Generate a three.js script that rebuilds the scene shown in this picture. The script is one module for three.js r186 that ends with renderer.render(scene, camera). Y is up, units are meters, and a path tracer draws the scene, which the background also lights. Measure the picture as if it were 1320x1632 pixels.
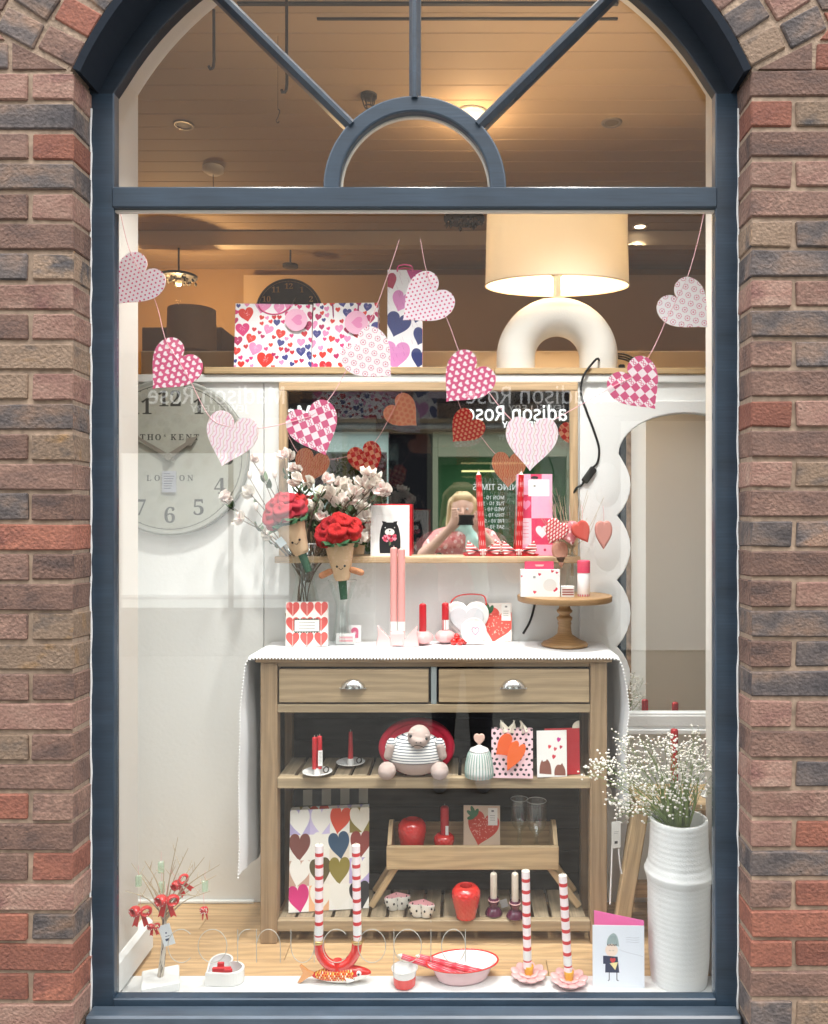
import * as THREE from 'three';
import { mergeGeometries } from 'three/addons/utils/BufferGeometryUtils.js';
import { MarchingCubes } from 'three/addons/objects/MarchingCubes.js';
import { RoundedBoxGeometry } from 'three/addons/geometries/RoundedBoxGeometry.js';
import { TextGeometry } from 'three/addons/geometries/TextGeometry.js';
import { FontLoader } from 'three/addons/loaders/FontLoader.js';
import { ImprovedNoise } from 'three/addons/math/ImprovedNoise.js';

// ------------------------------------------------------------------ camera, sky, sun, exposure
const scene = new THREE.Scene();
const EYE = 1.5, F = 1274, CX = 742, CY = 828;             // a shifted lens: square to the wall, two metres from it
const camera = new THREE.PerspectiveCamera(2 * Math.atan(816 / F) * 180 / Math.PI, 1320 / 1632, 0.01, 600);
camera.position.set(0, EYE, 2);
camera.setViewOffset(1320, 1632, 660 - CX, 816 - CY, 1320, 1632);
const renderer = new THREE.WebGLRenderer({ antialias: true });
renderer.toneMapping = THREE.LinearToneMapping;
renderer.toneMappingExposure = 1.52;
renderer.shadowMap.enabled = true;
{ // an even overcast sky, brighter towards the zenith
  const w = 256, h = 128, d = new Float32Array(w * h * 4), n = new ImprovedNoise();
  for (let j = 0; j < h; j++) for (let i = 0; i < w; i++) {
    const up = ((j + 0.5) / h - 0.5) * Math.PI, a = (i + 0.5) / w * 2 * Math.PI, s = Math.max(0, Math.sin(up));
    const c = Math.cos(up), cl = 1 + 0.1 * n.noise(c * Math.cos(a) * 2.5, s * 4, c * Math.sin(a) * 2.5 + 7);
    const l = 2.5 * (1 + 1.1 * s) / 1.5 * cl, o = (j * w + i) * 4;
    d[o] = l * 0.97; d[o + 1] = l; d[o + 2] = l * 1.05; d[o + 3] = 1;
  }
  const t = new THREE.DataTexture(d, w, h, THREE.RGBAFormat, THREE.FloatType);
  t.mapping = THREE.EquirectangularReflectionMapping; t.magFilter = THREE.LinearFilter; t.needsUpdate = true;
  scene.background = t; scene.environment = t;
}
const sun = new THREE.DirectionalLight(0xfff2e2, 0.8);
sun.position.set(3, 15, 9); sun.target.position.set(0, 0, 0);
sun.castShadow = true; sun.shadow.radius = 30; sun.shadow.mapSize.set(2048, 2048);
Object.assign(sun.shadow.camera, { left: -8, right: 8, top: 8, bottom: -8, near: 1, far: 40 });
scene.add(sun, sun.target);

// ------------------------------------------------------------------ helpers
let seed = 12345;
const rnd = () => { seed = (seed * 1664525 + 1013904223) >>> 0; return seed / 4294967296; };
const rr = (a, b) => a + (b - a) * rnd();
const pick = (a) => a[Math.floor(rnd() * a.length)];
const X = (px, d) => (px - CX) / F * d, Y = (py, d) => EYE - (py - CY) / F * d, Z = (d) => 2 - d;
const P = (px, py, d) => new THREE.Vector3(X(px, d), Y(py, d), Z(d));
const V = (x, y, z) => new THREE.Vector3(x, y, z);
const used = {};
const numbered = (n) => { const k = used[n] = (used[n] ?? -1) + 1; return k ? n + '_' + String(k).padStart(3, '0') : n; };
function thing(name, label, category, [x, y, z] = [0, 0, 0], turn = 0, group) {
  const o = new THREE.Group(); o.name = numbered(name); scene.add(o);
  o.position.set(x, y, z); o.rotation.y = turn; o.userData = { label, category };
  if (group) o.userData.group = group;
  return o;
}
function struct(name) { const o = new THREE.Group(); o.name = numbered(name); o.userData = { kind: 'structure' }; scene.add(o); return o; }
function part(parent, name, geo, mat, label) {
  const m = new THREE.Mesh(Array.isArray(geo) ? mergeGeometries(geo.map((g) => { const q = g.index ? g.toNonIndexed() : g; for (const k of Object.keys(q.attributes)) if (!['position', 'normal', 'uv'].includes(k)) q.deleteAttribute(k); q.clearGroups(); return q; })) : geo, mat);
  m.name = name; if (label) m.userData.label = label; parent.add(m); return m;
}
function single(name, label, category, geo, mat, group) {
  const m = part(scene, numbered(name), geo, mat); m.userData = { label, category }; if (group) m.userData.group = group; return m;
}
const move = (g, x, y, z) => { g.translate(x, y, z); return g; };
// a box with chamfered edges, uv in metres (u along its longest side)
function chBox(w, h, d, c = 0.002, jit = 0, uo = rnd() * 3, vo = rnd() * 3) {
  const A = [w / 2, h / 2, d / 2], pos = [], uv = [], vert = {};
  for (const sx of [-1, 1]) for (const sy of [-1, 1]) for (const sz of [-1, 1]) {
    const s = [sx, sy, sz], j = [rr(-jit, jit), rr(-jit, jit), rr(-jit, jit)];
    for (let a = 0; a < 3; a++) vert[[sx, sy, sz, a]] = s.map((q, k) => q * (A[k] - (k === a ? 0 : c)) + j[k]);
  }
  const long = w >= h && w >= d ? 0 : h >= d ? 1 : 2;
  const tri = (p, q, r) => {
    const n = new THREE.Vector3().crossVectors(V(q[0] - p[0], q[1] - p[1], q[2] - p[2]), V(r[0] - p[0], r[1] - p[1], r[2] - p[2]));
    const m = [(p[0] + q[0] + r[0]) / 3, (p[1] + q[1] + r[1]) / 3, (p[2] + q[2] + r[2]) / 3];
    if (n.x * m[0] + n.y * m[1] + n.z * m[2] < 0) [q, r] = [r, q];
    const b = [Math.abs(n.x), Math.abs(n.y), Math.abs(n.z)], ax = b[0] > b[1] && b[0] > b[2] ? 0 : b[1] > b[2] ? 1 : 2;
    let [i, k] = [[1, 2], [0, 2], [0, 1]][ax]; if (k === long) [i, k] = [k, i];
    for (const t of [p, q, r]) { pos.push(...t); uv.push(t[i] + uo, t[k] + vo + ax * 0.37); }
  };
  const quad = (a, b, d2, e) => { tri(a, b, d2); tri(a, d2, e); };
  for (let a = 0; a < 3; a++) {
    const [b, e] = [0, 1, 2].filter((k) => k !== a);
    const key = (sa, sb, se, f) => { const s = [0, 0, 0]; s[a] = sa; s[b] = sb; s[e] = se; return vert[[...s, f]]; };
    for (const s of [-1, 1]) quad(key(s, -1, -1, a), key(s, 1, -1, a), key(s, 1, 1, a), key(s, -1, 1, a));
    for (const sb of [-1, 1]) for (const se of [-1, 1]) quad(key(-1, sb, se, b), key(1, sb, se, b), key(1, sb, se, e), key(-1, sb, se, e));
  }
  for (const sx of [-1, 1]) for (const sy of [-1, 1]) for (const sz of [-1, 1]) tri(vert[[sx, sy, sz, 0]], vert[[sx, sy, sz, 1]], vert[[sx, sy, sz, 2]]);
  const g = new THREE.BufferGeometry();
  g.setAttribute('position', new THREE.Float32BufferAttribute(pos, 3)); g.setAttribute('uv', new THREE.Float32BufferAttribute(uv, 2));
  g.computeVertexNormals(); return g;
}
const box = (x0, x1, y0, y1, z0, z1, c = 0.002) => move(chBox(Math.abs(x1 - x0), Math.abs(y1 - y0), Math.abs(z1 - z0), c), (x0 + x1) / 2, (y0 + y1) / 2, (z0 + z1) / 2);
const tube = (pts, r, n = 24, rad = 6, closed = false) => new THREE.TubeGeometry(new THREE.CatmullRomCurve3(pts, closed, 'centripetal'), n, r, rad, closed);
// a tapering tube through points
function taper(pts, r0, r1, n = 14, rad = 6) {
  const g = tube(pts, 1, n, rad), p = g.attributes.position, c = new THREE.CatmullRomCurve3(pts, false, 'centripetal');
  for (let i = 0; i <= n; i++) { const o = c.getPointAt(i / n), r = r0 + (r1 - r0) * i / n; for (let j = 0; j <= rad; j++) { const k = i * (rad + 1) + j; p.setXYZ(k, o.x + (p.getX(k) - o.x) * r, o.y + (p.getY(k) - o.y) * r, o.z + (p.getZ(k) - o.z) * r); } }
  return g;
}
const lathe = (pts, n = 40) => new THREE.LatheGeometry(pts.map((p) => new THREE.Vector2(p[0], p[1])), n);
const ball = (r, x = 0, y = 0, z = 0, sx = 1, sy = 1, sz = 1, n = 20) => { const g = new THREE.SphereGeometry(r, n, Math.round(n * 0.7)); g.scale(sx, sy, sz); return move(g, x, y, z); };
const cyl = (r0, r1, h, x = 0, y = 0, z = 0, n = 24) => move(new THREE.CylinderGeometry(r1, r0, h, n), x, y + h / 2, z);
function heartShape(w, h) {
  const s = new THREE.Shape();
  s.moveTo(0, -0.5 * h); s.bezierCurveTo(-0.14 * w, -0.3 * h, -0.5 * w, -0.1 * h, -0.5 * w, 0.2 * h); s.bezierCurveTo(-0.5 * w, 0.4 * h, -0.37 * w, 0.5 * h, -0.25 * w, 0.5 * h);
  s.bezierCurveTo(-0.1 * w, 0.5 * h, -0.01 * w, 0.4 * h, 0, 0.27 * h); s.bezierCurveTo(0.01 * w, 0.4 * h, 0.1 * w, 0.5 * h, 0.25 * w, 0.5 * h);
  s.bezierCurveTo(0.37 * w, 0.5 * h, 0.5 * w, 0.4 * h, 0.5 * w, 0.2 * h); s.bezierCurveTo(0.5 * w, -0.1 * h, 0.14 * w, -0.3 * h, 0, -0.5 * h);
  return s;
}
function uvFit(g, x0, y0, w, h) { const p = g.attributes.position, u = g.attributes.uv; for (let i = 0; i < p.count; i++) u.setXY(i, (p.getX(i) - x0) / w, (p.getY(i) - y0) / h); return g; }
const extr = (shape, depth, bevel = 0, seg = 10) => new THREE.ExtrudeGeometry(shape, { depth, bevelEnabled: bevel > 0, bevelThickness: bevel, bevelSize: bevel, bevelSegments: 2, curveSegments: seg });
const poly = (pts) => { const s = new THREE.Shape(); pts.forEach((p, i) => i ? s.lineTo(p[0], p[1]) : s.moveTo(p[0], p[1])); s.closePath(); return s; };

// ------------------------------------------------------------------ textures and materials
const noise = new ImprovedNoise();
const fbm = (x, y, z, o = 4) => { let s = 0, a = 0.5; for (let i = 0; i < o; i++) { s += a * noise.noise(x, y, z); x *= 2.03; y *= 2.03; a *= 0.5; } return s; };
function dataTex(w, h, f, srgb = true) {
  const d = new Uint8Array(w * h * 4);
  for (let j = 0; j < h; j++) for (let i = 0; i < w; i++) { const c = f(i / w, j / h), o = (j * w + i) * 4; for (let k = 0; k < 3; k++) d[o + k] = Math.max(0, Math.min(255, c[k] ?? c[0])); d[o + 3] = 255; }
  const t = new THREE.DataTexture(d, w, h); t.wrapS = t.wrapT = THREE.RepeatWrapping; t.magFilter = THREE.LinearFilter; if (srgb) t.colorSpace = THREE.SRGBColorSpace; t.needsUpdate = true; return t;
}
// noise that tiles over the unit square
const tileNoise = (u, v, fu, fv, z, o = 4) => { const m = (a, b) => fbm(a * fu, b * fv, z, o); return (m(u, v) * (1 - u) + m(u - 1, v) * u) * (1 - v) + (m(u, v - 1) * (1 - u) + m(u - 1, v - 1) * u) * v; };
function canvasTex(w, h, draw) {
  const c = document.createElement('canvas'); c.width = w; c.height = h; const g = c.getContext('2d'); draw(g, w, h);
  const t = new THREE.CanvasTexture(c); t.colorSpace = THREE.SRGBColorSpace; t.magFilter = THREE.LinearFilter; return t;
}
const std = (c, rough = 0.6, more = {}) => { const m = new THREE.MeshStandardMaterial({ roughness: rough, ...more }); if (Array.isArray(c)) m.color.setRGB(...c); else m.color.set(c); return m; };
const phys = (c, rough, more = {}) => { const m = new THREE.MeshPhysicalMaterial({ roughness: rough, ...more }); if (Array.isArray(c)) m.color.setRGB(...c); else m.color.set(c); return m; };
// wood: u along the grain; one tile is 1 m by 0.25 m
function woodTex(z) {
  return dataTex(512, 256, (u, v) => {
    const warp = tileNoise(u, v, 2, 3, z) * 0.35, ring = Math.sin((v * 9 + warp * 9) * 6.283) * 0.5 + 0.5, fine = tileNoise(u, v, 6, 90, z + 5, 3), knot = Math.max(0, tileNoise(u, v, 4, 5, z + 9, 2) - 0.3) * 3;
    const k = 0.88 + 0.1 * ring + 0.22 * fine - 0.35 * knot; return [235 * k + 10, 232 * k + 6, 226 * k];
  });
}
const WT = [woodTex(1.3), woodTex(7.7), woodTex(15.1)];
function wood(c, rough = 0.6, k = 0) { const t = WT[k].clone(); t.repeat.set(1, 4); t.needsUpdate = true; return std(c, rough, { map: t, bumpMap: t, bumpScale: 0.0006 }); }
function dull(c, k) { const t = WT[k].clone(); t.repeat.set(1, 4); t.needsUpdate = true; return phys(c, 0.9, { map: t, specularIntensity: 0.15 }); }
const grain = dataTex(256, 256, (u, v) => { const k = 128 + 130 * tileNoise(u, v, 24, 24, 3.1, 4); return [k]; }, false);
const weave = dataTex(128, 128, (u, v) => { const k = 150 + 60 * Math.sin(u * 6.283 * 24) * Math.sin(v * 6.283 * 24) + 60 * tileNoise(u, v, 12, 12, 2); return [k]; }, false);
const withBump = (m, t, scale, rx = 4, ry = rx) => { const q = t.clone(); q.repeat.set(rx, ry); q.needsUpdate = true; m.bumpMap = q; m.bumpScale = scale; return m; };

const brush = dataTex(512, 256, (u, v) => { const n = tileNoise(u, v, 5, 70, 11.7, 3), b = tileNoise(u, v, 5, 5, 4.9, 3), s = tileNoise(u, v, 40, 40, 8.2, 2) > 0.36 ? 40 : 0; const k = 206 + 50 * n + 80 * b + s; return [k, k, k]; });
const paint = (c, r) => { const t = brush.clone(); t.repeat.set(1.4, 3); t.needsUpdate = true; return phys(c, r, { map: t, bumpMap: t, bumpScale: 0.0007, clearcoat: 0.25, clearcoatRoughness: 0.3 }); };
const M = {
  white: std([0.7, 0.7, 0.69], 0.55), wallWhite: withBump(std([0.8, 0.81, 0.8], 0.7), grain, 0.0008, 3), reveal: withBump(std([0.66, 0.63, 0.585], 0.65), grain, 0.0006, 3),
  blue: paint([0.039, 0.071, 0.11], 0.42), soffitShade: phys([0.012, 0.017, 0.025], 0.8, { specularIntensity: 0.3 }),  // lining near black: shade under the arch put into its colour
  head: paint([0.017, 0.029, 0.046], 0.5),  // frame blue darkened to paint in the shade below the arch
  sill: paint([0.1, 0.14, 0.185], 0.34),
  caulk: std([0.7, 0.69, 0.67], 0.6), putty: std([0.6, 0.56, 0.5], 0.6),
  glass: phys([0.985, 0.995, 0.99], 0.0, { transmission: 1, thickness: 0, ior: 1.5 }),
  clear: phys([0.93, 0.96, 0.95], 0.02, { transmission: 1, thickness: 0, ior: 1.95 }),
  purple: phys([0.16, 0.02, 0.07], 0.06, { transmission: 0.5, thickness: 0, clearcoat: 1 }),
  mirror: std([0.82, 0.83, 0.82], 0.015, { metalness: 1 }), chrome: std([0.72, 0.71, 0.69], 0.22, { metalness: 1 }), iron: std([0.05, 0.045, 0.04], 0.5, { metalness: 0.6 }), brass: std([0.6, 0.42, 0.18], 0.3, { metalness: 1 }),
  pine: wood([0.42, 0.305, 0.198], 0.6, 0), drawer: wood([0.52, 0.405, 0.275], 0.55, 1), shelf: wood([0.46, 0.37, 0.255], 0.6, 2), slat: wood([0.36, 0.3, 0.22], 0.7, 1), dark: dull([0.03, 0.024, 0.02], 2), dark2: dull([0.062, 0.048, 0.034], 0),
  beech: wood([0.66, 0.5, 0.34], 0.5, 1), tray: wood([0.66, 0.5, 0.31], 0.55, 2), oak: wood([0.5, 0.31, 0.15], 0.5, 0), acacia: wood([0.46, 0.29, 0.15], 0.4, 2),
  floor: [wood([0.66, 0.46, 0.27], 0.45, 0), wood([0.7, 0.5, 0.3], 0.45, 1), wood([0.62, 0.43, 0.25], 0.45, 2)],
  ceil: [std([0.42, 0.295, 0.18], 0.75), std([0.405, 0.283, 0.172], 0.75), std([0.432, 0.303, 0.186], 0.75)],
  linen: withBump(std([0.8, 0.81, 0.83], 0.95, { side: THREE.DoubleSide }), weave, 0.0004, 8), trim: std([0.86, 0.86, 0.87], 0.9),
  porcelain: phys([0.74, 0.735, 0.72], 0.2, { clearcoat: 0.6 }), matteWhite: withBump(std([0.77, 0.78, 0.78], 0.8), grain, 0.0012, 5),
  red: std([0.55, 0.012, 0.02], 0.4), redGloss: phys([0.62, 0.018, 0.014], 0.18, { clearcoat: 1, clearcoatRoughness: 0.06 }), wax: phys([0.5, 0.01, 0.018], 0.38, { clearcoat: 0.25 }), pinkWax: std([0.76, 0.36, 0.34], 0.45), pink: std([0.78, 0.4, 0.43], 0.5), palePink: phys([0.74, 0.42, 0.42], 0.3, { clearcoat: 0.5 }), hotPink: std([0.75, 0.08, 0.27], 0.6), creamWax: std([0.74, 0.68, 0.58], 0.5),
  paper: std([0.76, 0.76, 0.75], 0.8), cream: std([0.75, 0.68, 0.56], 0.7), kraft: withBump(std([0.62, 0.43, 0.27], 0.95), weave, 0.0006, 3), black: std([0.012, 0.012, 0.013], 0.5), string: std([0.75, 0.42, 0.45], 0.9), wick: std([0.5, 0.45, 0.38], 0.9), gold: std([0.75, 0.4, 0.03], 0.45),
  green: std([0.03, 0.09, 0.03], 0.7), leaf: std([0.07, 0.12, 0.05], 0.6, { side: THREE.DoubleSide }), twig: std([0.14, 0.1, 0.07], 0.8), paleTwig: std([0.5, 0.42, 0.3], 0.8), stem: std([0.2, 0.28, 0.09], 0.7),
};
function heart2d(g, x, y, s, rot = 0, sx = 1) {
  g.save(); g.translate(x, y); g.rotate(rot); g.scale(s * sx, s); g.beginPath(); g.moveTo(0, 0.5); g.bezierCurveTo(-0.14, 0.3, -0.5, 0.1, -0.5, -0.2); g.bezierCurveTo(-0.5, -0.42, -0.36, -0.5, -0.25, -0.5); g.bezierCurveTo(-0.1, -0.5, 0, -0.4, 0, -0.27);
  g.bezierCurveTo(0, -0.4, 0.1, -0.5, 0.25, -0.5); g.bezierCurveTo(0.36, -0.5, 0.5, -0.42, 0.5, -0.2); g.bezierCurveTo(0.5, 0.1, 0.14, 0.3, 0, 0.5); g.restore(); g.fill();
}
const dot = (g, x, y, r) => { g.beginPath(); g.arc(x, y, r, 0, 7); g.fill(); };
const ringAt = (g, x, y, r) => { g.beginPath(); g.arc(x, y, r, 0, 7); g.stroke(); };
const cardMats = (front, back = M.paper, edge = M.paper) => [edge, edge, edge, edge, front, back];
const print = (w, h, draw, rough = 0.7) => std(0xffffff, rough, { map: canvasTex(w, h, draw) });

// ------------------------------------------------------------------ setting: ground, facade, window
const XW = -0.1335, FY = 0.13, SPRING = 2.617, HF = 0.849, RF = 0.9325, YF = 2.2425;   // window axis, shop floor, arch springing; brick opening half width, arch radius and centre
{
  const t = dataTex(256, 256, (u, v) => { const k = 150 + 70 * tileNoise(u, v, 16, 16, 4.4, 4); return [k, k * 0.98, k * 0.95]; });
  t.repeat.set(400, 400);
  const g = new THREE.PlaneGeometry(500, 500); g.rotateX(-Math.PI / 2);
  const m = part(scene, 'pavement', g, std([0.6, 0.6, 0.58], 0.85, { map: t })); m.userData = { kind: 'structure' };
}
// opening outline: half width b, arch radius r about (XW, yc), bottom y0
function opening(b, r, yc, y0, n = 40, cx = XW) {
  const pts = [[cx - b, y0]], a0 = Math.acos(Math.min(1, b / r));
  for (let i = 0; i <= n; i++) { const a = Math.PI - a0 - (Math.PI - 2 * a0) * i / n; pts.push([cx + r * Math.cos(a), yc + r * Math.sin(a)]); }
  pts.push([cx + b, y0]); return pts;
}
// bricks
function brickMap(z, kind) {
  return dataTex(256, 128, (u, v) => {
    const n = tileNoise(u, v, 4, 4, z, 4), f = tileNoise(u, v, 40, 40, z + 3, 3), pit = tileNoise(u, v, 26, 26, z + 8, 2) > 0.33 ? 0.62 : 1;
    let c = { pink: [182, 140, 123], brown: [156, 121, 106], red: [176, 112, 92], tan: [176, 148, 124], grey: [138, 124, 118] }[kind].slice();
    const mix = (q, k) => { k = Math.max(0, Math.min(1, k)); c = c.map((x, i) => x + (q[i] - x) * k); };
    if (kind === 'grey') { mix([94, 88, 89], n * 3.4 + 0.15); mix([178, 144, 122], -n * 3.4); }
    if (kind === 'tan') { mix([100, 94, 94], n * 4 - 0.3); mix([200, 150, 90], -n * 3 - 0.5); }
    if (kind === 'pink') { mix([150, 106, 98], n * 2.4); mix([205, 172, 152], -n * 2); }
    if (kind === 'brown') { mix([112, 92, 86], n * 2.6); mix([188, 150, 130], -n * 2); }
    if (kind === 'red') { mix([152, 96, 82], n * 2.5); mix([205, 132, 104], -n * 2); }
    const fleck = tileNoise(u, v, 34, 34, z + 14, 2) > 0.34 ? 1.22 : 1, k = (1 + 0.55 * f) * pit * fleck; return c.map((x) => x * k * 0.745);
  });
}
const brickBump = dataTex(256, 256, (u, v) => [128 + 150 * tileNoise(u, v, 30, 30, 21, 4) - (tileNoise(u, v, 22, 22, 31, 2) > 0.3 ? 60 : 0)], false);
const BM = {};
for (const [i, k] of ['pink', 'brown', 'red', 'tan', 'grey'].entries()) {
  BM[k] = [];
  for (const [tint, rep] of [[1, 2.3], [0.86, 2.9], [1.1, 2.6]]) { const t = brickMap(i * 5.3 + tint * 11, k); t.repeat.set(rep, rep * 2); const b = brickBump.clone(); b.repeat.set(4, 4); b.needsUpdate = true; const m = std([tint, tint, tint], 0.9, { map: t, bumpMap: b, bumpScale: 0.006 }); BM[k].push(m); }
}
const mortarM = (() => { const t = dataTex(256, 256, (u, v) => { const k = 1 + 0.5 * tileNoise(u, v, 30, 30, 2.2, 4) + 0.25 * tileNoise(u, v, 5, 5, 6.2, 2); return [176 * k, 154 * k, 134 * k]; }); t.repeat.set(3, 3); const b = brickBump.clone(); b.repeat.set(5, 5); b.needsUpdate = true; return std([0.8, 0.79, 0.78], 0.95, { map: t, bumpMap: b, bumpScale: 0.004 }); })();
const kindOf = (lowRed) => { const r = rnd(); return lowRed && r < 0.4 ? 'red' : r < 0.26 ? 'pink' : r < 0.56 ? 'brown' : r < 0.64 ? 'red' : r < 0.78 ? 'tan' : 'grey'; };
const BV = { s: [], h: [], v: [] };
for (let i = 0; i < 6; i++) { BV.s.push(chBox(0.2145, 0.064, 0.1025, 0.0034, 0.0021)); BV.h.push(chBox(0.1025, 0.064, 0.1025, 0.0034, 0.0021)); BV.v.push(chBox(0.1025, 0.066, 0.1025, 0.0034, 0.0022)); }
const COURSE = 0.0752;
{
  const stuffGeo = [];
  for (const side of [-1, 1]) {
    const w = thing('brick_wall', side < 0 ? 'mottled brown and grey brick pier left of the arched window' : 'mottled brick pier right of the arched window, redder towards its foot', 'wall', [0, 0, 0]);
    const yTop = side < 0 ? Y(113.5, 2) : Y(108.5, 2), edge = XW + side * HF;
    for (let i = 0; i < 36; i++) {
      const y = yTop - 0.0375 - i * COURSE; if (y < 0.03) break;
      const header = side < 0 ? i % 2 === 0 : i % 2 === 1, lowRed = side > 0 && i > 26;
      let x = edge;
      for (let k = 0; k < 8; k++) {
        const len = k === 0 && header ? 0.1025 : 0.2145;
        const cx = x + side * len / 2; x += side * (len + 0.0115);
        const dist = Math.abs(cx - XW);
        let kind = kindOf(lowRed);
        if (k === 0 && side < 0 && i < 10) kind = ['pink', 'grey', 'red', 'grey', 'pink', 'brown', 'tan', 'pink', 'pink', 'tan'][i];
        if (k === 0 && side > 0 && i < 10) kind = ['brown', 'red', 'brown', 'pink', 'brown', 'tan', 'grey', 'pink', 'grey', 'brown'][i];
        if (side > 0 && i > 31) kind = 'grey';
        if (k < 3) {
          const b = part(w, 'brick', pick(len > 0.15 ? BV.s : BV.h), pick(BM[kind]));
          b.position.set(cx, y + rr(-0.001, 0.001), -0.0512 + rr(-0.0008, 0.0012)); b.rotation.z = rr(-0.005, 0.005);
        } else stuffGeo.push([(len > 0.15 ? BV.s : BV.h)[k % 6], new THREE.Matrix4().makeTranslation(cx, y, -0.0515)]);
      }
    }
    // courses beyond the camera's frame
    const m = part(w, 'outer_bricks', stuffGeo.splice(0).map(([g, mm]) => g.clone().applyMatrix4(mm)), BM.brown[0]); m.userData.kind = 'stuff';
    const yb = 0, x0 = edge - side * 0.008, x1 = edge + side * 2.2;
    part(w, 'mortar', move(new THREE.BoxGeometry(Math.abs(x1 - x0) - 0.011, yTop + 0.004 - yb, 0.15), (x0 + x1) / 2 + side * 0.0065, (yTop + yb) / 2 + 0.001, -0.0825), mortarM);
  }
  // the arch: two rings of half bricks, cut bricks in the corners
  const a = thing('brick_arch', 'two rings of half bricks arching over the shop window', 'arch', [0, 0, 0]);
  const a0 = Math.asin((Y(111, 2) - YF) / RF) + 0.004;
  for (const [r0, z] of [[RF, 0], [RF + 0.114, 0.001]]) {
    const rm = r0 + 0.0515, n = Math.floor((Math.PI - 2 * a0) * r0 / 0.0765), st = (Math.PI - 2 * a0) / n;
    for (let i = 0; i < n; i++) {
      const t = a0 + st * (i + 0.5) + (r0 > RF ? 0 : 0);
      const b = part(a, 'brick', pick(BV.v), pick(BM[kindOf(false)]));
      b.position.set(XW + rm * Math.cos(t), YF + rm * Math.sin(t), -0.0512 + z + rr(-0.0008, 0.0012)); b.rotation.z = t + rr(-0.012, 0.012);
    }
  }
  // wall above: courses cut back to the outer ring, those in the corners of the picture whole pieces
  const rOut = RF + 0.114 + 0.1025 + 0.011, cut = [], c0 = Math.sin(a0);
  for (let i = 0; i < 22; i++) {
    const yb = Y(111, 2) + 0.004 + i * COURSE, yt = yb + 0.064;
    for (const side of [-1, 1]) {
      const reach = (y) => { // where the ring or the skewback begins at that height, as distance from the axis
        const sk = (y - YF) / Math.tan(a0); const ring = y - YF < rOut ? Math.sqrt(Math.max(0, rOut * rOut - (y - YF) ** 2)) : 0;
        return y - YF < rOut * c0 ? sk + 0.009 : ring;
      };
      let xs = [reach(yb), reach((yb + yt) / 2), reach(yt)], x = Math.max(...xs);
      if (i === 0) { // the triangle under the skewback
        const s1 = xs[2] + 0.0, tri = poly([[side * xs[0] + side * 0.012, yb], [side * (s1 + 0.001), yt], [side * (s1 + 0.001), yb]]);
        const g = extr(tri, 0.096, 0.002); g.translate(XW, 0, -0.1); part(a, 'brick', g, BM.brown[1]);
        x = s1 + 0.014;
      } else {
        const q = poly([[side * (xs[0] + 0.002), yb], [side * (xs[1] + 0.002), (yb + yt) / 2], [side * (xs[2] + 0.002), yt], [side * (x + 0.1), yt], [side * (x + 0.1), yb]]);
        const g = extr(q, 0.096, 0.002); g.translate(XW, 0, -0.1); part(a, 'brick', g, pick(BM[kindOf(false)])); x += 0.114;
      }
      for (let k = 0; k < 8 && x < 3; k++, x += 0.226) {
        const cx = XW + side * (x + 0.10725);
        if (i < 3 && k < 2) { const b = part(a, 'brick', pick(BV.s), pick(BM[i === 0 && side > 0 && k === 0 ? 'red' : kindOf(false)])); b.position.set(cx, yb + 0.032, -0.0515); }
        else cut.push(BV.s[k % 6].clone().translate(cx, yb + 0.032, -0.0515));
      }
    }
  }
  part(a, 'outer_bricks', cut, BM.brown[0]).userData.kind = 'stuff';
  const sh = poly([[XW - 3, Y(113, 2)], ...opening(HF + 0.03, RF + 0.008, YF, Y(113, 2)), [XW + 3, Y(113, 2)], [XW + 3, 4.2], [XW - 3, 4.2]]);
  const g = extr(sh, 0.152); g.translate(0, 0, -0.1595); part(a, 'mortar', g, mortarM);
}
// the building's inner leaf with its opening, floor above, side and back walls, roof
const IN = -0.45, WB = 0.87;
{
  const w = struct('shop_wall');
  const out = poly([[-2.9, 0], [2.9, 0], [2.9, 4.2], [-2.9, 4.2]]), hole = opening(WB, 1.013, 2.281, 0.1);
  out.holes.push(new THREE.Path(hole.map((p) => new THREE.Vector2(...p))));
  const g = extr(out, 0.2895); g.translate(0, 0, IN); part(w, 'inner_leaf', g, [std([0.74, 0.66, 0.55], 0.8), M.reveal]);
  const brown = std([0.45, 0.28, 0.13], 0.8);
  part(w, 'back_wall', move(new THREE.BoxGeometry(5.8, 3.5, 0.1), 0, 1.6, -3.65), brown);
  part(w, 'pale_panel', move(new THREE.BoxGeometry(3.6, 1.9, 0.05), X(390, 5.5) + 1.8, Y(440, 5.5) - 0.95, -3.5), std([0.58, 0.41, 0.25], 0.8));
  for (const s of [-1, 1]) part(w, 'side_wall', move(new THREE.BoxGeometry(0.2, 4.2, 3.3), s * 2.6, 2.1, -1.95), brown);
  part(w, 'roof_slab', move(new THREE.BoxGeometry(5.8, 0.2, 4), 0, 3.42, -1.9), M.wallWhite);
}
{ // ceiling of white-stained boards running along the shop front
  const c = struct('ceiling'), W = 0.115;
  const gs = [0, 1, 2, 3].map(() => chBox(5, 0.016, W - 0.002, 0.002, 0.0004));
  for (let i = 0; i < 28; i++) { const b = part(c, 'board', gs[i % 4], pick(M.ceil)); b.position.set(0, 3.262, IN - 0.03 - i * W); }
  part(c, 'beam', box(-2.5, 2.5, 3.165, 3.2525, -2.93, -2.85), std([0.6, 0.5, 0.38], 0.7));
}
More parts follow.
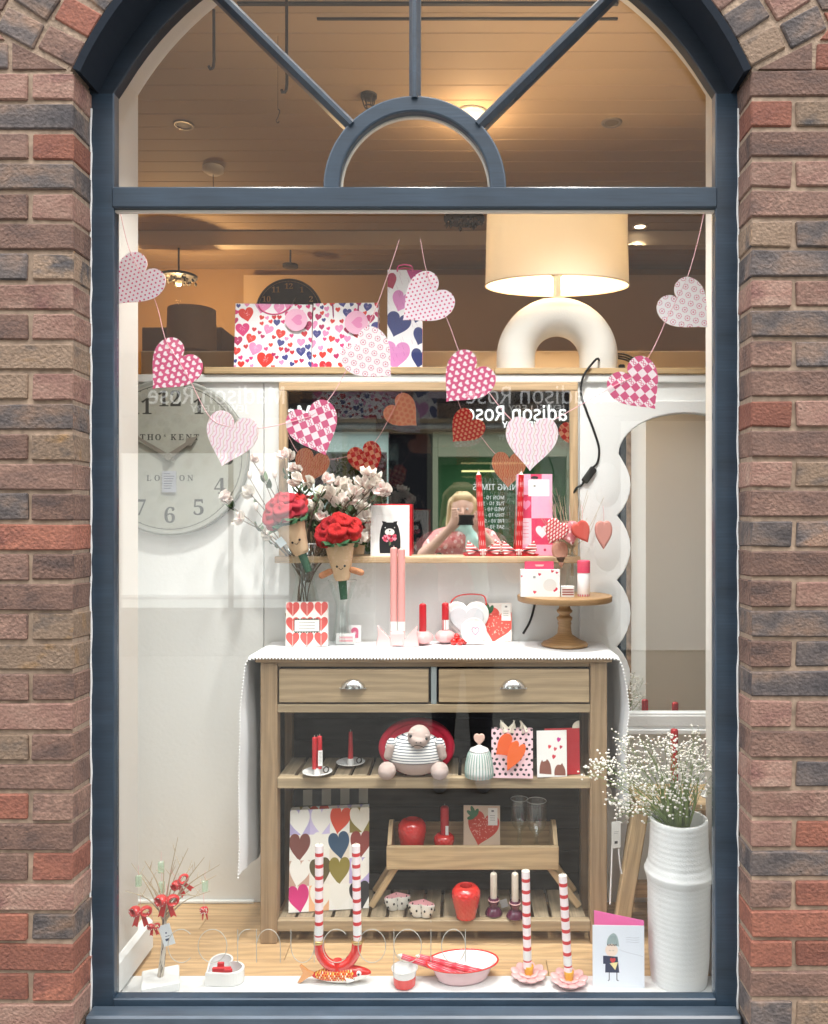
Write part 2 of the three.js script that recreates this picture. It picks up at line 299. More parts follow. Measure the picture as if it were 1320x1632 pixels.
{ // shop floor: oak boards along the shop front, a white board under the window
  const f = struct('floor'), W = 0.093;
  const gs = [0, 1, 2, 3, 4].map(() => chBox(1.3, 0.02, W - 0.0012, 0.001, 0, rnd() * 5, rnd() * 5));
  for (let i = 0; i < 8; i++) for (let k = -2; k < 3; k++) { const b = part(f, 'floor_board', pick(gs), pick(M.floor)); b.position.set(k * 1.3015 + (i * 0.487) % 1.3 - 0.4, FY - 0.01, -0.394 - W * (i + 0.5)); }
  part(f, 'subfloor', move(new THREE.BoxGeometry(5.2, 0.1, 3.6), 0, FY - 0.075, -2.1), M.oak);
  const s = struct('window_board'); part(s, 'board', box(-1.15, 0.9, 0.09, 0.136, -0.17, -0.392, 0.003), M.white);
  part(f, 'rear_boards', move(new THREE.BoxGeometry(5, 0.018, 2.3), 0, FY - 0.011, -2.3), M.oak);
}
{ // the arched window
  const w = thing('arched_window', 'arched shop window with slate blue timber frame and sunburst glazing bars', 'window', [0, 0, 0]);
  const zF = -0.1, yT1 = Y(298, 2.1), yT0 = Y(332, 2.1);
  // frame: arch ring and stiles in one cut outline
  const ya = 2.6185, up = (p) => p.filter((q) => q[1] > ya), low = poly([[XW - 0.875, 0.14], [XW - 0.875, ya], [XW - 0.7932, ya], [XW - 0.793, 0.224], [XW + 0.793, 0.224], [XW + 0.7932, ya], [XW + 0.875, ya], [XW + 0.875, 0.14]]);
  const fr = extr(low, 0.028, 0.003, 8); fr.translate(0, 0, zF - 0.031); part(w, 'frame', fr, M.blue);
  const oo = up(opening(0.875, 1.04, 2.19, 0.14)), ii = up(opening(0.793, 0.9, 2.19, 0.224)), ah = extr(poly([[XW - 0.875, ya + 0.0008], ...oo, [XW + 0.875, ya + 0.0008], [XW + 0.7945, ya + 0.0008], ...ii.reverse(), [XW - 0.7945, ya + 0.0008]]), 0.028, 0.003, 8); ah.translate(0, 0, zF - 0.031); part(w, 'arch_head', ah, M.head, 'arched head of the frame, shade of the arch put into its colour');
  part(w, 'transom', box(XW - 0.795, XW + 0.795, yT0, yT1, zF - 0.036, zF + 0.004, 0.004), M.blue);
  const bead = []; for (const [x0, x1, y0, y1] of [[XW - 0.7925, XW + 0.7925, yT0 - 0.007, yT0 - 0.0005],]) bead.push(box(x0, x1, y0, y1, zF - 0.021, zF - 0.008, 0.001));
  part(w, 'glazing_bead', bead, M.putty);
  // hub
  const hy = yT1 + 0.001, hub = new THREE.Shape(); hub.absarc(XW, hy, 0.236, 0, Math.PI, false); hub.absarc(XW, hy, 0.203, Math.PI, 0, true);
  const hg = extr(hub, 0.036, 0.005, 40); hg.translate(0, 0, zF - 0.042); part(w, 'hub', hg, M.blue);
  const hb = new THREE.Shape(); hb.absarc(XW, hy, 0.199, 0, Math.PI, false); hb.absarc(XW, hy, 0.194, Math.PI, 0, true);
  const hbg = extr(hb, 0.012, 0, 40); hbg.translate(0, 0, zF - 0.036); part(w, 'hub_bead', hbg, M.putty);
  // three bars with a moulded profile
  const prof = poly([[-0.015, 0], [-0.015, 0.03], [-0.007, 0.045], [-0.005, 0.05], [0.005, 0.05], [0.007, 0.045], [0.015, 0.03], [0.015, 0]]);
  for (const a of [Math.PI / 2, Math.PI * 0.752, Math.PI * 0.248]) {
    const r1 = a === Math.PI / 2 ? 0.74 : 0.86; const L = r1 - 0.232, g = extr(prof, L); g.rotateX(Math.PI / 2); g.translate(0, 0.232 + L, 0); g.rotateZ(a - Math.PI / 2); g.translate(XW, hy, zF - 0.042); part(w, 'glazing_bar', g, M.blue);
  }
  // bottom rail and sill
  part(w, 'bottom_rail', box(XW - 0.7925, XW + 0.7925, 0.2, 0.2425, zF - 0.03, zF + 0.003, 0.003), M.blue);
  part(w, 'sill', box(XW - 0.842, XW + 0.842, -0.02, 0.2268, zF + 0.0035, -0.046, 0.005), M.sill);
  // sealant where frame meets brick
  for (const s of [-1, 1]) { const pts = []; for (let i = 0; i <= 60; i++) pts.push(V(XW + s * (HF + rr(-0.002, 0.0015)), 0.2 + (SPRING - 0.24) * i / 60, zF + 0.004 + rr(-0.001, 0.001))); part(w, 'sealant', tube(pts, 0.0034, 120, 5), M.caulk); }
  // glass, a sealed pane of two faces each
  const gz = zF - 0.027;
  const pane = (pts) => { const g = extr(poly(pts), 0.006); g.translate(0, 0, gz); return part(w, 'pane', g, M.glass); };
  pane([[XW - 0.79, 0.235], [XW + 0.79, 0.235], [XW + 0.79, yT0 + 0.004], [XW - 0.79, yT0 + 0.004]]);
  const arc = (r, a0, a1, n, cx = XW, cy = hy) => Array.from({ length: n + 1 }, (_, i) => { const a = a0 + (a1 - a0) * i / n; return [cx + r * Math.cos(a), cy + r * Math.sin(a)]; });
  pane(arc(0.207, 0, Math.PI, 24).map((p, i) => p));
  // the four lights of the fan: between the hub and the frame's arch, sampled along rays from the hub's centre
  const far = (a) => { let r = 0.3; for (; r < 1.2; r += 0.004) { const x = r * Math.cos(a), y = hy + r * Math.sin(a); if (Math.abs(x) > 0.797 || (y > 2.61 && Math.hypot(x, y - 2.19) > 0.904)) break; } return r; };
  const A = [0.006, Math.PI * 0.248, Math.PI / 2, Math.PI * 0.752, Math.PI - 0.006];
  for (let i = 0; i < 4; i++) { const a0 = A[i] + 0.0004, a1 = A[i + 1] - 0.0004; pane([...arc(0.229, a0, a1, 16), ...Array.from({ length: 41 }, (_, k) => { const a = a1 + (a0 - a1) * k / 40, r = far(a); return [XW + r * Math.cos(a), hy + r * Math.sin(a)]; })]); }
  // arched timber lining under the bricks, its colour darkened to carry the shade there
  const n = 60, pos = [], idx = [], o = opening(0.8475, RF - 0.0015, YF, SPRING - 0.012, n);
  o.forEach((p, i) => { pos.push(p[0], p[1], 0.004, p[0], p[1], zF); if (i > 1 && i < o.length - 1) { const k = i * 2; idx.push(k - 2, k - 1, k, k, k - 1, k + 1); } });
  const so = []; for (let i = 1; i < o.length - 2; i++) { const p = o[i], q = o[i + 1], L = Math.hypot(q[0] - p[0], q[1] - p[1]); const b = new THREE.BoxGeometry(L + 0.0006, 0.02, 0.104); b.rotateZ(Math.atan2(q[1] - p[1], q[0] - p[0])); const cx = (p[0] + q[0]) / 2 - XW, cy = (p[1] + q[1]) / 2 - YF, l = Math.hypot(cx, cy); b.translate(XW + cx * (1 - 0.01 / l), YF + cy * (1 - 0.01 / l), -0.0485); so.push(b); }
  part(w, 'soffit_lining', so, M.soffitShade);
}
{ // thin cream outline letters stuck to the glass
  const d = 2.1345, w = thing('window_lettering', 'thin outlined white lettering across the foot of the window glass', 'lettering', [0, 0, 0]);
  const s = F / d, r = 0.0011, m = std([0.46, 0.435, 0.38], 0.6), yT = 1481, yB = 1534;
  const pt = (x, y) => P(x, y, d);
  const el = (x0, x1, a0, a1, n = 18) => Array.from({ length: n + 1 }, (_, i) => { const a = (a0 + (a1 - a0) * i / n) * Math.PI / 180; return pt((x0 + x1) / 2 + (x1 - x0) / 2 * Math.cos(a), (yT + yB) / 2 - (yB - yT) / 2 * Math.sin(a)); });
  const ln = (...q) => q.map((p) => pt(...p));
  const put = (...ps) => part(w, 'letter', ps.map((p) => tube(p, r, Math.max(4, p.length * 2), 5)), m);
  put(el(268, 310, 45, 315)); put(el(316, 362, 0, 360)); put(ln([379, yT], [379, yB]), [pt(379, 1500), pt(383, 1488), pt(391, 1482), pt(399, 1481)]);
  put(ln([409, yT], [409, yB]), [...el(409, 447, 170, 0, 10), pt(447, yB)]);
  put([pt(464, yT), ...el(464, 501, 180, 350, 10)], ln([501, yT], [501, yB]));
  put(el(515, 558, 45, 315)); put(el(571, 615, 0, 360)); put(ln([628, yT], [628, 1558]), el(628, 672, 0, 360)); put(ln([687, yT], [687, yB]), ln([687, 1467], [687, 1470])); put(el(704, 742, 0, 360), ln([742, yT], [742, yB]));
}

// ------------------------------------------------------------------ lamps of the shop, and added display spots
{ // ceiling track: two thin rails of it show at the top
  const t = thing('track_light', 'thin black double track rail on the ceiling behind the fan window', 'track light', [0, 0, 0]);
  part(t, 'rail', box(X(380, 2.72), X(985, 2.72), 3.246, 3.2535, -0.72, -0.705, 0.001), M.iron); part(t, 'rail', box(X(505, 2.79), X(985, 2.79), 3.247, 3.2535, -0.8, -0.79, 0.001), M.iron);
}
{  // spots added out of view to brighten the window display
  const t = thing('added_spotlight_bar', 'added unseen white bar of three spots high in the window head, brightening the display', 'spotlights', [0, 0, 0]);
  part(t, 'bar', box(-0.66, 0.39, 3.14, 3.165, -0.262, -0.238, 0.002), M.white);
  for (const [x, tx, ty, I] of [[-0.6, -0.72, 0.75, 6.8], [-0.13, -0.13, 0.6, 4.8], [0.33, 0.5, 0.75, 6.8]]) {
    const from = V(x, 3.03, -0.25), to = V(tx, ty, -0.66), dir = to.clone().sub(from).normalize();
    const sp = new THREE.Group(); sp.name = 'spot'; sp.position.copy(from); sp.quaternion.setFromUnitVectors(V(0, -1, 0), dir); t.add(sp);
    part(sp, 'barrel', lathe([[0.036, 0], [0.038, 0.0], [0.038, 0.09], [0.012, 0.1], [0, 0.1]], 20), M.white); part(sp, 'light_lens', move(new THREE.CylinderGeometry(0.034, 0.034, 0.004, 20), 0, 0.008, 0), std([0.8, 0.8, 0.8], 0.4, { emissive: new THREE.Color(3, 2.9, 2.7) }));
    const l = new THREE.SpotLight(new THREE.Color(1, 0.97, 0.92), I, 0, 0.62, 1, 2); l.position.copy(from).addScaledVector(dir, 0.02); l.target.position.copy(to); l.castShadow = true; l.shadow.radius = 2; scene.add(l, l.target);
  }
}
function downlight(px, py, d, lit) {
  const o = thing('downlight', lit ? 'small lit recessed downlight in the ceiling right of the table lamp' : px < 600 ? 'unlit recessed downlight ring in the ceiling, left half of the fan window' : 'unlit recessed downlight ring in the ceiling, right half of the fan window', 'downlight', [X(px, d), 3.254, Z(d)], 0, undefined);
  part(o, 'ring', lathe([[0.03, 0.004], [0.034, -0.006], [0.044, -0.005], [0.047, 0.002]], 28), lit ? M.cream : std([0.3, 0.25, 0.19], 0.4, { metalness: 0.5 }));
  part(o, 'light_lens', move(new THREE.CylinderGeometry(0.03, 0.03, 0.004, 24), 0, -0.001, 0), lit ? std([0.9, 0.8, 0.7], 0.5, { emissive: new THREE.Color(7, 5.6, 4) }) : std([0.2, 0.15, 0.1], 0.6));
  if (lit) { const l = new THREE.SpotLight(new THREE.Color(1, 0.8, 0.55), 3, 0, 0.9, 0.8, 2); l.position.set(X(px, d), 3.24, Z(d)); l.target.position.set(X(px, d), 0, Z(d)); l.castShadow = true; scene.add(l, l.target); }
}
downlight(293, 200, 3.55); downlight(975, 197, 3.53); downlight(1020, 370, 4.78, true);
{ // a ceiling globe light behind the hub
  const d = 3.45, o = thing('ceiling_light', 'round cream glass ceiling light glowing behind the sunburst hub', 'ceiling light', [X(752, d), 3.25, Z(d)]);
  part(o, 'light_globe', (() => { const g = new THREE.SphereGeometry(0.062, 28, 16, 0, 6.2832, Math.PI / 2, Math.PI / 2); g.scale(1, 0.75, 1); return g; })(), std([0.8, 0.75, 0.65], 0.3, { emissive: new THREE.Color(0.75, 0.62, 0.42) })); part(o, 'rim', lathe([[0.06, 0.002], [0.066, -0.008], [0.069, 0.003]], 28), M.cream);
  const l = new THREE.PointLight(new THREE.Color(1, 0.68, 0.38), 0.26, 0, 2); l.position.set(X(752, d), 3.12, Z(d)); l.castShadow = true; scene.add(l);
}
{ // iron display hooks, a smoke alarm with its cord, a small spot cage, a chandelier
  for (const [px, py, d, lab] of [[341, 110, 2.75, 'short iron display hook hanging left under the ceiling'], [457, 148, 2.62, 'long iron display hook hanging under the ceiling beside the left bar']]) {
    const b = P(px, py, d), top = 3.254, pts = [V(0, top - b.y, 0), V(0, 0.3 * (top - b.y), 0), V(0, 0.02, 0), V(-0.004, 0.004, 0), V(-0.013, 0, 0), V(-0.017, 0.01, 0)];
    single('ceiling_hook', lab, 'hook', tube(pts, 0.0052, 40, 7).translate(b.x, b.y, b.z), std([0.03, 0.018, 0.014], 0.5), undefined);
  }
  const b = P(443, 196, 2.9); single('wire_hook', 'tiny pale wire hook on a thread under the ceiling', 'hook', [tube([V(0, 3.254 - b.y, 0), V(0, 0.05, 0)], 0.0008, 6, 5), tube([V(0, 0.05, 0), V(0.007, 0.045, 0), V(0.004, 0.032, 0), V(0, 0.02, 0), V(-0.006, 0.008, 0), V(0, 0, 0), V(0.005, 0.006, 0)], 0.0016, 24, 6)].map((g) => g.translate(b.x, b.y, b.z)), M.iron);
  const d = 3.98, s = thing('smoke_alarm', 'round white smoke alarm on the ceiling above the transom, left', 'smoke alarm', [X(340, d), 3.254, Z(d)]);
  part(s, 'housing', lathe([[0.052, 0], [0.052, -0.018], [0.03, -0.034], [0, -0.036]], 28), M.cream); part(s, 'cord', tube([V(0, -0.03, 0), V(0.001, -0.2, 0)], 0.0018, 6, 5), M.iron);
  const c = thing('spot_cage', 'small dark cage spotlight on the ceiling left of the hub', 'spotlight', [X(588, 3.3), 3.254, Z(3.3)]);
  part(c, 'plate', lathe([[0.034, 0], [0.034, -0.012], [0, -0.013]], 20), M.iron); for (let i = 0; i < 6; i++) { const a = i * 1.047; part(c, 'cage_bar', tube([V(0.03 * Math.cos(a), -0.012, 0.03 * Math.sin(a)), V(0.018 * Math.cos(a), -0.05, 0.018 * Math.sin(a))], 0.0022, 4, 5), M.iron); } part(c, 'lower_ring', new THREE.TorusGeometry(0.018, 0.003, 6, 18).rotateX(Math.PI / 2).translate(0, -0.05, 0), M.iron);
  for (const [px, py, dd, lab] of [[285, 438, 4.9, 'glinting crystal ceiling fixture deep in the shop above the left hearts'], [740, 345, 4.3, 'dark fringed ceiling fixture just under the transom left of the lamp'], [463, 421, 5.2, 'small dark ceiling disc above the black clock']]) {
    const k = px === 463, h = thing('ceiling_fixture', lab, 'ceiling light', [X(px, dd), 3.254, Z(dd)]), y = Y(py, dd) - 3.254;
    part(h, 'stem', cyl(0.006, 0.006, -y, 0, y, 0, 8), M.iron); part(h, 'plate', lathe([[0.0, 0.0], [k ? 0.05 : 0.11, -0.004], [k ? 0.05 : 0.11, -0.02], [0, -0.024]], 24).translate(0, y, 0), M.iron);
    if (px === 285) { const l = new THREE.PointLight(new THREE.Color(1, 0.66, 0.33), 1.0, 0, 2); l.position.set(X(px, dd), 3.254 + y - 0.16, Z(dd)); l.castShadow = true; scene.add(l); part(h, 'light_bulb', ball(0.02, 0, y - 0.05, 0), std([0.9, 0.8, 0.6], 0.4, { emissive: new THREE.Color(0.22, 0.15, 0.08) })); }
    if (!k) { const gs = []; for (let i = 0; i < 26; i++) { const a = rr(0, 6.28), r = rr(0.03, 0.105); gs.push(new THREE.OctahedronGeometry(0.011).scale(1, 1.5, 1).translate(r * Math.cos(a), y - rr(0.025, 0.045), r * Math.sin(a))); } part(h, 'crystals', gs, phys([0.18, 0.16, 0.13], 0.1, { metalness: 0.8 })).userData.kind = 'stuff'; }
  }
}

// ------------------------------------------------------------------ the display's white back partition and its ledge
const DB = 2.86, ZB = Z(DB), LEDGE = 2.0186;
{
  const w = struct('partition');
  part(w, 'panel', box(-1.32, X(420, DB), FY, LEDGE - 0.012, ZB - 0.03, ZB, 0.002), M.wallWhite); part(w, 'panel', box(X(420, DB) + 0.0025, 1.2, FY, LEDGE - 0.012, ZB - 0.03, ZB, 0.002), M.wallWhite);
  part(w, 'skirting', box(-1.32, X(405, DB - 0.01), FY, FY + 0.012, ZB + 0.0005, ZB + 0.012, 0.003), M.wallWhite);
  part(w, 'upper_trim', box(-1.32, 1.2, LEDGE - 0.03, LEDGE - 0.001, ZB + 0.001, ZB + 0.012, 0.003), M.wallWhite);
  part(w, 'upstand', box(-1.32, 1.2, LEDGE - 0.3, 2.186, -1.28, -1.25, 0.003), std([0.72, 0.62, 0.5], 0.7));
  part(w, 'ledge_board', box(X(325, 2.84), X(784, 2.84), LEDGE, LEDGE + 0.024, -1.248, ZB + 0.02, 0.002), M.tray); part(w, 'ledge_board', box(X(789, 2.84), 1.1, LEDGE - 0.0005, LEDGE + 0.021, -1.248, ZB + 0.018, 0.002), M.tray);
  part(w, 'side_return', box(-1.34, -1.321, FY, 2.0, ZB - 0.03, -0.31, 0.002), M.wallWhite);
  const k = struct('skirting'); part(k, 'board', box(-1.03, -0.988, FY + 0.0065, FY + 0.112, -0.54, -0.16, 0.012), M.wallWhite);
}
const LT = LEDGE + 0.0245, LT2 = LEDGE + 0.021;
// heart printed gift bags
const HC = { r: '#c8202f', p: '#d8327a', l: '#e88fc0', n: '#3c3f86', o: '#d9352c', d: '#b3205c' };
function scatterHearts(g, w, h, n, smin, smax, cols, bg = '#f6f4f7') {
  g.fillStyle = bg; g.fillRect(0, 0, w, h); const put = [];
  for (let t = 0; t < 4000 && put.length < n; t++) { const s = smin + (smax - smin) * Math.pow(rnd(), 1.5), x = rnd() * w, y = rnd() * h; if (put.some((q) => Math.hypot(q[0] - x, q[1] - y) < (q[2] + s) * 0.5)) continue; put.push([x, y, s]); g.fillStyle = pick(cols); const rot = rr(-0.4, 0.4); heart2d(g, x, y, s, rot);
    if (s > smin * 2) { g.fillStyle = 'rgba(255,225,240,.75)'; for (let i = 0; i < 14; i++) { const a = rr(0, 6.28), q = rr(0, s * 0.24); dot(g, x + Math.cos(a) * q, y - s * 0.1 + Math.sin(a) * q, s * 0.022); } } }
}
function bagBody(w, h, d, mats, lean = 0.35) {
  const g = new THREE.BoxGeometry(w, h, d, 1, 1, 1), p = g.attributes.position;
  for (let i = 0; i < p.count; i++) if (p.getY(i) > 0) { p.setZ(i, p.getZ(i) * lean); }
  g.translate(0, h / 2, 0);
  const keep = g.groups.filter((_, i) => i !== 2), idx = Array.from(g.index.array), out = []; const gr = [];
  keep.forEach((q) => { gr.push([out.length, q.count, q.materialIndex]); for (let i = 0; i < q.count; i++) out.push(idx[q.start + i]); });
  g.setIndex(out); g.clearGroups(); gr.forEach((q) => g.addGroup(...q)); g.computeVertexNormals(); return [g, mats];
}
function giftBag(name, label, [x, y, z], turn, w, h, d, front, side, opt = {}) {
  const o = thing(name, label, 'gift bag', [x, y, z], turn, opt.group), m = [side, side, side, side, front, front]; const [g, ms] = bagBody(w, h, d, m); part(o, 'bag_body', g, ms);
  for (const s of [1, -1]) { if (opt.handle) part(o, 'handle', tube(opt.handle.map(([a, b]) => V(a * w, b * h, s * (d * 0.18 + 0.004))), 0.0028, 20, 6), opt.cord ?? M.hotPink); }
  if (opt.tag) part(o, 'tag', new THREE.CylinderGeometry(opt.tag[2], opt.tag[2], 0.0012, 28).rotateX(Math.PI / 2).translate(opt.tag[0] * w, opt.tag[1] * h, d * 0.36 + 0.004), print(128, 128, (g2) => { g2.fillStyle = '#f0b6d2'; g2.fillRect(0, 0, 128, 128); g2.fillStyle = '#e58abb'; heart2d(g2, 64, 62, 62); }));
  return o;
}
{
  const d = 2.9, s = F / d, z = Z(d), cols = [HC.r, HC.p, HC.o, HC.n, HC.l, HC.d];
  const side = print(256, 512, (g, w, h) => scatterHearts(g, w, h, 26, 24, 110, cols));
  const pa = print(512, 440, (g, w, h) => scatterHearts(g, w, h, 70, 26, 120, cols)), pb = print(440, 440, (g, w, h) => scatterHearts(g, w, h, 64, 26, 130, cols));
  giftBag('heart_gift_bag', 'wide white gift bag of red, pink and navy hearts before the black clock', [X(440, d) - 0.004, LT, z], 0.06, 120 / s, 103 / s, 0.09, pa, side, { handle: [[-0.2, 0.97], [-0.16, 0.9], [-0.05, 0.84], [0.08, 0.85], [0.18, 0.92], [0.22, 0.97]], tag: [0.3, 0.74, 0.04] });
  giftBag('heart_gift_bag', 'squarer white gift bag of red and pink hearts with long plum handles', [X(553, d), LT, z + 0.005], -0.05, 103 / s, 104 / s, 0.09, pb, side, { handle: [[-0.2, 0.98], [-0.17, 0.6], [-0.12, 0.28], [0, 0.22], [0.13, 0.34], [0.18, 0.7], [0.2, 0.98]], cord: std([0.3, 0.02, 0.14], 0.6), tag: [0.18, 0.68, 0.042] });
  const big = (g, w, h) => { scatterHearts(g, w, h, 16, 110, 250, ['#c43a86', '#b92a72', '#2f3a76', '#2f3a76', '#cf3f88', '#d98ac4', '#a8234f'], '#f4f2f6'); g.strokeStyle = 'rgba(90,0,60,.25)'; g.lineWidth = 2; for (let i = 0; i < 60; i++) { g.beginPath(); const x = rnd() * w, y = rnd() * h; g.moveTo(x, y); g.lineTo(x + 10, y + 30); g.stroke(); } };
  giftBag('bottle_gift_bag', 'tall narrow bottle bag with big pink and navy hearts', [X(646, d), LT, z], 0.04, 55 / s, 157 / s, 0.09, print(256, 720, big), print(256, 720, big), { handle: [[-0.22, 0.98], [-0.2, 1.03], [0, 1.05], [0.2, 1.03], [0.22, 0.98]] });
}
// clocks
function clockFace(g, w, bg, ink, big) {
  g.fillStyle = bg; g.fillRect(0, 0, w, w); g.fillStyle = ink; g.textAlign = 'center'; g.textBaseline = 'middle'; const c = w / 2;
  for (let i = 0; i < 900; i++) { g.fillStyle = big ? `rgba(90,85,70,${rr(0, 0.06)})` : `rgba(120,100,60,${rr(0, 0.05)})`; dot(g, rnd() * w, rnd() * w, rr(2, 40) * w / 1024); }
  g.fillStyle = ink; g.font = `bold ${w * (big ? 0.145 : 0.12)}px serif`; for (let i = 1; i <= 12; i++) { const a = i * Math.PI / 6, r = w * (big ? 0.385 : 0.4); g.fillText(String(i), c + r * Math.sin(a), c - r * Math.cos(a)); }
  g.strokeStyle = ink; g.lineWidth = w * 0.004; ringAt(g, c, c, w * 0.478); for (let i = 0; i < 60; i++) { const a = i * Math.PI / 30; g.beginPath(); g.moveTo(c + w * 0.47 * Math.sin(a), c - w * 0.47 * Math.cos(a)); g.lineTo(c + w * 0.478 * Math.sin(a), c - w * 0.478 * Math.cos(a)); g.stroke(); }
}
function clock(label, [x, y, z], r, bg, ink, hands, big, mat) {
  const o = thing('wall_clock', label, 'clock', [x, y, z]);
  part(o, 'rim', lathe([[r * 0.95, 0.0255], [r * 0.975, 0.028], [r, 0.026], [r, 0], [0, 0]], 72).rotateX(Math.PI / 2), mat);
  part(o, 'dial', new THREE.CircleGeometry(r * 0.965, 72).translate(0, 0, 0.0255), print(1024, 1024, (g, w) => { clockFace(g, w, bg, ink, big); if (big) { g.font = '600 56px serif'; const sp = (s, y, k) => [...s].forEach((ch, i) => g.fillText(ch, 512 + (i - (s.length - 1) / 2) * k, y)); sp('THO KENT', 378, 52); g.font = '600 30px serif'; g.fillText('s', 512 - 0.62 * 52, 366); g.font = '600 54px serif'; sp('LONDON', 655, 56); } }, 0.6));
  for (const [a, l, wd] of hands) { const sh = poly([[-wd * 0.7, -l * 0.12], [-wd, 0], [-wd * 0.6, l * 0.62], [-wd * 1.5, l * 0.7], [0, l], [wd * 1.5, l * 0.7], [wd * 0.6, l * 0.62], [wd, 0], [wd * 0.7, -l * 0.12]]); part(o, 'hand', extr(sh, 0.003).rotateZ(-a).translate(0, 0, 0.032), std([0.2, 0.18, 0.15], 0.6)); }
  part(o, 'boss', cyl(r * 0.05, r * 0.045, 0.012, 0, 0.03, 0, 20).rotateX(Math.PI / 2), std([0.22, 0.2, 0.16], 0.5));
  return o;
}
{
  const d = DB - 0.005, k = d / F, c = clock('large round aged grey wall clock with black numerals on the white partition', [X(274, d), Y(729, d), ZB + 0.001], 124 * k, '#a3a49a', '#3b3a36', [[-1.02, 0.2, 0.008], [0.95, 0.125, 0.0105]], true, std([0.34, 0.345, 0.315], 0.9));
  part(c, 'price_label', new THREE.BoxGeometry(0.05, 0.075, 0.002).translate(0, -0.088, 0.03), print(64, 96, (g) => { g.fillStyle = '#9c9ea6'; g.fillRect(0, 0, 64, 96); g.fillStyle = '#5d606c'; for (let i = 0; i < 7; i++) g.fillRect(8, 10 + i * 11, 30 + (i * 17) % 20, 4); }));
  const e = 4.6; clock('black wall clock with gold numerals standing behind the gift bags', [X(462, e), Y(499, e), Z(e)], 53 * e / F, '#1c1712', '#c9a568', [[0.5, 0.1, 0.004], [2.2, 0.13, 0.003]], false, std([0.05, 0.04, 0.03], 0.6));
  single('cabinet', 'dim brown cabinet behind the gift bags holding up the black clock', 'cabinet', [box(X(395, e), X(790, e), 1.0, Y(575, e), Z(e) - 0.36, Z(e) - 0.006)], M.oak);
  const l = thing('drum_shade', 'unlit brown drum lampshade deep in the shop behind the left hearts', 'lampshade', [X(306, 4.3), Y(562, 4.3), Z(4.3)]); part(l, 'shade', lathe([[0.13, 0], [0.125, 0.23], [0.1235, 0.23], [0.1285, 0]], 36), std([0.34, 0.24, 0.15], 0.9)); part(l, 'stem', cyl(0.012, 0.012, 1.2, 0, -1.2, 0, 12), M.iron);
  single('tall_cupboard', 'dark cupboard at the left back of the shop', 'cupboard', [box(-1.95, X(352, 4.8), FY, Y(520, 4.8), -3.2, -2.82)], std([0.16, 0.11, 0.07], 0.7));
}
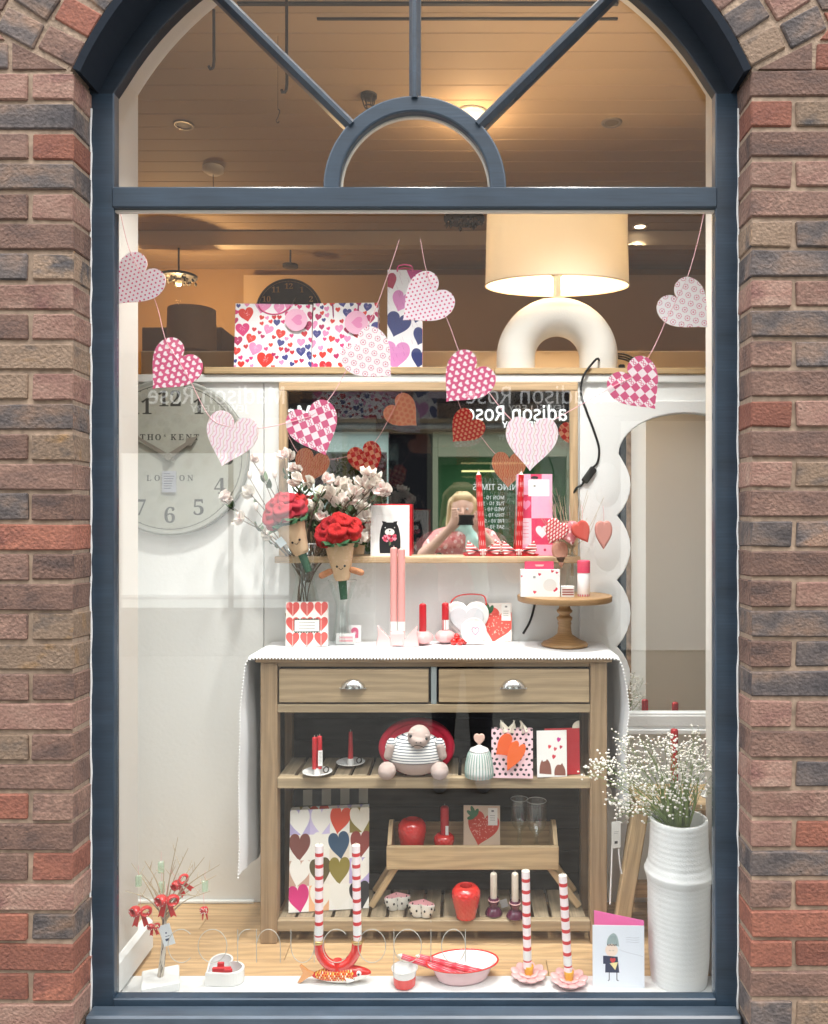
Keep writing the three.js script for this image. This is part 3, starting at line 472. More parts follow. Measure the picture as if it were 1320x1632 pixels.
{ // the table lamp: arch shaped plaster base and a big drum shade
  const d = 2.925, k = d / F, o = thing('table_lamp', 'large lit table lamp with white arch shaped base and cream drum shade', 'lamp', [X(888, d), LT2, Z(d)]);
  const R = 66 * k, r = 30.5 * k, leg = 0.05, pts = [V(-R, 0, 0), V(-R, leg * 0.5, 0)]; for (let i = 0; i <= 16; i++) { const a = Math.PI - Math.PI * i / 16; pts.push(V(R * Math.cos(a), leg + R * Math.sin(a), 0)); } pts.push(V(R, leg * 0.5, 0), V(R, 0, 0));
  const tb = tube(pts, r, 90, 32); part(o, 'base', [tb, new THREE.CircleGeometry(r, 32).rotateX(Math.PI / 2).translate(-R, 0.0006, 0), new THREE.CircleGeometry(r, 32).rotateX(Math.PI / 2).translate(R, 0.0006, 0)], withBump(std([0.76, 0.73, 0.68], 0.85), grain, 0.001, 6, 2));
  const top = leg + R + r, sy = Y(456, d) - LT2, H = 0.29;
  part(o, 'stem', cyl(0.013, 0.013, sy - top + 0.06, 0, top - 0.004, 0, 20), M.porcelain); part(o, 'socket', cyl(0.022, 0.02, 0.05, 0, sy + 0.04, 0, 20), M.brass);
  const shadeM = withBump(phys([0.86, 0.8, 0.69], 1, { transmission: 0.36, thickness: 0, side: THREE.DoubleSide }), weave, 0.0006, 30, 12);
  const oval = (g) => { g.scale(1, 1, 0.52); g.computeVertexNormals(); return g; };
  part(o, 'lamp_shade', oval(lathe([[0.2625, sy], [0.2565, sy + H], [0.2555, sy + H], [0.2615, sy]], 72)), shadeM);
  part(o, 'shade_trim', [oval(new THREE.TorusGeometry(0.2625, 0.003, 6, 72).rotateX(Math.PI / 2).translate(0, sy + 0.001, 0)), oval(new THREE.TorusGeometry(0.2565, 0.003, 6, 72).rotateX(Math.PI / 2).translate(0, sy + H, 0))], std([0.75, 0.6, 0.42], 0.8));
  part(o, 'shade_fitting', [0, 1, 2].map((i) => tube([V(0, sy + 0.09, 0), V(0.25 * Math.cos(i * 2.094 + 0.5), sy + 0.09, 0.13 * Math.sin(i * 2.094 + 0.5))], 0.0025, 4, 5)), M.brass);
  part(o, 'light_bulb', ball(0.032, 0, sy + 0.15, 0), std([1, 0.9, 0.75], 0.4, { emissive: new THREE.Color(3, 2.4, 1.6) }));
  const l = new THREE.PointLight(new THREE.Color(1, 0.75, 0.48), 0.85, 0, 2); l.position.set(X(888, d), LT2 + sy + 0.15, Z(d)); l.castShadow = true; l.shadow.radius = 1.5; scene.add(l);
  // its cord with an inline switch, over the ledge and behind the table
  const c = thing('power_cord', 'black lamp cord with inline switch hanging down the white partition', 'cord', [0, 0, 0]);
  const q = (x, y, dd = 2.835) => P(x, y, dd);
  part(c, 'cable', tube([q(958, 590, 3.0).setY(LT2 + 0.004), V(X(951, 2.84), LT2 + 0.03, ZB + 0.03), q(946, 577), q(930, 600), q(926, 626), q(935, 655), q(948, 690), q(955, 716), q(952, 738), q(944, 746)], 0.0042, 60, 8), M.black);
  part(c, 'switch', new RoundedBoxGeometry(0.026, 0.062, 0.02, 2, 0.006).rotateZ(-0.62).translate(...q(939, 757).toArray()), M.black);
  part(c, 'cable', tube([q(933, 764), q(927, 773), q(920, 777), q(912, 790, 2.845)], 0.0042, 14, 8), M.black);
  part(c, 'cable', tube([q(856, 930, 2.848), q(852, 965, 2.845), q(845, 990, 2.84), q(834, 1010, 2.83)], 0.0042, 16, 8), M.black);
  const e = thing('extension_cable', 'loose dark cable coil on the ledge right of the lamp base', 'cable', [0, 0, 0]); const z = Z(2.96);
  part(e, 'cable', [0, 1, 2].map((i) => tube([V(X(984, 2.96), LT2 + 0.075 - i * 0.008, z), V(X(995 + i * 3, 2.96), LT2 + 0.07 - i * 0.012, z + 0.01), V(X(1018, 2.96), LT2 + 0.04 - i * 0.01, z + 0.02), V(X(1035, 2.96), LT2 + 0.012, z + 0.02), V(X(1050, 2.96), LT2 + 0.005, z - 0.03)], 0.0035, 26, 6)), M.iron); part(e, 'plug', new RoundedBoxGeometry(0.022, 0.03, 0.024, 2, 0.005).translate(X(990, 2.96), LT2 + 0.017, z + 0.01), M.black);
}
// ------------------------------------------------------------------ mirrors
const MLY = Y(886, 2.8);
{
  const d = 2.845, o = thing('framed_mirror', 'rectangular mirror in a slim beech frame with ledge, in the middle of the partition', 'mirror', [0, 0, 0]);
  const x0 = X(445, d), x1 = X(921, d), y1 = Y(610, d), y0 = MLY, t = 0.028, z0 = ZB + 0.0015, z1 = ZB + 0.022;
  part(o, 'frame_rail', box(x0, x1, y1 - t, y1, z0, z1, 0.002), M.beech); part(o, 'frame_stile', box(x0, x0 + t, y0, y1 - t - 0.0005, z0, z1, 0.002), M.beech); part(o, 'frame_stile', box(x1 - t, x1, y0, y1 - t - 0.0005, z0, z1, 0.002), M.beech);
  part(o, 'ledge', box(x0, x1, y0 - 0.024, y0 - 0.0004, z0, ZB + 0.085, 0.003), M.beech);
  part(o, 'mirror_glass', box(x0 + t + 0.0005, x1 - t - 0.0005, y0 + 0.0005, y1 - t - 0.0008, z0, ZB + 0.008, 0.0005), M.mirror);
}
{ // arched mirror with scalloped plaster frame
  const d = 2.835, o = thing('scalloped_mirror', 'tall arched mirror with scalloped white plaster frame at the right of the partition', 'mirror', [0, 0, 0]);
  const hole = [], cxp = 1095, sc = [724, 822, 925, 1031, 1128];
  const p2 = (x, y) => [X(x, d), Y(y, d)];
  hole.push(p2(984, 1138)); for (let k = 4; k > 0; k--) { const ya = sc[k], yb = sc[k - 1]; for (let i = k === 4 ? 1 : 0; i < 8; i++) { const t = i / 8; hole.push(p2(982 + 22 * Math.pow(Math.sin(Math.PI * t), 0.8), ya + (yb - ya) * t)); } }
  for (let i = 0; i <= 24; i++) { const a = Math.PI - Math.PI * i / 24; hole.push(p2(cxp + 110 * Math.cos(a), 724 - 68 * Math.sin(a))); } hole.push(p2(1205, 1138));
  const out = poly([p2(926, 1172), p2(1240, 1172), p2(1240, 640), p2(926, 640)]); out.holes.push(new THREE.Path(hole.map((p) => new THREE.Vector2(...p))));
  part(o, 'frame', extr(out, 0.014, 0.004).translate(0, 0, ZB + 0.0055), M.matteWhite);
  part(o, 'mirror_glass', box(X(978, d), X(1212, d), Y(1142, d), Y(650, d), ZB + 0.001, ZB + 0.0035, 0.0004), M.mirror);
  for (let k = 0; k < 4; k++) { const [x, y] = p2(968, (sc[k] + sc[k + 1]) / 2), h = (sc[k + 1] - sc[k]) / F * d; const g = new THREE.SphereGeometry(1, 28, 20); g.scale(0.066, h * 0.5, 0.011); part(o, 'scallop', g.translate(x, y, ZB + 0.016), M.matteWhite); }
  part(o, 'lower_moulding', box(X(978, d), X(1212, d), Y(1170, d), Y(1162, d), ZB + 0.019, ZB + 0.034, 0.003), M.matteWhite); part(o, 'lower_moulding', box(X(982, d), X(1212, d), Y(1158, d), Y(1140, d), ZB + 0.019, ZB + 0.028, 0.003), M.matteWhite);
}
// ------------------------------------------------------------------ the console table
const DF = 2.58, ZT = Z(DF), TX0 = X(415, DF), TX1 = X(968, DF), TT = 1.066, SH1 = 0.668, SH2 = 0.206;
{
  const o = thing('console_table', 'pine console table with two cup handled drawers and two slatted shelves', 'table', [0, 0, 0]);
  const pw = 0.054, zb = ZB + 0.012, ix0 = TX0 + pw, ix1 = TX1 - pw, fy = (py) => Y(py, DF);
  for (const [a, b] of [[TX0, TX0 + pw], [TX1 - pw, TX1]]) { part(o, 'leg', box(a, b, FY, 1.039, ZT - 0.05, ZT, 0.003), M.pine); part(o, 'leg', box(a, b, FY, 1.039, zb, zb + 0.05, 0.003), M.pine); }
  part(o, 'table_top', box(TX0 - 0.014, TX1 + 0.014, 1.04, 1.0625, zb, ZT + 0.012, 0.003), M.pine);
  part(o, 'rail', box(ix0 + 0.0006, ix1 - 0.0006, fy(1063), 1.0392, ZT - 0.03, ZT - 0.004, 0.002), M.pine); part(o, 'rail', box(ix0 + 0.0006, ix1 - 0.0006, fy(1136), fy(1123), ZT - 0.04, ZT - 0.002, 0.002), M.shelf);
  part(o, 'divider', box(X(687, DF), X(696, DF), fy(1122.5), fy(1063.5), ZT - 0.04, ZT - 0.003, 0.001), std([0.3, 0.34, 0.34], 0.6));
  for (const [a, b] of [[445, 683], [699.5, 939.5]]) {
    const dr = part(o, 'drawer', box(X(a, DF), X(b, DF), fy(1119.5), fy(1067), ZT - 0.025, ZT + 0.001, 0.002), M.drawer);
    const cx = X((a + b) / 2 - 1, DF), cy = fy(1094), g = new THREE.SphereGeometry(0.04, 28, 14, 0, Math.PI, 0, Math.PI / 2); g.scale(1, 0.75, 0.62);
    part(dr, 'cup_handle', [g.translate(cx, cy - 0.004, ZT + 0.0015), box(cx - 0.043, cx + 0.043, cy - 0.008, cy - 0.003, ZT + 0.001, ZT + 0.0045, 0.001)], M.chrome);
  }
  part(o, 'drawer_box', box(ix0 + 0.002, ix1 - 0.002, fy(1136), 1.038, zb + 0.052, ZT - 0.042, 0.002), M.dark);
  for (const [sh, pa, pb] of [[SH1, 1257, 1240], [SH2, 1490, 1468]]) {
    part(o, 'shelf_rail', box(ix0 + 0.0006, ix1 - 0.0006, fy(pb) - 17 / F * DF, fy(pb) + 0.001, ZT - 0.025, ZT - 0.001, 0.002), M.shelf);
    const n = 17, W = (ix1 - ix0 - 0.004) / n; for (let i = 0; i < n; i++) part(o, 'slat', box(ix0 + 0.002 + i * W, ix0 + 0.002 + (i + 1) * W - 0.0105, sh - 0.018, sh, zb + 0.052, ZT - 0.0256, 0.0015), M.slat);
  }
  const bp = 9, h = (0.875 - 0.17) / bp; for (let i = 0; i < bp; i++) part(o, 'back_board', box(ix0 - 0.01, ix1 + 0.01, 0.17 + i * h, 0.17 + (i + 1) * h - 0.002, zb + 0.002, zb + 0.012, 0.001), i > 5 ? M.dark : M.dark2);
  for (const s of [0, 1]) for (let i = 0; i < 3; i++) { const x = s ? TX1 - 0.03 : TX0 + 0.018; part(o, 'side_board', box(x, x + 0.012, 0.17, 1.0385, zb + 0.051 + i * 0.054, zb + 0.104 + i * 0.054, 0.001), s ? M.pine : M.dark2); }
}
{ // white runner: over the table and down both ends, with a picot edge
  const o = thing('table_runner', 'white cotton runner with bobble edging draped over the table and down both ends', 'tablecloth', [0, 0, 0]);
  const zf = ZT + 0.02, zb = ZB + 0.016, NX = 120, NZ = 14, xl = TX0 - 0.03, xr = TX1 + 0.03, dl = 0.7, drp = 0.5, L = dl + (xr - xl) + drp;
  const at = (u, v) => { // u metres along, v from the back (0) to the front (1)
    const z = zb + (zf - zb) * v; let x, y, dz = 0;
    const r = 0.022, hang = (q, s) => { const wob = 0.012 * Math.sin(v * 7 + q * 5 + s) * Math.min(1, q * 4) + 0.006 * Math.sin(q * 17 + v * 3 + s); return [wob, q]; };
    if (u < dl) { const q = dl - u, [w] = hang(q, 1); x = xl - 0.002 - Math.min(q, r) * 0.3 + w * 0.3 - 0.02 * Math.min(1, q * 6) * Math.pow(Math.max(0, v - 0.55) / 0.45, 1.3) + 0.003 * Math.sin(v * 22 + q * 2) * Math.min(1, q * 5); y = TT - Math.max(0, q - 0.004) - 0.004; dz = 0.008 * Math.sin(q * 9) * v; }
    else if (u > L - drp) { const q = u - (L - drp), [w] = hang(q, 3); x = xr + 0.002 + Math.min(q, r) * 0.3 + w * 0.6 + 0.03 * Math.min(1, q * 6) * Math.pow(Math.max(0, v - 0.55) / 0.45, 1.3) + 0.003 * Math.sin(v * 22 + q * 2) * Math.min(1, q * 5); y = TT - Math.max(0, q - 0.004) - 0.004; dz = 0.015 * Math.sin(q * 8 + 1) * v; }
    else { x = xl + (u - dl); y = TT + 0.0012 + 0.0008 * Math.sin(x * 23 + v * 4); const e = Math.min(x - xl, xr - x); y += -0.004 * Math.exp(-e * 60); }
    if (v > 0.94) { y -= (v - 0.94) * 0.16; }
    return [x, y, z + dz];
  };
  const pos = [], uv = [], idx = []; for (let i = 0; i <= NX * 2; i++) for (let j = 0; j <= NZ; j++) { pos.push(...at(L * i / (NX * 2), j / NZ)); uv.push(L * i / (NX * 2), j / NZ * 0.28); if (i && j) { const a = i * (NZ + 1) + j; idx.push(a - NZ - 2, a - 1, a, a - NZ - 2, a, a - NZ - 1); } }
  const g = new THREE.BufferGeometry(); g.setAttribute('position', new THREE.Float32BufferAttribute(pos, 3)); g.setAttribute('uv', new THREE.Float32BufferAttribute(uv, 2)); g.setIndex(idx); g.computeVertexNormals(); part(o, 'cloth', g, M.linen);
  const pom = new THREE.IcosahedronGeometry(0.0036, 0), gs = []; for (let u = 0; u < L; u += 0.0105) { const [x, y, z] = at(u, 1); gs.push(pom.clone().translate(x, y - 0.003, z + 0.002)); } part(o, 'bobble_edging', gs, M.trim).userData.kind = 'stuff';
  const tx = X(982, 2.57); part(o, 'price_tag', new THREE.BoxGeometry(0.032, 0.085, 0.0015).rotateY(0.3).translate(tx, Y(1330, 2.57), ZT + 0.012), print(64, 160, (q) => { q.fillStyle = '#eeeeea'; q.fillRect(0, 0, 64, 160); q.fillStyle = '#9a9a9a'; q.fillRect(14, 60, 36, 2); q.fillRect(14, 70, 30, 2); q.fillStyle = '#333'; q.fillRect(20, 118, 22, 16); })); part(o, 'tag_loop', tube([V(tx, Y(1300, 2.57), ZT + 0.012), V(tx + 0.002, Y(1310, 2.57), ZT + 0.012)], 0.001, 4, 4), M.trim);
  part(o, 'ribbon', [tube([V(tx - 0.012, Y(1345, 2.57), ZT + 0.011), V(tx - 0.016, Y(1400, 2.57), ZT + 0.012), V(tx - 0.02, Y(1440, 2.57), ZT + 0.014)], 0.0028, 10, 4), tube([V(tx + 0.008, Y(1352, 2.57), ZT + 0.014), V(tx + 0.012, Y(1375, 2.57), ZT + 0.014), V(tx + 0.018, Y(1392, 2.57), ZT + 0.012)], 0.0028, 10, 4)], M.trim);
}

// ------------------------------------------------------------------ the heart garland
const pal = { front: { bg: '#f7e4ec', ink: '#d63f72', soft: '#eaa3be', deep: '#d96088', pale: '#fbe9ee', gold: '#c9a77a' }, back: { bg: '#d59a7c', ink: '#b0121e', soft: '#c23a36', deep: '#b8141f', pale: '#dc9a7e', gold: '#b0121e' } };
const patterns = {
  dots: (g, c, back) => { g.fillStyle = back ? c.bg : '#f8e6ef'; g.fillRect(0, 0, 320, 320); g.fillStyle = c.ink; for (let j = 0; j < 14; j++) for (let i = -1; i < 14; i++) dot(g, i * 27 + (j % 2) * 13.5, j * 24, 5.6); },
  hearts: (g, c) => { g.fillStyle = c.deep; g.fillRect(0, 0, 320, 320); g.fillStyle = c.pale; for (let j = 0; j < 10; j++) for (let i = -1; i < 9; i++) heart2d(g, i * 42 + (j % 2) * 21 + 8, j * 36 + 10, 27, 0.2 + (i + j) % 3 * 0.2, 1.1); },
  waves: (g, c, back) => { g.fillStyle = back ? c.bg : '#f9e8ee'; g.fillRect(0, 0, 320, 320); for (let i = 0; i < 16; i++) { g.beginPath(); for (let y = 0; y <= 320; y += 4) { const x = i * 22 + 5 * Math.sin(y / 10); y ? g.lineTo(x, y) : g.moveTo(x, y); } g.lineWidth = i % 2 ? 4.2 : 2.2; g.strokeStyle = i % 2 ? c.soft : c.gold; g.stroke(); if (i % 2 === 0) { g.fillStyle = c.soft; for (let y = 10; y < 320; y += 31) dot(g, i * 22 + 11, y, 3.2); } } },
  check: (g, c) => { for (let j = 0; j < 8; j++) for (let i = 0; i < 8; i++) { g.fillStyle = (i + j) % 2 ? c.pale : c.deep; g.fillRect(i * 42, j * 42, 42, 42); g.strokeStyle = (i + j) % 2 ? c.deep : c.pale; g.lineWidth = 4; if ((i + j * 3) % 4 === 1) { ringAt(g, i * 42 + 21, j * 42 + 10, 8); ringAt(g, i * 42 + 21, j * 42 + 31, 8); } } },
  blooms: (g, c, back) => { g.fillStyle = back ? c.bg : '#fbf4f6'; g.fillRect(0, 0, 320, 320); for (let j = 0; j < 8; j++) for (let i = -1; i < 8; i++) { const x = i * 52 + (j % 2) * 26 + 10, y = j * 46 + 12; g.strokeStyle = c.ink; g.lineWidth = 3.2; g.setLineDash([8, 3]); ringAt(g, x, y, 15); g.setLineDash([]); g.fillStyle = c.ink; dot(g, x, y, 4.5); } },
};
const heartMat = {}; for (const k in patterns) heartMat[k] = ['front', 'back'].map((s) => print(320, 320, (g) => patterns[k](g, pal[s], s === 'back'), 0.75));
const DG = 2.262;
{
  const W = 0.148, H = 0.152, f = uvFit(extr(heartShape(W, H), 0.0016, 0, 16), -W / 2, -H / 2, W, H), b = f.clone().translate(0, 0, -0.0019);
  const list = [ // centre in the picture, turn, pattern, description
    [215, 452, -42, 'dots', 'pale pink spotted paper heart at the far left top of the garland'], [273, 588, -42, 'hearts', 'deep pink paper heart with small cream hearts, second down on the left'],
    [366, 702, -17, 'waves', 'pale paper heart with pink wavy lines in front of the big clock'], [503, 686, 22, 'check', 'pink chequered paper heart over the upper left of the framed mirror'],
    [593, 571, 46, 'blooms', 'white paper heart with pink ring flowers below the plum handled gift bag'], [675, 482, -50, 'dots', 'pale pink spotted paper heart in front of the tall bottle bag'],
    [740, 608, -42, 'hearts', 'deep pink paper heart with small cream hearts at the middle top of the framed mirror'], [847, 708, -3, 'waves', 'pale paper heart with pink wavy lines hanging straight before the mirror, right'],
    [1018, 618, 38, 'check', 'pink chequered paper heart over the arch of the scalloped mirror'], [1097, 492, 46, 'blooms', 'white paper heart with pink ring flowers at the far right end of the garland']];
  for (const [x, y, a, k, lab] of list) { const p = P(x, y, DG), o = thing('paper_heart', lab, 'paper heart', [p.x, p.y, p.z], 0, 'hearts of the paper garland'); o.rotation.set(rr(-0.04, 0.04), rr(-0.1, 0.1), a * Math.PI / 180); part(o, 'printed_front', f, heartMat[k][0]); part(o, 'printed_back', b, heartMat[k][1]); }
  const q = (x, y) => P(x, y, DG).setZ(Z(DG) + 0.0022), seg = (...p) => tube(p.map((v) => q(...v)), 0.0011, p.length * 5, 5);
  const t = single('garland_string', 'fine pink twine looping down through the left five hearts of the garland', 'string', [seg([192, 338], [206, 395], [222, 430], [240, 460], [252, 492], [266, 545], [285, 575], [300, 600], [338, 668], [360, 679], [395, 682], [420, 682], [470, 671], [500, 661], [528, 632], [550, 595], [575, 545], [600, 490], [618, 440], [637, 382])], M.string);
  single('garland_string', 'fine pink twine looping down through the right five hearts of the garland', 'string', [seg([670, 382], [682, 440], [700, 480], [717, 520], [734, 565], [752, 592], [775, 620], [808, 662], [828, 678], [862, 680], [885, 668], [935, 640], [985, 612], [1012, 598], [1040, 558], [1062, 510], [1078, 478], [1096, 440], [1112, 385], [1122, 340])], M.string);
}
// ------------------------------------------------------------------ small builders
const wickAt = (o, x, y, z, h = 0.008) => part(o, 'wick', cyl(0.0011, 0.0009, h, x, y, z, 6), M.wick);
const stand = (py, y) => (EYE - y) * F / (py - CY);   // depth at which a base seen at that pixel row touches a surface of that height
function candleGeo(r, h) { return lathe([[0, 0], [r, 0], [r, h - r * 0.5], [r * 0.75, h - r * 0.15], [r * 0.2, h], [0, h]], 20); }
function greeting(name, label, cat, [x, y, z], turn, w, h, t, mats, lean = -0.1, group) { const o = thing(name, label, cat, [x, y, z], turn, group); const c = part(o, 'card_front', new THREE.BoxGeometry(w, h, t).translate(0, h / 2, 0), mats); c.rotation.x = lean; return o; }
const strawberry = (g, w, h, cx, cy, s, red = '#e2584e') => { g.fillStyle = red; heart2d(g, cx, cy, s, 0.25, 0.95); g.fillStyle = '#f7c9b8'; for (let i = 0; i < 60; i++) { const a = rr(0, 6.28), r = Math.sqrt(rnd()) * s * 0.36; dot(g, cx + r * Math.cos(a), cy - s * 0.05 + r * Math.sin(a) * 0.95, s * 0.013); } g.fillStyle = '#3f6f4c'; for (const [a, l] of [[-2.5, 0.3], [-1.9, 0.34], [-1.2, 0.26], [2.9, 0.24]]) { g.save(); g.translate(cx - s * 0.22, cy - s * 0.36); g.rotate(a); g.beginPath(); g.ellipse(l * s * 0.5, 0, l * s * 0.5, s * 0.06, 0, 0, 7); g.fill(); g.restore(); } };
const sticker = (g, x, y, w, h) => { g.fillStyle = '#f3efe9'; g.fillRect(x, y, w, h); g.fillStyle = '#777'; g.fillRect(x + w * 0.36, y + h * 0.12, w * 0.26, h * 0.1); g.fillStyle = '#b5b0aa'; for (let i = 0; i < 3; i++) g.fillRect(x + w * 0.2, y + h * (0.42 + i * 0.13), w * 0.55, h * 0.035); };

// ------------------------------------------------------------------ on the mirror's ledge
{
  const z = ZB + 0.06;
  const bear = greeting('greeting_card', 'white card of a black bear holding a pink heart bouquet, on the mirror ledge', 'card', [X(622, 2.8), MLY, z + 0.008], 0.03, 0.135, 0.178, 0.003, cardMats(print(256, 340, (g) => {
    g.fillStyle = '#eceae8'; g.fillRect(0, 0, 256, 340); g.fillStyle = '#c9c5c4'; for (let i = 0; i < 20; i++) g.fillRect(38 + i * 9, 58 + (i % 3), 6, 2); for (let i = 0; i < 9; i++) g.fillRect(88 + i * 9, 70, 6, 2);
    g.fillStyle = '#17171a'; g.beginPath(); g.moveTo(62, 322); g.bezierCurveTo(50, 230, 66, 120, 92, 116); g.lineTo(160, 116); g.bezierCurveTo(190, 120, 206, 230, 194, 322); g.closePath(); g.fill(); g.beginPath(); g.moveTo(74, 106); g.lineTo(106, 112); g.lineTo(84, 134); g.fill(); g.beginPath(); g.moveTo(178, 106); g.lineTo(148, 112); g.lineTo(170, 134); g.fill();
    g.fillStyle = '#f3f1ee'; g.beginPath(); g.ellipse(126, 180, 32, 24, 0, 0, 7); g.fill(); g.fillStyle = '#17171a'; dot(g, 126, 170, 5); g.fillRect(120, 186, 13, 2); g.fillStyle = '#fff'; dot(g, 96, 150, 3.5); dot(g, 158, 150, 3.5);
    for (let i = 0; i < 26; i++) { g.fillStyle = pick(['#e0526d', '#f09aae', '#c62f4a']); heart2d(g, rr(84, 170), rr(205, 242), rr(15, 26), rr(-0.5, 0.5)); } g.fillStyle = '#7c9a6a'; g.fillRect(122, 244, 4, 26); g.fillRect(130, 244, 4, 22);
  })), -0.07);
  const env = part(bear, 'envelope', box(-0.06, 0.0755, 0.001, 0.183, -0.009, -0.005, 0.0006), M.red, 'red envelope behind the card'); env.rotation.x = -0.07;
  const polka = print(64, 256, (g) => { g.fillStyle = '#c3121e'; g.fillRect(0, 0, 64, 256); g.fillStyle = '#f3dcd8'; for (let j = 0; j < 20; j++) for (let i = 0; i < 4; i++) dot(g, i * 16 + (j % 2) * 8, j * 13, 2.4); }, 0.4);
  const stripes = print(64, 64, (g) => { g.fillStyle = '#efe6e2'; g.fillRect(0, 0, 64, 64); g.fillStyle = '#c3121e'; for (let i = 0; i < 5; i++) g.fillRect(0, i * 13 + 3, 64, 6); }, 0.7);
  for (const [tx, bx, lab] of [[763, 770, 'red spotted taper candle in a striped bow holder, left one on the mirror ledge'], [831, 827, 'red spotted taper candle in a striped bow holder, beside the tall pink pack']]) {
    const d = 2.8, zz = Z(d) + 0.002, o = thing('bow_candle', lab, 'candle', [X(bx, d), MLY, zz], 0, 'spotted candles in bow holders'); const h = Y(755, d) - MLY, dx = X(tx, d) - X(bx, d);
    part(o, 'candle', taper([V(0, 0.012, 0), V(dx * 0.5, h * 0.5, 0), V(dx, h - 0.004, 0)], 0.0128, 0.0095, 24, 14), polka); part(o, 'candle_tip', new THREE.ConeGeometry(0.0093, 0.016, 12).translate(dx, h + 0.002, 0), M.creamWax); wickAt(o, dx, h + 0.008, 0);
    for (const s of [-1, 1]) { const sh = new THREE.Shape(); sh.moveTo(s * 0.004, 0.012); sh.lineTo(s * 0.052, 0.05); sh.lineTo(s * 0.06, 0.026); sh.lineTo(s * 0.05, 0.008); sh.lineTo(s * 0.004, 0.02); part(o, 'bow_loop', uvFit(extr(sh, 0.012, 0.002).translate(0, 0, 0.006), 0, 0, 0.06, 0.05), stripes); const tl = poly([[s * 0.004, 0.014], [s * 0.07, 0.007], [s * 0.062, 0.001], [s * 0.006, 0.001]]); part(o, 'bow_tail', extr(tl, 0.014, 0.001).translate(0, 0, 0.002), M.red); }
    part(o, 'knot', uvFit(new RoundedBoxGeometry(0.022, 0.026, 0.026, 2, 0.005), 0, -0.013, 0.06, 0.026).rotateZ(1.57).translate(0, 0.0135, 0.006), stripes);
  }
  greeting('gift_pack', 'tall pink and red chequered gift pack with white label, right end of the mirror ledge', 'gift pack', [X(853, 2.8), MLY, z - 0.012], 0, 0.125, 0.288, 0.012, cardMats(print(256, 590, (g) => {
    g.fillStyle = '#eaa8c4'; g.fillRect(0, 0, 256, 590); g.fillStyle = '#d23a62'; g.fillRect(0, 150, 104, 170); g.fillRect(104, 320, 152, 190); g.fillStyle = '#f0c6d4'; g.fillRect(0, 320, 104, 190); g.fillStyle = '#cf3f66'; g.fillRect(100, 0, 80, 36); g.fillStyle = '#2c2226'; g.beginPath(); g.ellipse(128, 26, 26, 12, 0, 0, 7); g.fill();
    g.fillStyle = '#f3f0f0'; g.fillRect(84, 40, 150, 120); g.fillStyle = '#8a8a8a'; g.fillRect(120, 78, 16, 16); g.fillStyle = '#e88aae'; heart2d(g, 64, 226, 70); g.fillStyle = '#f6dfe6'; heart2d(g, 180, 420, 90); g.fillStyle = '#c8305a'; for (let i = 0; i < 5; i++) g.fillRect(20, 350 + i * 26, 64, 3); dot(g, 50, 548, 12); dot(g, 130, 548, 12); dot(g, 200, 548, 10);
  })), -0.06);
}
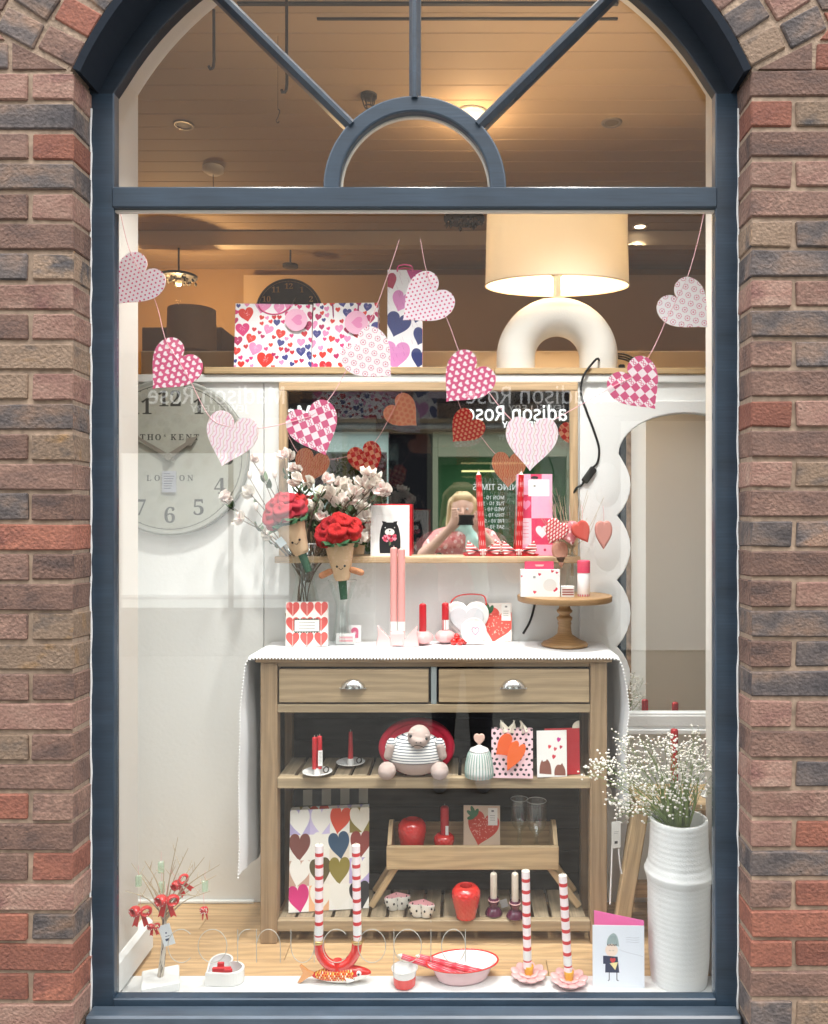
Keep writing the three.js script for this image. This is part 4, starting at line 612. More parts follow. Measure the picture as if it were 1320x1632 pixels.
// ------------------------------------------------------------------ on the table
const onT = TT + 0.0026;
{
  { const d = 2.728, o = thing('gift_box', 'square gift box of coral hearts with a white name plate, left on the runner', 'gift box', [X(490, d), onT, Z(d)], 0.08);
    const m = print(256, 270, (g) => { g.fillStyle = '#f3ebe4'; g.fillRect(0, 0, 256, 270); for (let j = 0; j < 3; j++) for (let i = 0; i < 3; i++) { g.fillStyle = '#d8605c'; heart2d(g, 42 + i * 86, 44 + j * 92, 88, 0, 0.92); g.strokeStyle = '#ecd9cf'; g.lineWidth = 3; g.beginPath(); g.moveTo(42 + i * 86, 20 + j * 92); g.lineTo(42 + i * 86, 84 + j * 92); g.stroke(); } g.fillStyle = '#2f4a40'; for (let i = 0; i < 9; i++) { g.fillRect(56 + i * 16, 100, 11, 88); } g.fillStyle = '#f2efe9'; g.fillRect(52, 108, 152, 72); g.strokeStyle = '#30463c'; g.lineWidth = 3; g.strokeRect(52, 108, 152, 72); g.fillStyle = '#8a857e'; for (let i = 0; i < 3; i++) g.fillRect(80, 124 + i * 18, 96, 3); });
    const b = part(o, 'box_body', new THREE.BoxGeometry(0.142, 0.15, 0.03).translate(0, 0.075, 0), cardMats(m)); b.rotation.x = -0.06; part(o, 'easel_leg', box(-0.062, -0.052, 0.001, 0.12, -0.052, -0.048, 0.001), M.oak).rotation.z = 0.18; }
  { const d = stand(1026, onT), o = thing('small_box', 'tiny pink and white box with striped label beside the coral heart box', 'box', [X(551, d), onT, Z(d)], 0.05); part(o, 'box_body', box(-0.032, 0.032, 0, 0.036, -0.012, 0.012, 0.001), cardMats(M.paper)[0]); part(o, 'label_band', [0, 1].map((i) => box(-0.02, 0.026, 0.009 + i * 0.011, 0.016 + i * 0.011, 0.0121, 0.0126, 0.0001)), M.pink);
    const q = greeting('mini_card', 'small white card with a pink arch behind the tiny pink box', 'card', [X(565, d + 0.03), onT, Z(d + 0.035)], -0.1, 0.045, 0.06, 0.002, cardMats(print(96, 128, (g) => { g.fillStyle = '#f2eeee'; g.fillRect(0, 0, 96, 128); g.fillStyle = '#dd6f8f'; g.beginPath(); g.moveTo(20, 96); g.lineTo(20, 46); g.arc(48, 46, 28, Math.PI, 0); g.lineTo(76, 96); g.closePath(); g.fill(); g.fillStyle = '#f2d0da'; dot(g, 48, 60, 12); }))); }
  { // bow holder with two tall candles
    const d = 2.73, z = Z(d), o = thing('twin_candle_holder', 'pale pink bow shaped holder with two tall pink taper candles, middle of the table', 'candle holder', [X(634, d), onT, z]);
    const glassPink = phys([0.78, 0.5, 0.5], 0.15, { clearcoat: 0.8 });
    part(o, 'foot', new RoundedBoxGeometry(0.05, 0.05, 0.04, 3, 0.01).translate(0, 0.026, 0), glassPink);
    for (const s of [-1, 1]) part(o, 'bow_wing', extr(poly([[s * 0.018, 0.012], [s * 0.066, 0.066], [s * 0.062, 0.036], [s * 0.07, 0.002], [s * 0.018, 0.002]]), 0.018, 0.004).translate(0, 0, -0.008), glassPink);
    for (const [s, top] of [[-1, 872], [1, 874]]) { const x = s * 0.0132 - 0.002 * 0, y0 = 0.048, h = Y(top, d) - onT - y0; part(o, 'candle', candleGeo(0.0125, h).translate(x, y0, s * 0.002), M.pinkWax); part(o, 'candle_label', lathe([[0.0129, 0.003], [0.0129, 0.036]], 20).translate(x, y0, s * 0.002), M.paper); wickAt(o, x, y0 + h - 0.002, s * 0.002); } }
  for (const [x, lab, by] of [[674, 'short red candle in a faceted pink ball holder, left of the pair on the table', 1027], [710, 'short labelled red candle in a faceted pink ball holder, beside the white heart dish', 1025]]) {
    const d = stand(by, onT), r = 0.036, o = thing('ball_candle_holder', lab, 'candle holder', [X(x, d), onT, Z(d)], 0, undefined), g = new THREE.SphereGeometry(r, 18, 12).toNonIndexed(); { const p = g.attributes.position; for (let i = 0; i < p.count; i++) { const a = Math.atan2(p.getZ(i), p.getX(i)), k = 1 + 0.035 * Math.cos(a * 9 + p.getY(i) * 60); p.setXYZ(i, p.getX(i) * k, p.getY(i) * 0.66, p.getZ(i) * k); } } g.computeVertexNormals();
    part(o, 'holder', g.translate(0, r * 0.66, 0), M.palePink); part(o, 'candle', candleGeo(0.0125, 0.1).translate(0, 0.042, 0), M.wax); wickAt(o, 0, 0.14, 0); if (x > 700) part(o, 'candle_label', lathe([[0.013, 0.006], [0.013, 0.04]], 10).rotateY(0.3).translate(0.0004, 0.042, 0), M.paper); }
  { // heart dish with red rim, small plate, berries
    const d = 2.8, o = thing('heart_basket', 'white heart shaped dish with thin red handle standing upright at the back of the table', 'dish', [X(744, d), onT, Z(d) - 0.008]); const s = 0.145;
    part(o, 'dish', extr(heartShape(s, 0.13), 0.02, 0.006, 14).translate(0, 0.071, -0.03), M.porcelain); part(o, 'inner_well', extr(heartShape(s * 0.8, 0.1), 0.002, 0.002, 14).translate(0, 0.072, -0.002), std([0.62, 0.63, 0.66], 0.4));
    part(o, 'handle', tube([V(-0.06, 0.12, -0.01), V(-0.052, 0.145, -0.01), V(-0.03, 0.162, -0.01), V(0.03, 0.168, -0.01), V(0.062, 0.16, -0.01), V(0.07, 0.13, -0.01)], 0.0028, 30, 6), M.redGloss);
    const q = thing('small_plate', 'small round white plate with a pink heart outline leaning on the heart dish', 'plate', [X(755, 2.755), onT + 0.002, Z(2.755)]); const g = part(q, 'plate', lathe([[0, 0], [0.024, 0.001], [0.043, 0.009], [0.045, 0.01], [0.043, 0.012], [0.024, 0.004], [0, 0.003]], 40), M.porcelain); g.rotation.x = Math.PI / 2 - 0.12; g.position.set(0, 0.045, 0); const hr = part(q, 'painted_heart', tube(heartShape(0.024, 0.026).getPoints(8).map((p) => V(p.x, p.y, 0)), 0.001, 60, 5), M.hotPink); hr.position.set(0.006, 0.046, 0.012); hr.rotation.x = -0.12;
    const b = thing('red_berries', 'small red clay strawberries heaped before the heart dish', 'ornament', [X(730, 2.75), onT, Z(2.75)]); for (const [x, y, zz, r] of [[-0.014, 0.011, 0, 0.012], [0.008, 0.012, 0.004, 0.013], [-0.004, 0.028, -0.004, 0.011], [0.022, 0.009, -0.006, 0.01]]) part(b, 'berry', ball(r, x, y, zz, 1, 1.05, 1, 14), M.redGloss); }
  { const d = stand(1022, onT), o = greeting('strawberry_card', 'square card with one big coral strawberry, right on the table beside the small plate', 'card', [X(790, d), onT, Z(d)], -0.05, 0.113, 0.135, 0.004, cardMats(print(256, 300, (g) => { g.fillStyle = '#f1e2da'; g.fillRect(0, 0, 256, 300); strawberry(g, 256, 300, 140, 180, 270); sticker(g, 176, 6, 74, 132); })), -0.08); }
  { // cake stand
    const d = 2.735, o = thing('cake_stand', 'turned wooden cake stand at the right end of the table', 'cake stand', [X(900, d), onT, Z(d)]), h = Y(948, d) - onT;
    part(o, 'plate', lathe([[0, h - 0.022], [0.155, h - 0.022], [0.1605, h - 0.019], [0.1615, h - 0.003], [0.158, h], [0, h]], 64), M.acacia);
    const k = h - 0.022; part(o, 'pedestal', lathe([[0, 0], [0.079, 0], [0.08, 0.006], [0.074, 0.013], [0.06, 0.018], [0.042, 0.028], [0.026, 0.04], [0.0235, 0.05], [0.021, 0.07], [0.024, 0.078], [0.021, 0.082], [0.026, 0.09], [0.027, 0.097], [0.02, 0.102], [0.017, 0.108], [0.026, 0.115], [0.027, 0.121], [0.021, 0.126], [0.0185, 0.134], [0.0185, k - 0.016], [0.022, k - 0.01], [0.029, k], [0, k]].map(([r, y]) => [r, Math.min(y, k)]), 40), M.acacia);
    const top = onT + h + 0.0004, zc = Z(d);
    const b = thing('heart_print_box', 'white box with small red hearts and a red hanging header on the cake stand', 'box', [X(858, d), top, zc + 0.06], 0.04), bm = print(256, 190, (g) => { g.fillStyle = '#f1f0f0'; g.fillRect(0, 0, 256, 190); for (const [x, y, s] of [[122, 34, 20], [206, 12, 20], [236, 22, 16], [90, 158, 22], [4, 46, 14], [222, 140, 36], [196, 70, 10]]) { g.fillStyle = '#cc3a52'; heart2d(g, x, y, s, 0.2); } g.fillStyle = '#999'; g.fillRect(80, 44, 16, 16); g.fillStyle = '#dcdad9'; dot(g, 190, 108, 44); });
    part(b, 'box_body', new THREE.BoxGeometry(0.13, 0.09, 0.03).translate(0, 0.045, 0), cardMats(bm)); part(b, 'header', extr(poly([[-0.05, 0.0905], [0.048, 0.0905], [0.048, 0.117], [-0.05, 0.117]]), 0.0015).translate(0, 0, -0.012), std([0.68, 0.05, 0.13], 0.6)); part(b, 'hang_hole', extr(poly([[-0.016, 0.106], [0.016, 0.106], [0.012, 0.1], [-0.012, 0.1]]), 0.0006).translate(0, 0, -0.0102), M.palePink);
    const c = thing('small_box', 'tiny white box with dark stripes on the cake stand beside the pink tube', 'box', [X(904, d - 0.06), top, zc + 0.07]); part(c, 'box_body', box(-0.021, 0.021, 0, 0.036, -0.012, 0.012, 0.001), M.paper); part(c, 'label_band', [0, 1, 2].map((i) => box(-0.019, 0.019, 0.006 + i * 0.008, 0.0105 + i * 0.008, 0.0121, 0.0126, 0.0001)), std([0.3, 0.08, 0.07], 0.7));
    const t = thing('gift_tube', 'pink lidded cardboard tube with striped foot on the cake stand', 'tube', [X(930, d - 0.04), top, zc + 0.045]); part(t, 'tube_body', lathe([[0, 0], [0.021, 0], [0.021, 0.085], [0, 0.085]], 28), print(256, 128, (g) => { g.fillStyle = '#f2eef0'; g.fillRect(0, 0, 256, 128); g.fillStyle = '#d9446e'; for (let i = 0; i < 16; i++) g.fillRect(i * 16, 82, 8, 46); g.fillStyle = '#aaa'; for (let i = 0; i < 4; i++) g.fillRect(i * 64 + 14, 30, 14, 12); })); part(t, 'lid', lathe([[0.0218, 0.078], [0.0218, 0.116], [0.019, 0.12], [0, 0.12]], 28), std([0.72, 0.07, 0.14], 0.5));
    // bottle with pale twigs and fabric hearts
    const v = thing('twig_bottle', 'clear bottle of pale bare twigs on the cake stand behind the boxes', 'vase', [X(912, d + 0.06), top, zc - 0.06]);
    part(v, 'bottle', lathe([[0, 0.001], [0.02, 0.001], [0.022, 0.02], [0.02, 0.085], [0.0115, 0.11], [0.0115, 0.15], [0.014, 0.152]], 28), M.clear);
    const gs = []; for (let i = 0; i < 26; i++) { const a = rr(0, 6.28), sp = rr(0.25, 1), e = V(Math.cos(a) * 0.15 * sp, rr(0.25, 0.37), Math.sin(a) * 0.09 * sp), m = e.clone().multiplyScalar(0.55).add(V(rr(-0.012, 0.012), 0.05, 0)); gs.push(taper([V(rr(-0.004, 0.004), 0.06, 0), V(0, 0.15, 0), m, e], 0.0017, 0.0006, 10, 5)); } part(v, 'twigs', gs, M.paleTwig);
    const ging = print(64, 64, (g) => { g.fillStyle = '#f2dcd8'; g.fillRect(0, 0, 64, 64); g.strokeStyle = '#c33a44'; g.lineWidth = 3; for (let i = -6; i < 14; i++) { g.beginPath(); g.moveTo(i * 9, 0); g.lineTo(i * 9 + 30, 64); g.stroke(); g.beginPath(); g.moveTo(i * 9 + 30, 0); g.lineTo(i * 9, 64); g.stroke(); } }, 0.9);
    const fl = print(64, 64, (g) => { g.fillStyle = '#d7868e'; g.fillRect(0, 0, 64, 64); for (let i = 0; i < 60; i++) { g.fillStyle = pick(['#f2dada', '#c24a5c', '#e8a6ae']); dot(g, rnd() * 64, rnd() * 64, rr(1, 4)); } }, 0.9);
    const tan = withBump(std([0.6, 0.32, 0.24], 0.95), weave, 0.0006, 3), rose = withBump(std([0.64, 0.3, 0.26], 0.95), weave, 0.0006, 3);
    for (const [x, y, w, h, a, m, lab] of [[885, 848, 0.085, 0.085, -0.5, ging, 'red and white checked fabric heart hanging from the twigs'], [908, 850, 0.08, 0.08, 0.2, fl, 'pink floral fabric heart hanging in the middle of the twigs'], [928, 848, 0.062, 0.075, 0.5, std([0.6, 0.1, 0.08], 0.9), 'small red fabric heart hanging right of the floral one'], [962, 852, 0.06, 0.098, 0, rose, 'dusky pink long fabric heart hanging alone at the right'], [893, 884, 0.055, 0.09, 0.1, tan, 'brownish pink fabric heart hanging below the checked one']]) {
      const dd = { 885: d - 0.012, 908: d + 0.028, 928: d + 0.008, 962: d + 0.02, 893: d + 0.05 }[x], p = P(x, y, dd), o2 = thing('fabric_heart', lab, 'fabric heart', [p.x, p.y, p.z], 0, undefined), g = uvFit(extr(heartShape(w * 0.8, h * 0.85), 0.008, 0.006, 8).translate(0, 0, -0.004), -0.04, -0.04, 0.08, 0.08); part(o2, 'cushion', g.rotateZ(a), m); part(o2, 'loop', tube([V(0, h * 0.25, 0), V(0.001, h * 0.25 + 0.05, 0), V(0, h * 0.25 + 0.075, -0.01)], 0.0008, 8, 4), M.string);
    } }
}
// ------------------------------------------------------------------ flowers on the table's left
function petalGeo(l, w, curl) { const g = new THREE.PlaneGeometry(w, l, 4, 5), p = g.attributes.position; for (let i = 0; i < p.count; i++) { const t = p.getY(i) / l + 0.5, s = Math.sin(Math.PI * Math.min(1, 0.12 + t * 0.88)) ; p.setXYZ(i, p.getX(i) * (0.25 + 0.9 * s), t * l, curl * l * t * t - 0.9 * p.getX(i) * p.getX(i) / w * -1); } g.computeVertexNormals(); return g; }
const pt = (c) => phys(c, 1, { transmission: 0.35, thickness: 0, side: THREE.DoubleSide }), petalM = pt([0.88, 0.81, 0.77]), petalW = pt([0.88, 0.84, 0.78]), petalP = pt([0.82, 0.55, 0.53]);
function blossomParts(o, name, at, s, tilt, turn, open) {
  const out = [], inn = []; for (let i = 0; i < 6; i++) { const g = petalGeo(s * rr(0.85, 1.05), s * 0.78, -0.3 * open); g.rotateX(0.35 + open * 0.75); g.rotateY(i * 1.047 + rr(-0.15, 0.15)); out.push(g); } for (let i = 0; i < 4; i++) { const g = petalGeo(s * 0.7, s * 0.55, 0.1); g.rotateX(0.25 + open * 0.3); g.rotateY(i * 1.57 + 0.5); inn.push(g); }
  const q = new THREE.Matrix4().makeRotationFromEuler(new THREE.Euler(tilt, turn, 0, 'YXZ')).setPosition(at.x, at.y, at.z); const b = part(o, name, out.map((g) => g.applyMatrix4(q)), rnd() < 0.5 ? petalM : petalW); part(b, 'inner_petals', inn.map((g) => g.applyMatrix4(q)), rnd() < 0.6 ? petalP : petalM); }
{
  const d = 2.8, z = Z(d) - 0.008, vx = X(486, d), o = thing('flower_vase', 'waisted clear glass vase of magnolia branches on the left of the table', 'vase', [vx, onT, z]);
  const rim = Y(866, d) - onT, neck = Y(920, d) - onT; const prof = [[0.055, 0.001], [0.062, 0.01], [0.056, neck * 0.5], [0.034, neck * 0.9], [0.032, neck], [0.042, neck + 0.03], [0.066, rim - 0.02], [0.078, rim]];
  const g = lathe([[0, 0.001], ...prof], 48), p = g.attributes.position; for (let i = 0; i < p.count; i++) { const a = Math.atan2(p.getZ(i), p.getX(i)), k = 1 + 0.035 * Math.cos(a * 14); p.setX(i, p.getX(i) * k); p.setZ(i, p.getZ(i) * k); } g.computeVertexNormals(); part(o, 'vase', g, M.clear); part(o, 'vase_lip', new THREE.TorusGeometry(0.078, 0.0018, 6, 48).rotateX(Math.PI / 2).translate(0, rim, 0), M.porcelain);
  const m = thing('magnolia_branches', 'spray of artificial white and blush magnolia branches fanning from the glass vase', 'flowers', [0, 0, 0]);
  const bl = [[404, 736, 0.8], [453, 728, 1], [400, 788, 1.2], [353, 795, 1.1], [386, 829, 1.1], [420, 857, 1], [478, 768, 1.2], [508, 788, 1.2], [530, 790, 1.2], [546, 775, 1.2], [585, 757, 1.1], [578, 774, 1.2], [612, 782, 1.1], [564, 788, 1.1], [500, 812, 1.2], [572, 811, 1.1], [584, 826, 1.1], [578, 862, 1], [492, 822, 1.1], [541, 804, 1.2], [520, 768, 1], [556, 800, 1.1], [470, 748, 0.8], [600, 770, 0.8], [590, 846, 0.9], [512, 828, 1]];
  const stems = [], leaves = []; const base = V(vx, onT + neck, z);
  for (const [x, y, s] of bl) { const dd = 2.78 + rr(-0.05, 0.04), e = P(x, y, dd), mid = base.clone().lerp(e, 0.55).add(V(rr(-0.02, 0.02), 0.02, rr(-0.02, 0.02))); stems.push(taper([...(stems.length % 4 ? [] : [V(vx + rr(-0.035, 0.035), onT + 0.02, z + rr(-0.03, 0.02))]), base.clone().add(V(rr(-0.02, 0.02), rr(-0.02, 0.01), rr(-0.016, 0.016))), mid, e], 0.0028, 0.0014, 18, 6)); blossomParts(m, 'blossom', e, 0.036 * s, rr(0.2, 1.1), rr(0, 6.28), rr(0.3, 0.9));
    for (let k = 0; k < 4; k++) { const q = mid.clone().lerp(e, rr(0, 0.8)), g = petalGeo(rr(0.02, 0.045), 0.017, -0.2); g.rotateX(rr(0.4, 1.4)); g.rotateY(rr(0, 6.28)); g.translate(q.x, q.y, q.z); leaves.push(g); } }
  for (const [x, y] of [[417, 755], [408, 812], [398, 762], [438, 760]]) { const e = P(x, y, 2.77); stems.push(taper([base, base.clone().lerp(e, 0.6).add(V(-0.01, 0.02, 0)), e], 0.003, 0.001, 14, 5)); part(m, 'bud', new THREE.SphereGeometry(0.008, 12, 10).scale(1, 1.9, 1).translate(e.x, e.y + 0.01, e.z), petalM); }
  part(m, 'branches', stems, M.twig); part(m, 'leaves', leaves, M.leaf);
  const d2 = 2.795, v2 = thing('glass_vase', 'small flared clear glass vase holding the lower plush bouquet', 'vase', [X(546, d2), onT, Z(d2)]); const h2 = Y(925, d2) - onT;
  part(v2, 'vase', lathe([[0, 0.001], [0.034, 0.001], [0.036, 0.008], [0.024, h2 * 0.45], [0.023, h2 * 0.6], [0.05, h2]], 40), M.clear); part(v2, 'vase_lip', new THREE.TorusGeometry(0.05, 0.0014, 6, 40).rotateX(Math.PI / 2).translate(0, h2, 0), M.porcelain);
  // plush bouquets: red roses, leaf collar, smiling paper cone with arms
  function plush(lab, rx, ry, tipx, tipy, dd, tilt, arms) {
    const p = P(rx, ry + 28, dd), o = thing('plush_bouquet', lab, 'soft toy', [p.x, p.y, p.z], 0, undefined); const tip = P(tipx, tipy, dd).sub(p), L = tip.length(); o.rotation.z = Math.atan2(tip.x, -tip.y);
    const reds = [std([0.3, 0.006, 0.012], 1), std([0.36, 0.01, 0.012], 1), std([0.33, 0.02, 0.035], 1), std([0.25, 0.005, 0.01], 1)];
    for (const [x, y, zz, s] of [[-0.052, 0.02, 0.02, 0.045], [0.05, 0.028, 0.01, 0.044], [0, 0.03, 0.045, 0.046], [-0.03, 0.062, 0, 0.044], [0.022, 0.068, 0.008, 0.044], [-0.06, 0.045, -0.03, 0.04], [0.058, 0.055, -0.03, 0.04], [0.002, 0.085, -0.02, 0.038]]) {
      const g = new THREE.SphereGeometry(s, 30, 22), q = g.attributes.position; for (let i = 0; i < q.count; i++) { const v = V(q.getX(i), q.getY(i), q.getZ(i)), a = Math.atan2(v.z, v.x), r = Math.acos(Math.max(-1, Math.min(1, v.y / s))); const k = 1 + 0.13 * Math.sin(a * 1 + r * 7 + x * 40) + 0.03 * Math.sin(a * 5 + r * 3); q.setXYZ(i, v.x * k, v.y * k * 0.9, v.z * k); } g.computeVertexNormals(); g.rotateX(0.7); g.rotateZ(-x * 6); g.translate(x, y, zz); g.scale(0.8, 0.8, 0.8); part(o, 'rose', g, pick(reds)); }
    const lf = []; for (let i = 0; i < 9; i++) { const g = petalGeo(0.072, 0.066, -0.3); g.rotateX(2.0 + rr(-0.1, 0.25)); g.rotateY(i * 0.698); lf.push(g.translate(0, 0.012, 0.006)); } part(o, 'leaf_collar', lf, std([0.03, 0.1, 0.04], 0.9, { side: THREE.DoubleSide }));
    part(o, 'paper_cone', lathe([[0, -L], [0.022, -L + 0.002], [0.027, -L + 0.012], [0.05, -0.012], [0.046, 0.0], [0, 0.001]], 36), M.kraft);
    const fy = -L * 0.62, fr = 0.0275 + (fy + L) / L * 0.021; for (const s of [-1, 1]) part(o, 'eye', ball(0.0042, s * 0.013 + 0.004, fy, fr * 0.95, 1, 1, 0.6, 10), M.black); part(o, 'mouth', tube([V(-0.003, fy - 0.006, fr + 0.001), V(0.004, fy - 0.011, fr + 0.001), V(0.011, fy - 0.006, fr + 0.001)], 0.0011, 10, 5), M.black);
    if (arms) for (const s of [-1, 1]) part(o, 'arm', new THREE.CapsuleGeometry(0.011, 0.03, 4, 10).rotateZ(s * 1.2).translate(s * 0.052, -L * 0.78, 0.01), std([0.45, 0.2, 0.1], 0.95));
    part(o, 'stem', cyl(0.012, 0.015, 0.065, 0, -L - 0.062, 0, 16), std([0.04, 0.1, 0.06], 0.95)); if (!arms) part(o, 'tag', new THREE.BoxGeometry(0.026, 0.03, 0.001).rotateZ(0.3).translate(-0.045, -L * 0.5, 0.03), std([0.62, 0.7, 0.74], 0.6)); return o; }
  function withUV(g) { return g; }
  plush('soft toy bouquet of deep red roses in a smiling cone, in the waisted vase', 460, 800, 482, 884, 2.7, 0.3, false); plush('soft toy bouquet of bright red roses in a smiling cone with stubby brown arms', 541, 834, 546, 926, 2.7, 0, true);
}

// ------------------------------------------------------------------ upper shelf of the table
{
  const y = SH1 + 0.0006, dep = (py) => stand(py, y);
  for (const [x, by, lab, kind] of [[506, 1236, 'white saucer holder with a labelled pack of red candles, left on the upper shelf', 0], [559, 1228, 'white saucer holder with one slim red taper, beside the toy tortoise', 1]]) {
    const d = dep(by) + 0.05 * kind, o = thing('saucer_candle_holder', lab, 'candle holder', [X(x, d), y, Z(d)]);
    part(o, 'saucer', lathe([[0, 0.001], [0.022, 0.001], [0.047, 0.013], [0.049, 0.015], [0.046, 0.0165], [0.02, 0.006], [0, 0.005]], 44), M.porcelain); part(o, 'cup', lathe([[0.012, 0.005], [0.0115, 0.026], [0.009, 0.026], [0, 0.024]], 24), M.porcelain); part(o, 'finger_loop', new THREE.TorusGeometry(0.009, 0.0022, 8, 20).rotateY(0.6).translate(0.03, 0.022, 0.01), M.iron);
    if (kind) { part(o, 'candle', taper([V(0, 0.024, 0), V(0, 0.06, 0), V(0, 0.115, 0)], 0.0095, 0.006, 12, 14), M.wax); wickAt(o, 0, 0.114, 0); }
    else { for (const [a, b, h] of [[-0.008, 0.006, 0.103], [0.008, 0.003, 0.106], [0, -0.008, 0.1]]) { part(o, 'candle', candleGeo(0.0078, h).translate(a, 0.024, b), M.wax); wickAt(o, a, 0.024 + h - 0.002, b); } part(o, 'pack_label', new THREE.BoxGeometry(0.014, 0.05, 0.001).rotateY(0.3).translate(0.012, 0.06, 0.013), print(32, 128, (g) => { g.fillStyle = '#e9e7e4'; g.fillRect(0, 0, 32, 128); g.fillStyle = '#555'; for (let i = 0; i < 9; i++) g.fillRect(6, 14 + i * 11, 20, 3); })); } }
  { // soft toy tortoise
    const d = dep(1241), k = d / F, o = thing('toy_tortoise', 'plush tortoise with red shell in a navy striped jersey sitting on the upper shelf', 'soft toy', [X(662, d), y, Z(d) - 0.055]);
    const fur = withBump(std([0.56, 0.44, 0.4], 1), grain, 0.004, 6), red = withBump(std([0.5, 0.012, 0.04], 1), grain, 0.002, 6);
    const sh = new THREE.SphereGeometry(0.122, 40, 28); sh.scale(1, 0.72, 0.36); part(o, 'shell', sh.rotateX(-0.2).translate(0, 0.082, -0.045), red); part(o, 'shell_rim', new THREE.TorusGeometry(0.112, 0.014, 12, 60).scale(1, 0.72, 1).rotateX(-0.2).translate(0, 0.08, -0.022), red);
    const jersey = print(64, 256, (g) => { g.fillStyle = '#e8e6e4'; g.fillRect(0, 0, 64, 256); g.fillStyle = '#2c3a4e'; for (let i = 0; i < 14; i++) g.fillRect(0, 8 + i * 18, 64, 5); }, 1);
    const body = new THREE.SphereGeometry(0.093, 40, 28); body.scale(1, 0.73, 0.66); part(o, 'body', body.translate(0, 0.067, 0.012), fur);
    const j = new THREE.SphereGeometry(0.0955, 44, 30, 0, 6.2832, 0.25, 1.55); j.scale(1, 0.75, 0.68); part(o, 'jersey', uvFit(j.translate(0, 0.068, 0.012), 0, 0.02, 0.3, 0.125), jersey);
    const head = new THREE.SphereGeometry(0.037, 32, 24), p = head.attributes.position; for (let i = 0; i < p.count; i++) { const v = V(p.getX(i), p.getY(i), p.getZ(i)); if (v.z > 0 && v.y < 0.004) { v.z *= 1.25; v.x *= 0.9; } p.setXYZ(i, v.x, v.y, v.z); } head.computeVertexNormals(); const hd = part(o, 'head', head.rotateZ(-0.15).translate(0.012, 0.135, 0.055), fur);
    for (const s of [-1, 1]) { part(hd, 'eye', ball(0.0052, 0.012 + s * 0.024, 0.139 - s * 0.004, 0.083, 1, 1, 0.7, 10), M.black); part(hd, 'nostril', ball(0.0022, 0.013 + s * 0.007, 0.128, 0.1, 1, 1, 0.6, 8), M.black); part(hd, 'brow', ball(0.01, 0.012 + s * 0.024, 0.147 - s * 0.004, 0.077, 1.1, 0.7, 0.8, 12), fur); }
    part(hd, 'mouth', tube([V(-0.008, 0.112, 0.094), V(0.004, 0.119, 0.1), V(0.018, 0.118, 0.1), V(0.03, 0.11, 0.092)], 0.0013, 14, 5), M.dark);
    for (const s of [-1, 1]) { part(o, 'arm', new THREE.CapsuleGeometry(0.0135, 0.03, 6, 14).rotateZ(s * 0.25).translate(s * 0.084, 0.087, 0.05), fur); part(o, 'sleeve', uvFit(new THREE.CapsuleGeometry(0.0155, 0.016, 6, 14).rotateZ(s * 0.3).translate(s * 0.08, 0.104, 0.044), 0, 0.02, 0.3, 0.125), jersey); const ft = new THREE.SphereGeometry(0.0275, 24, 18); ft.scale(1.05, 1, 1.3); part(o, 'foot', ft.translate(s * 0.09 - (s > 0 ? 0.012 : 0), 0.0275, 0.06), fur); }
  }
  { const d = dep(1238), o = thing('striped_jar', 'white and green striped ceramic bell jar with heart knob on the upper shelf', 'jar', [X(764, d), y, Z(d)]); const g = [], gw = []; const N = 28, prof = [[0.044, 0.002], [0.0455, 0.02], [0.042, 0.05], [0.036, 0.074], [0.031, 0.083]];
    part(o, 'jar_body', lathe([[0, 0.001], ...prof, [0.0285, 0.086], [0, 0.086]], 48), M.porcelain); const st = []; for (let i = 0; i < N; i++) { const a = i / N * 6.2832, pts = prof.map(([r, yy]) => V((r + 0.0004) * Math.cos(a), yy, (r + 0.0004) * Math.sin(a))); st.push(tube(pts, 0.0018, 10, 5)); } part(o, 'painted_stripes', st, std([0.28, 0.4, 0.36], 0.4));
    part(o, 'lid', lathe([[0.0315, 0.0865], [0.028, 0.092], [0.012, 0.099], [0.005, 0.104], [0, 0.105]], 36), M.porcelain); part(o, 'heart_knob', extr(heartShape(0.03, 0.03), 0.005, 0.003, 8).translate(0, 0.121, -0.003), phys([0.75, 0.5, 0.42], 0.3, { clearcoat: 0.5 })); }
  { const d = dep(1239), w = 66 / F * d, h = 76 / F * d, m = print(256, 300, (g) => { g.fillStyle = '#ecc8d0'; g.fillRect(0, 0, 256, 300); g.fillStyle = '#1c1a20'; for (let j = 0; j < 10; j++) for (let i = 0; i < 8; i++) { g.beginPath(); g.ellipse(i * 36 + (j % 2) * 18 + rr(-4, 4), j * 31 + rr(-4, 4), rr(6, 10), rr(7, 11), rnd() * 3, 0, 7); g.fill(); } });
    const o = giftBag('spotted_gift_bag', 'pink gift bag with black spots, orange heart tags and cream tissue, upper shelf', [X(817, d), y, Z(d) - 0.02], -0.06, w, h, 0.055, m, m);
    const or = std([0.78, 0.11, 0.015], 0.6); part(o, 'heart_tag', extr(heartShape(0.07, 0.075), 0.002, 0.0006, 8).rotateZ(-0.9).translate(-0.022, h * 0.66, 0.034), or); part(o, 'heart_tag', extr(heartShape(0.05, 0.1), 0.002, 0.0006, 8).rotateZ(-0.45).translate(0.006, h * 0.47, 0.0375), std([0.82, 0.13, 0.015], 0.6));
    for (const [x, t] of [[-0.03, 0.3], [0.002, -0.2], [0.034, 0.4]]) { const g = new THREE.ConeGeometry(0.018, 0.04, 5, 3), p = g.attributes.position; for (let i = 0; i < p.count; i++) p.setX(i, p.getX(i) + rr(-0.004, 0.004)); g.computeVertexNormals(); part(o, 'tissue', g.rotateZ(t).translate(x, h + 0.008, 0), M.cream); } }
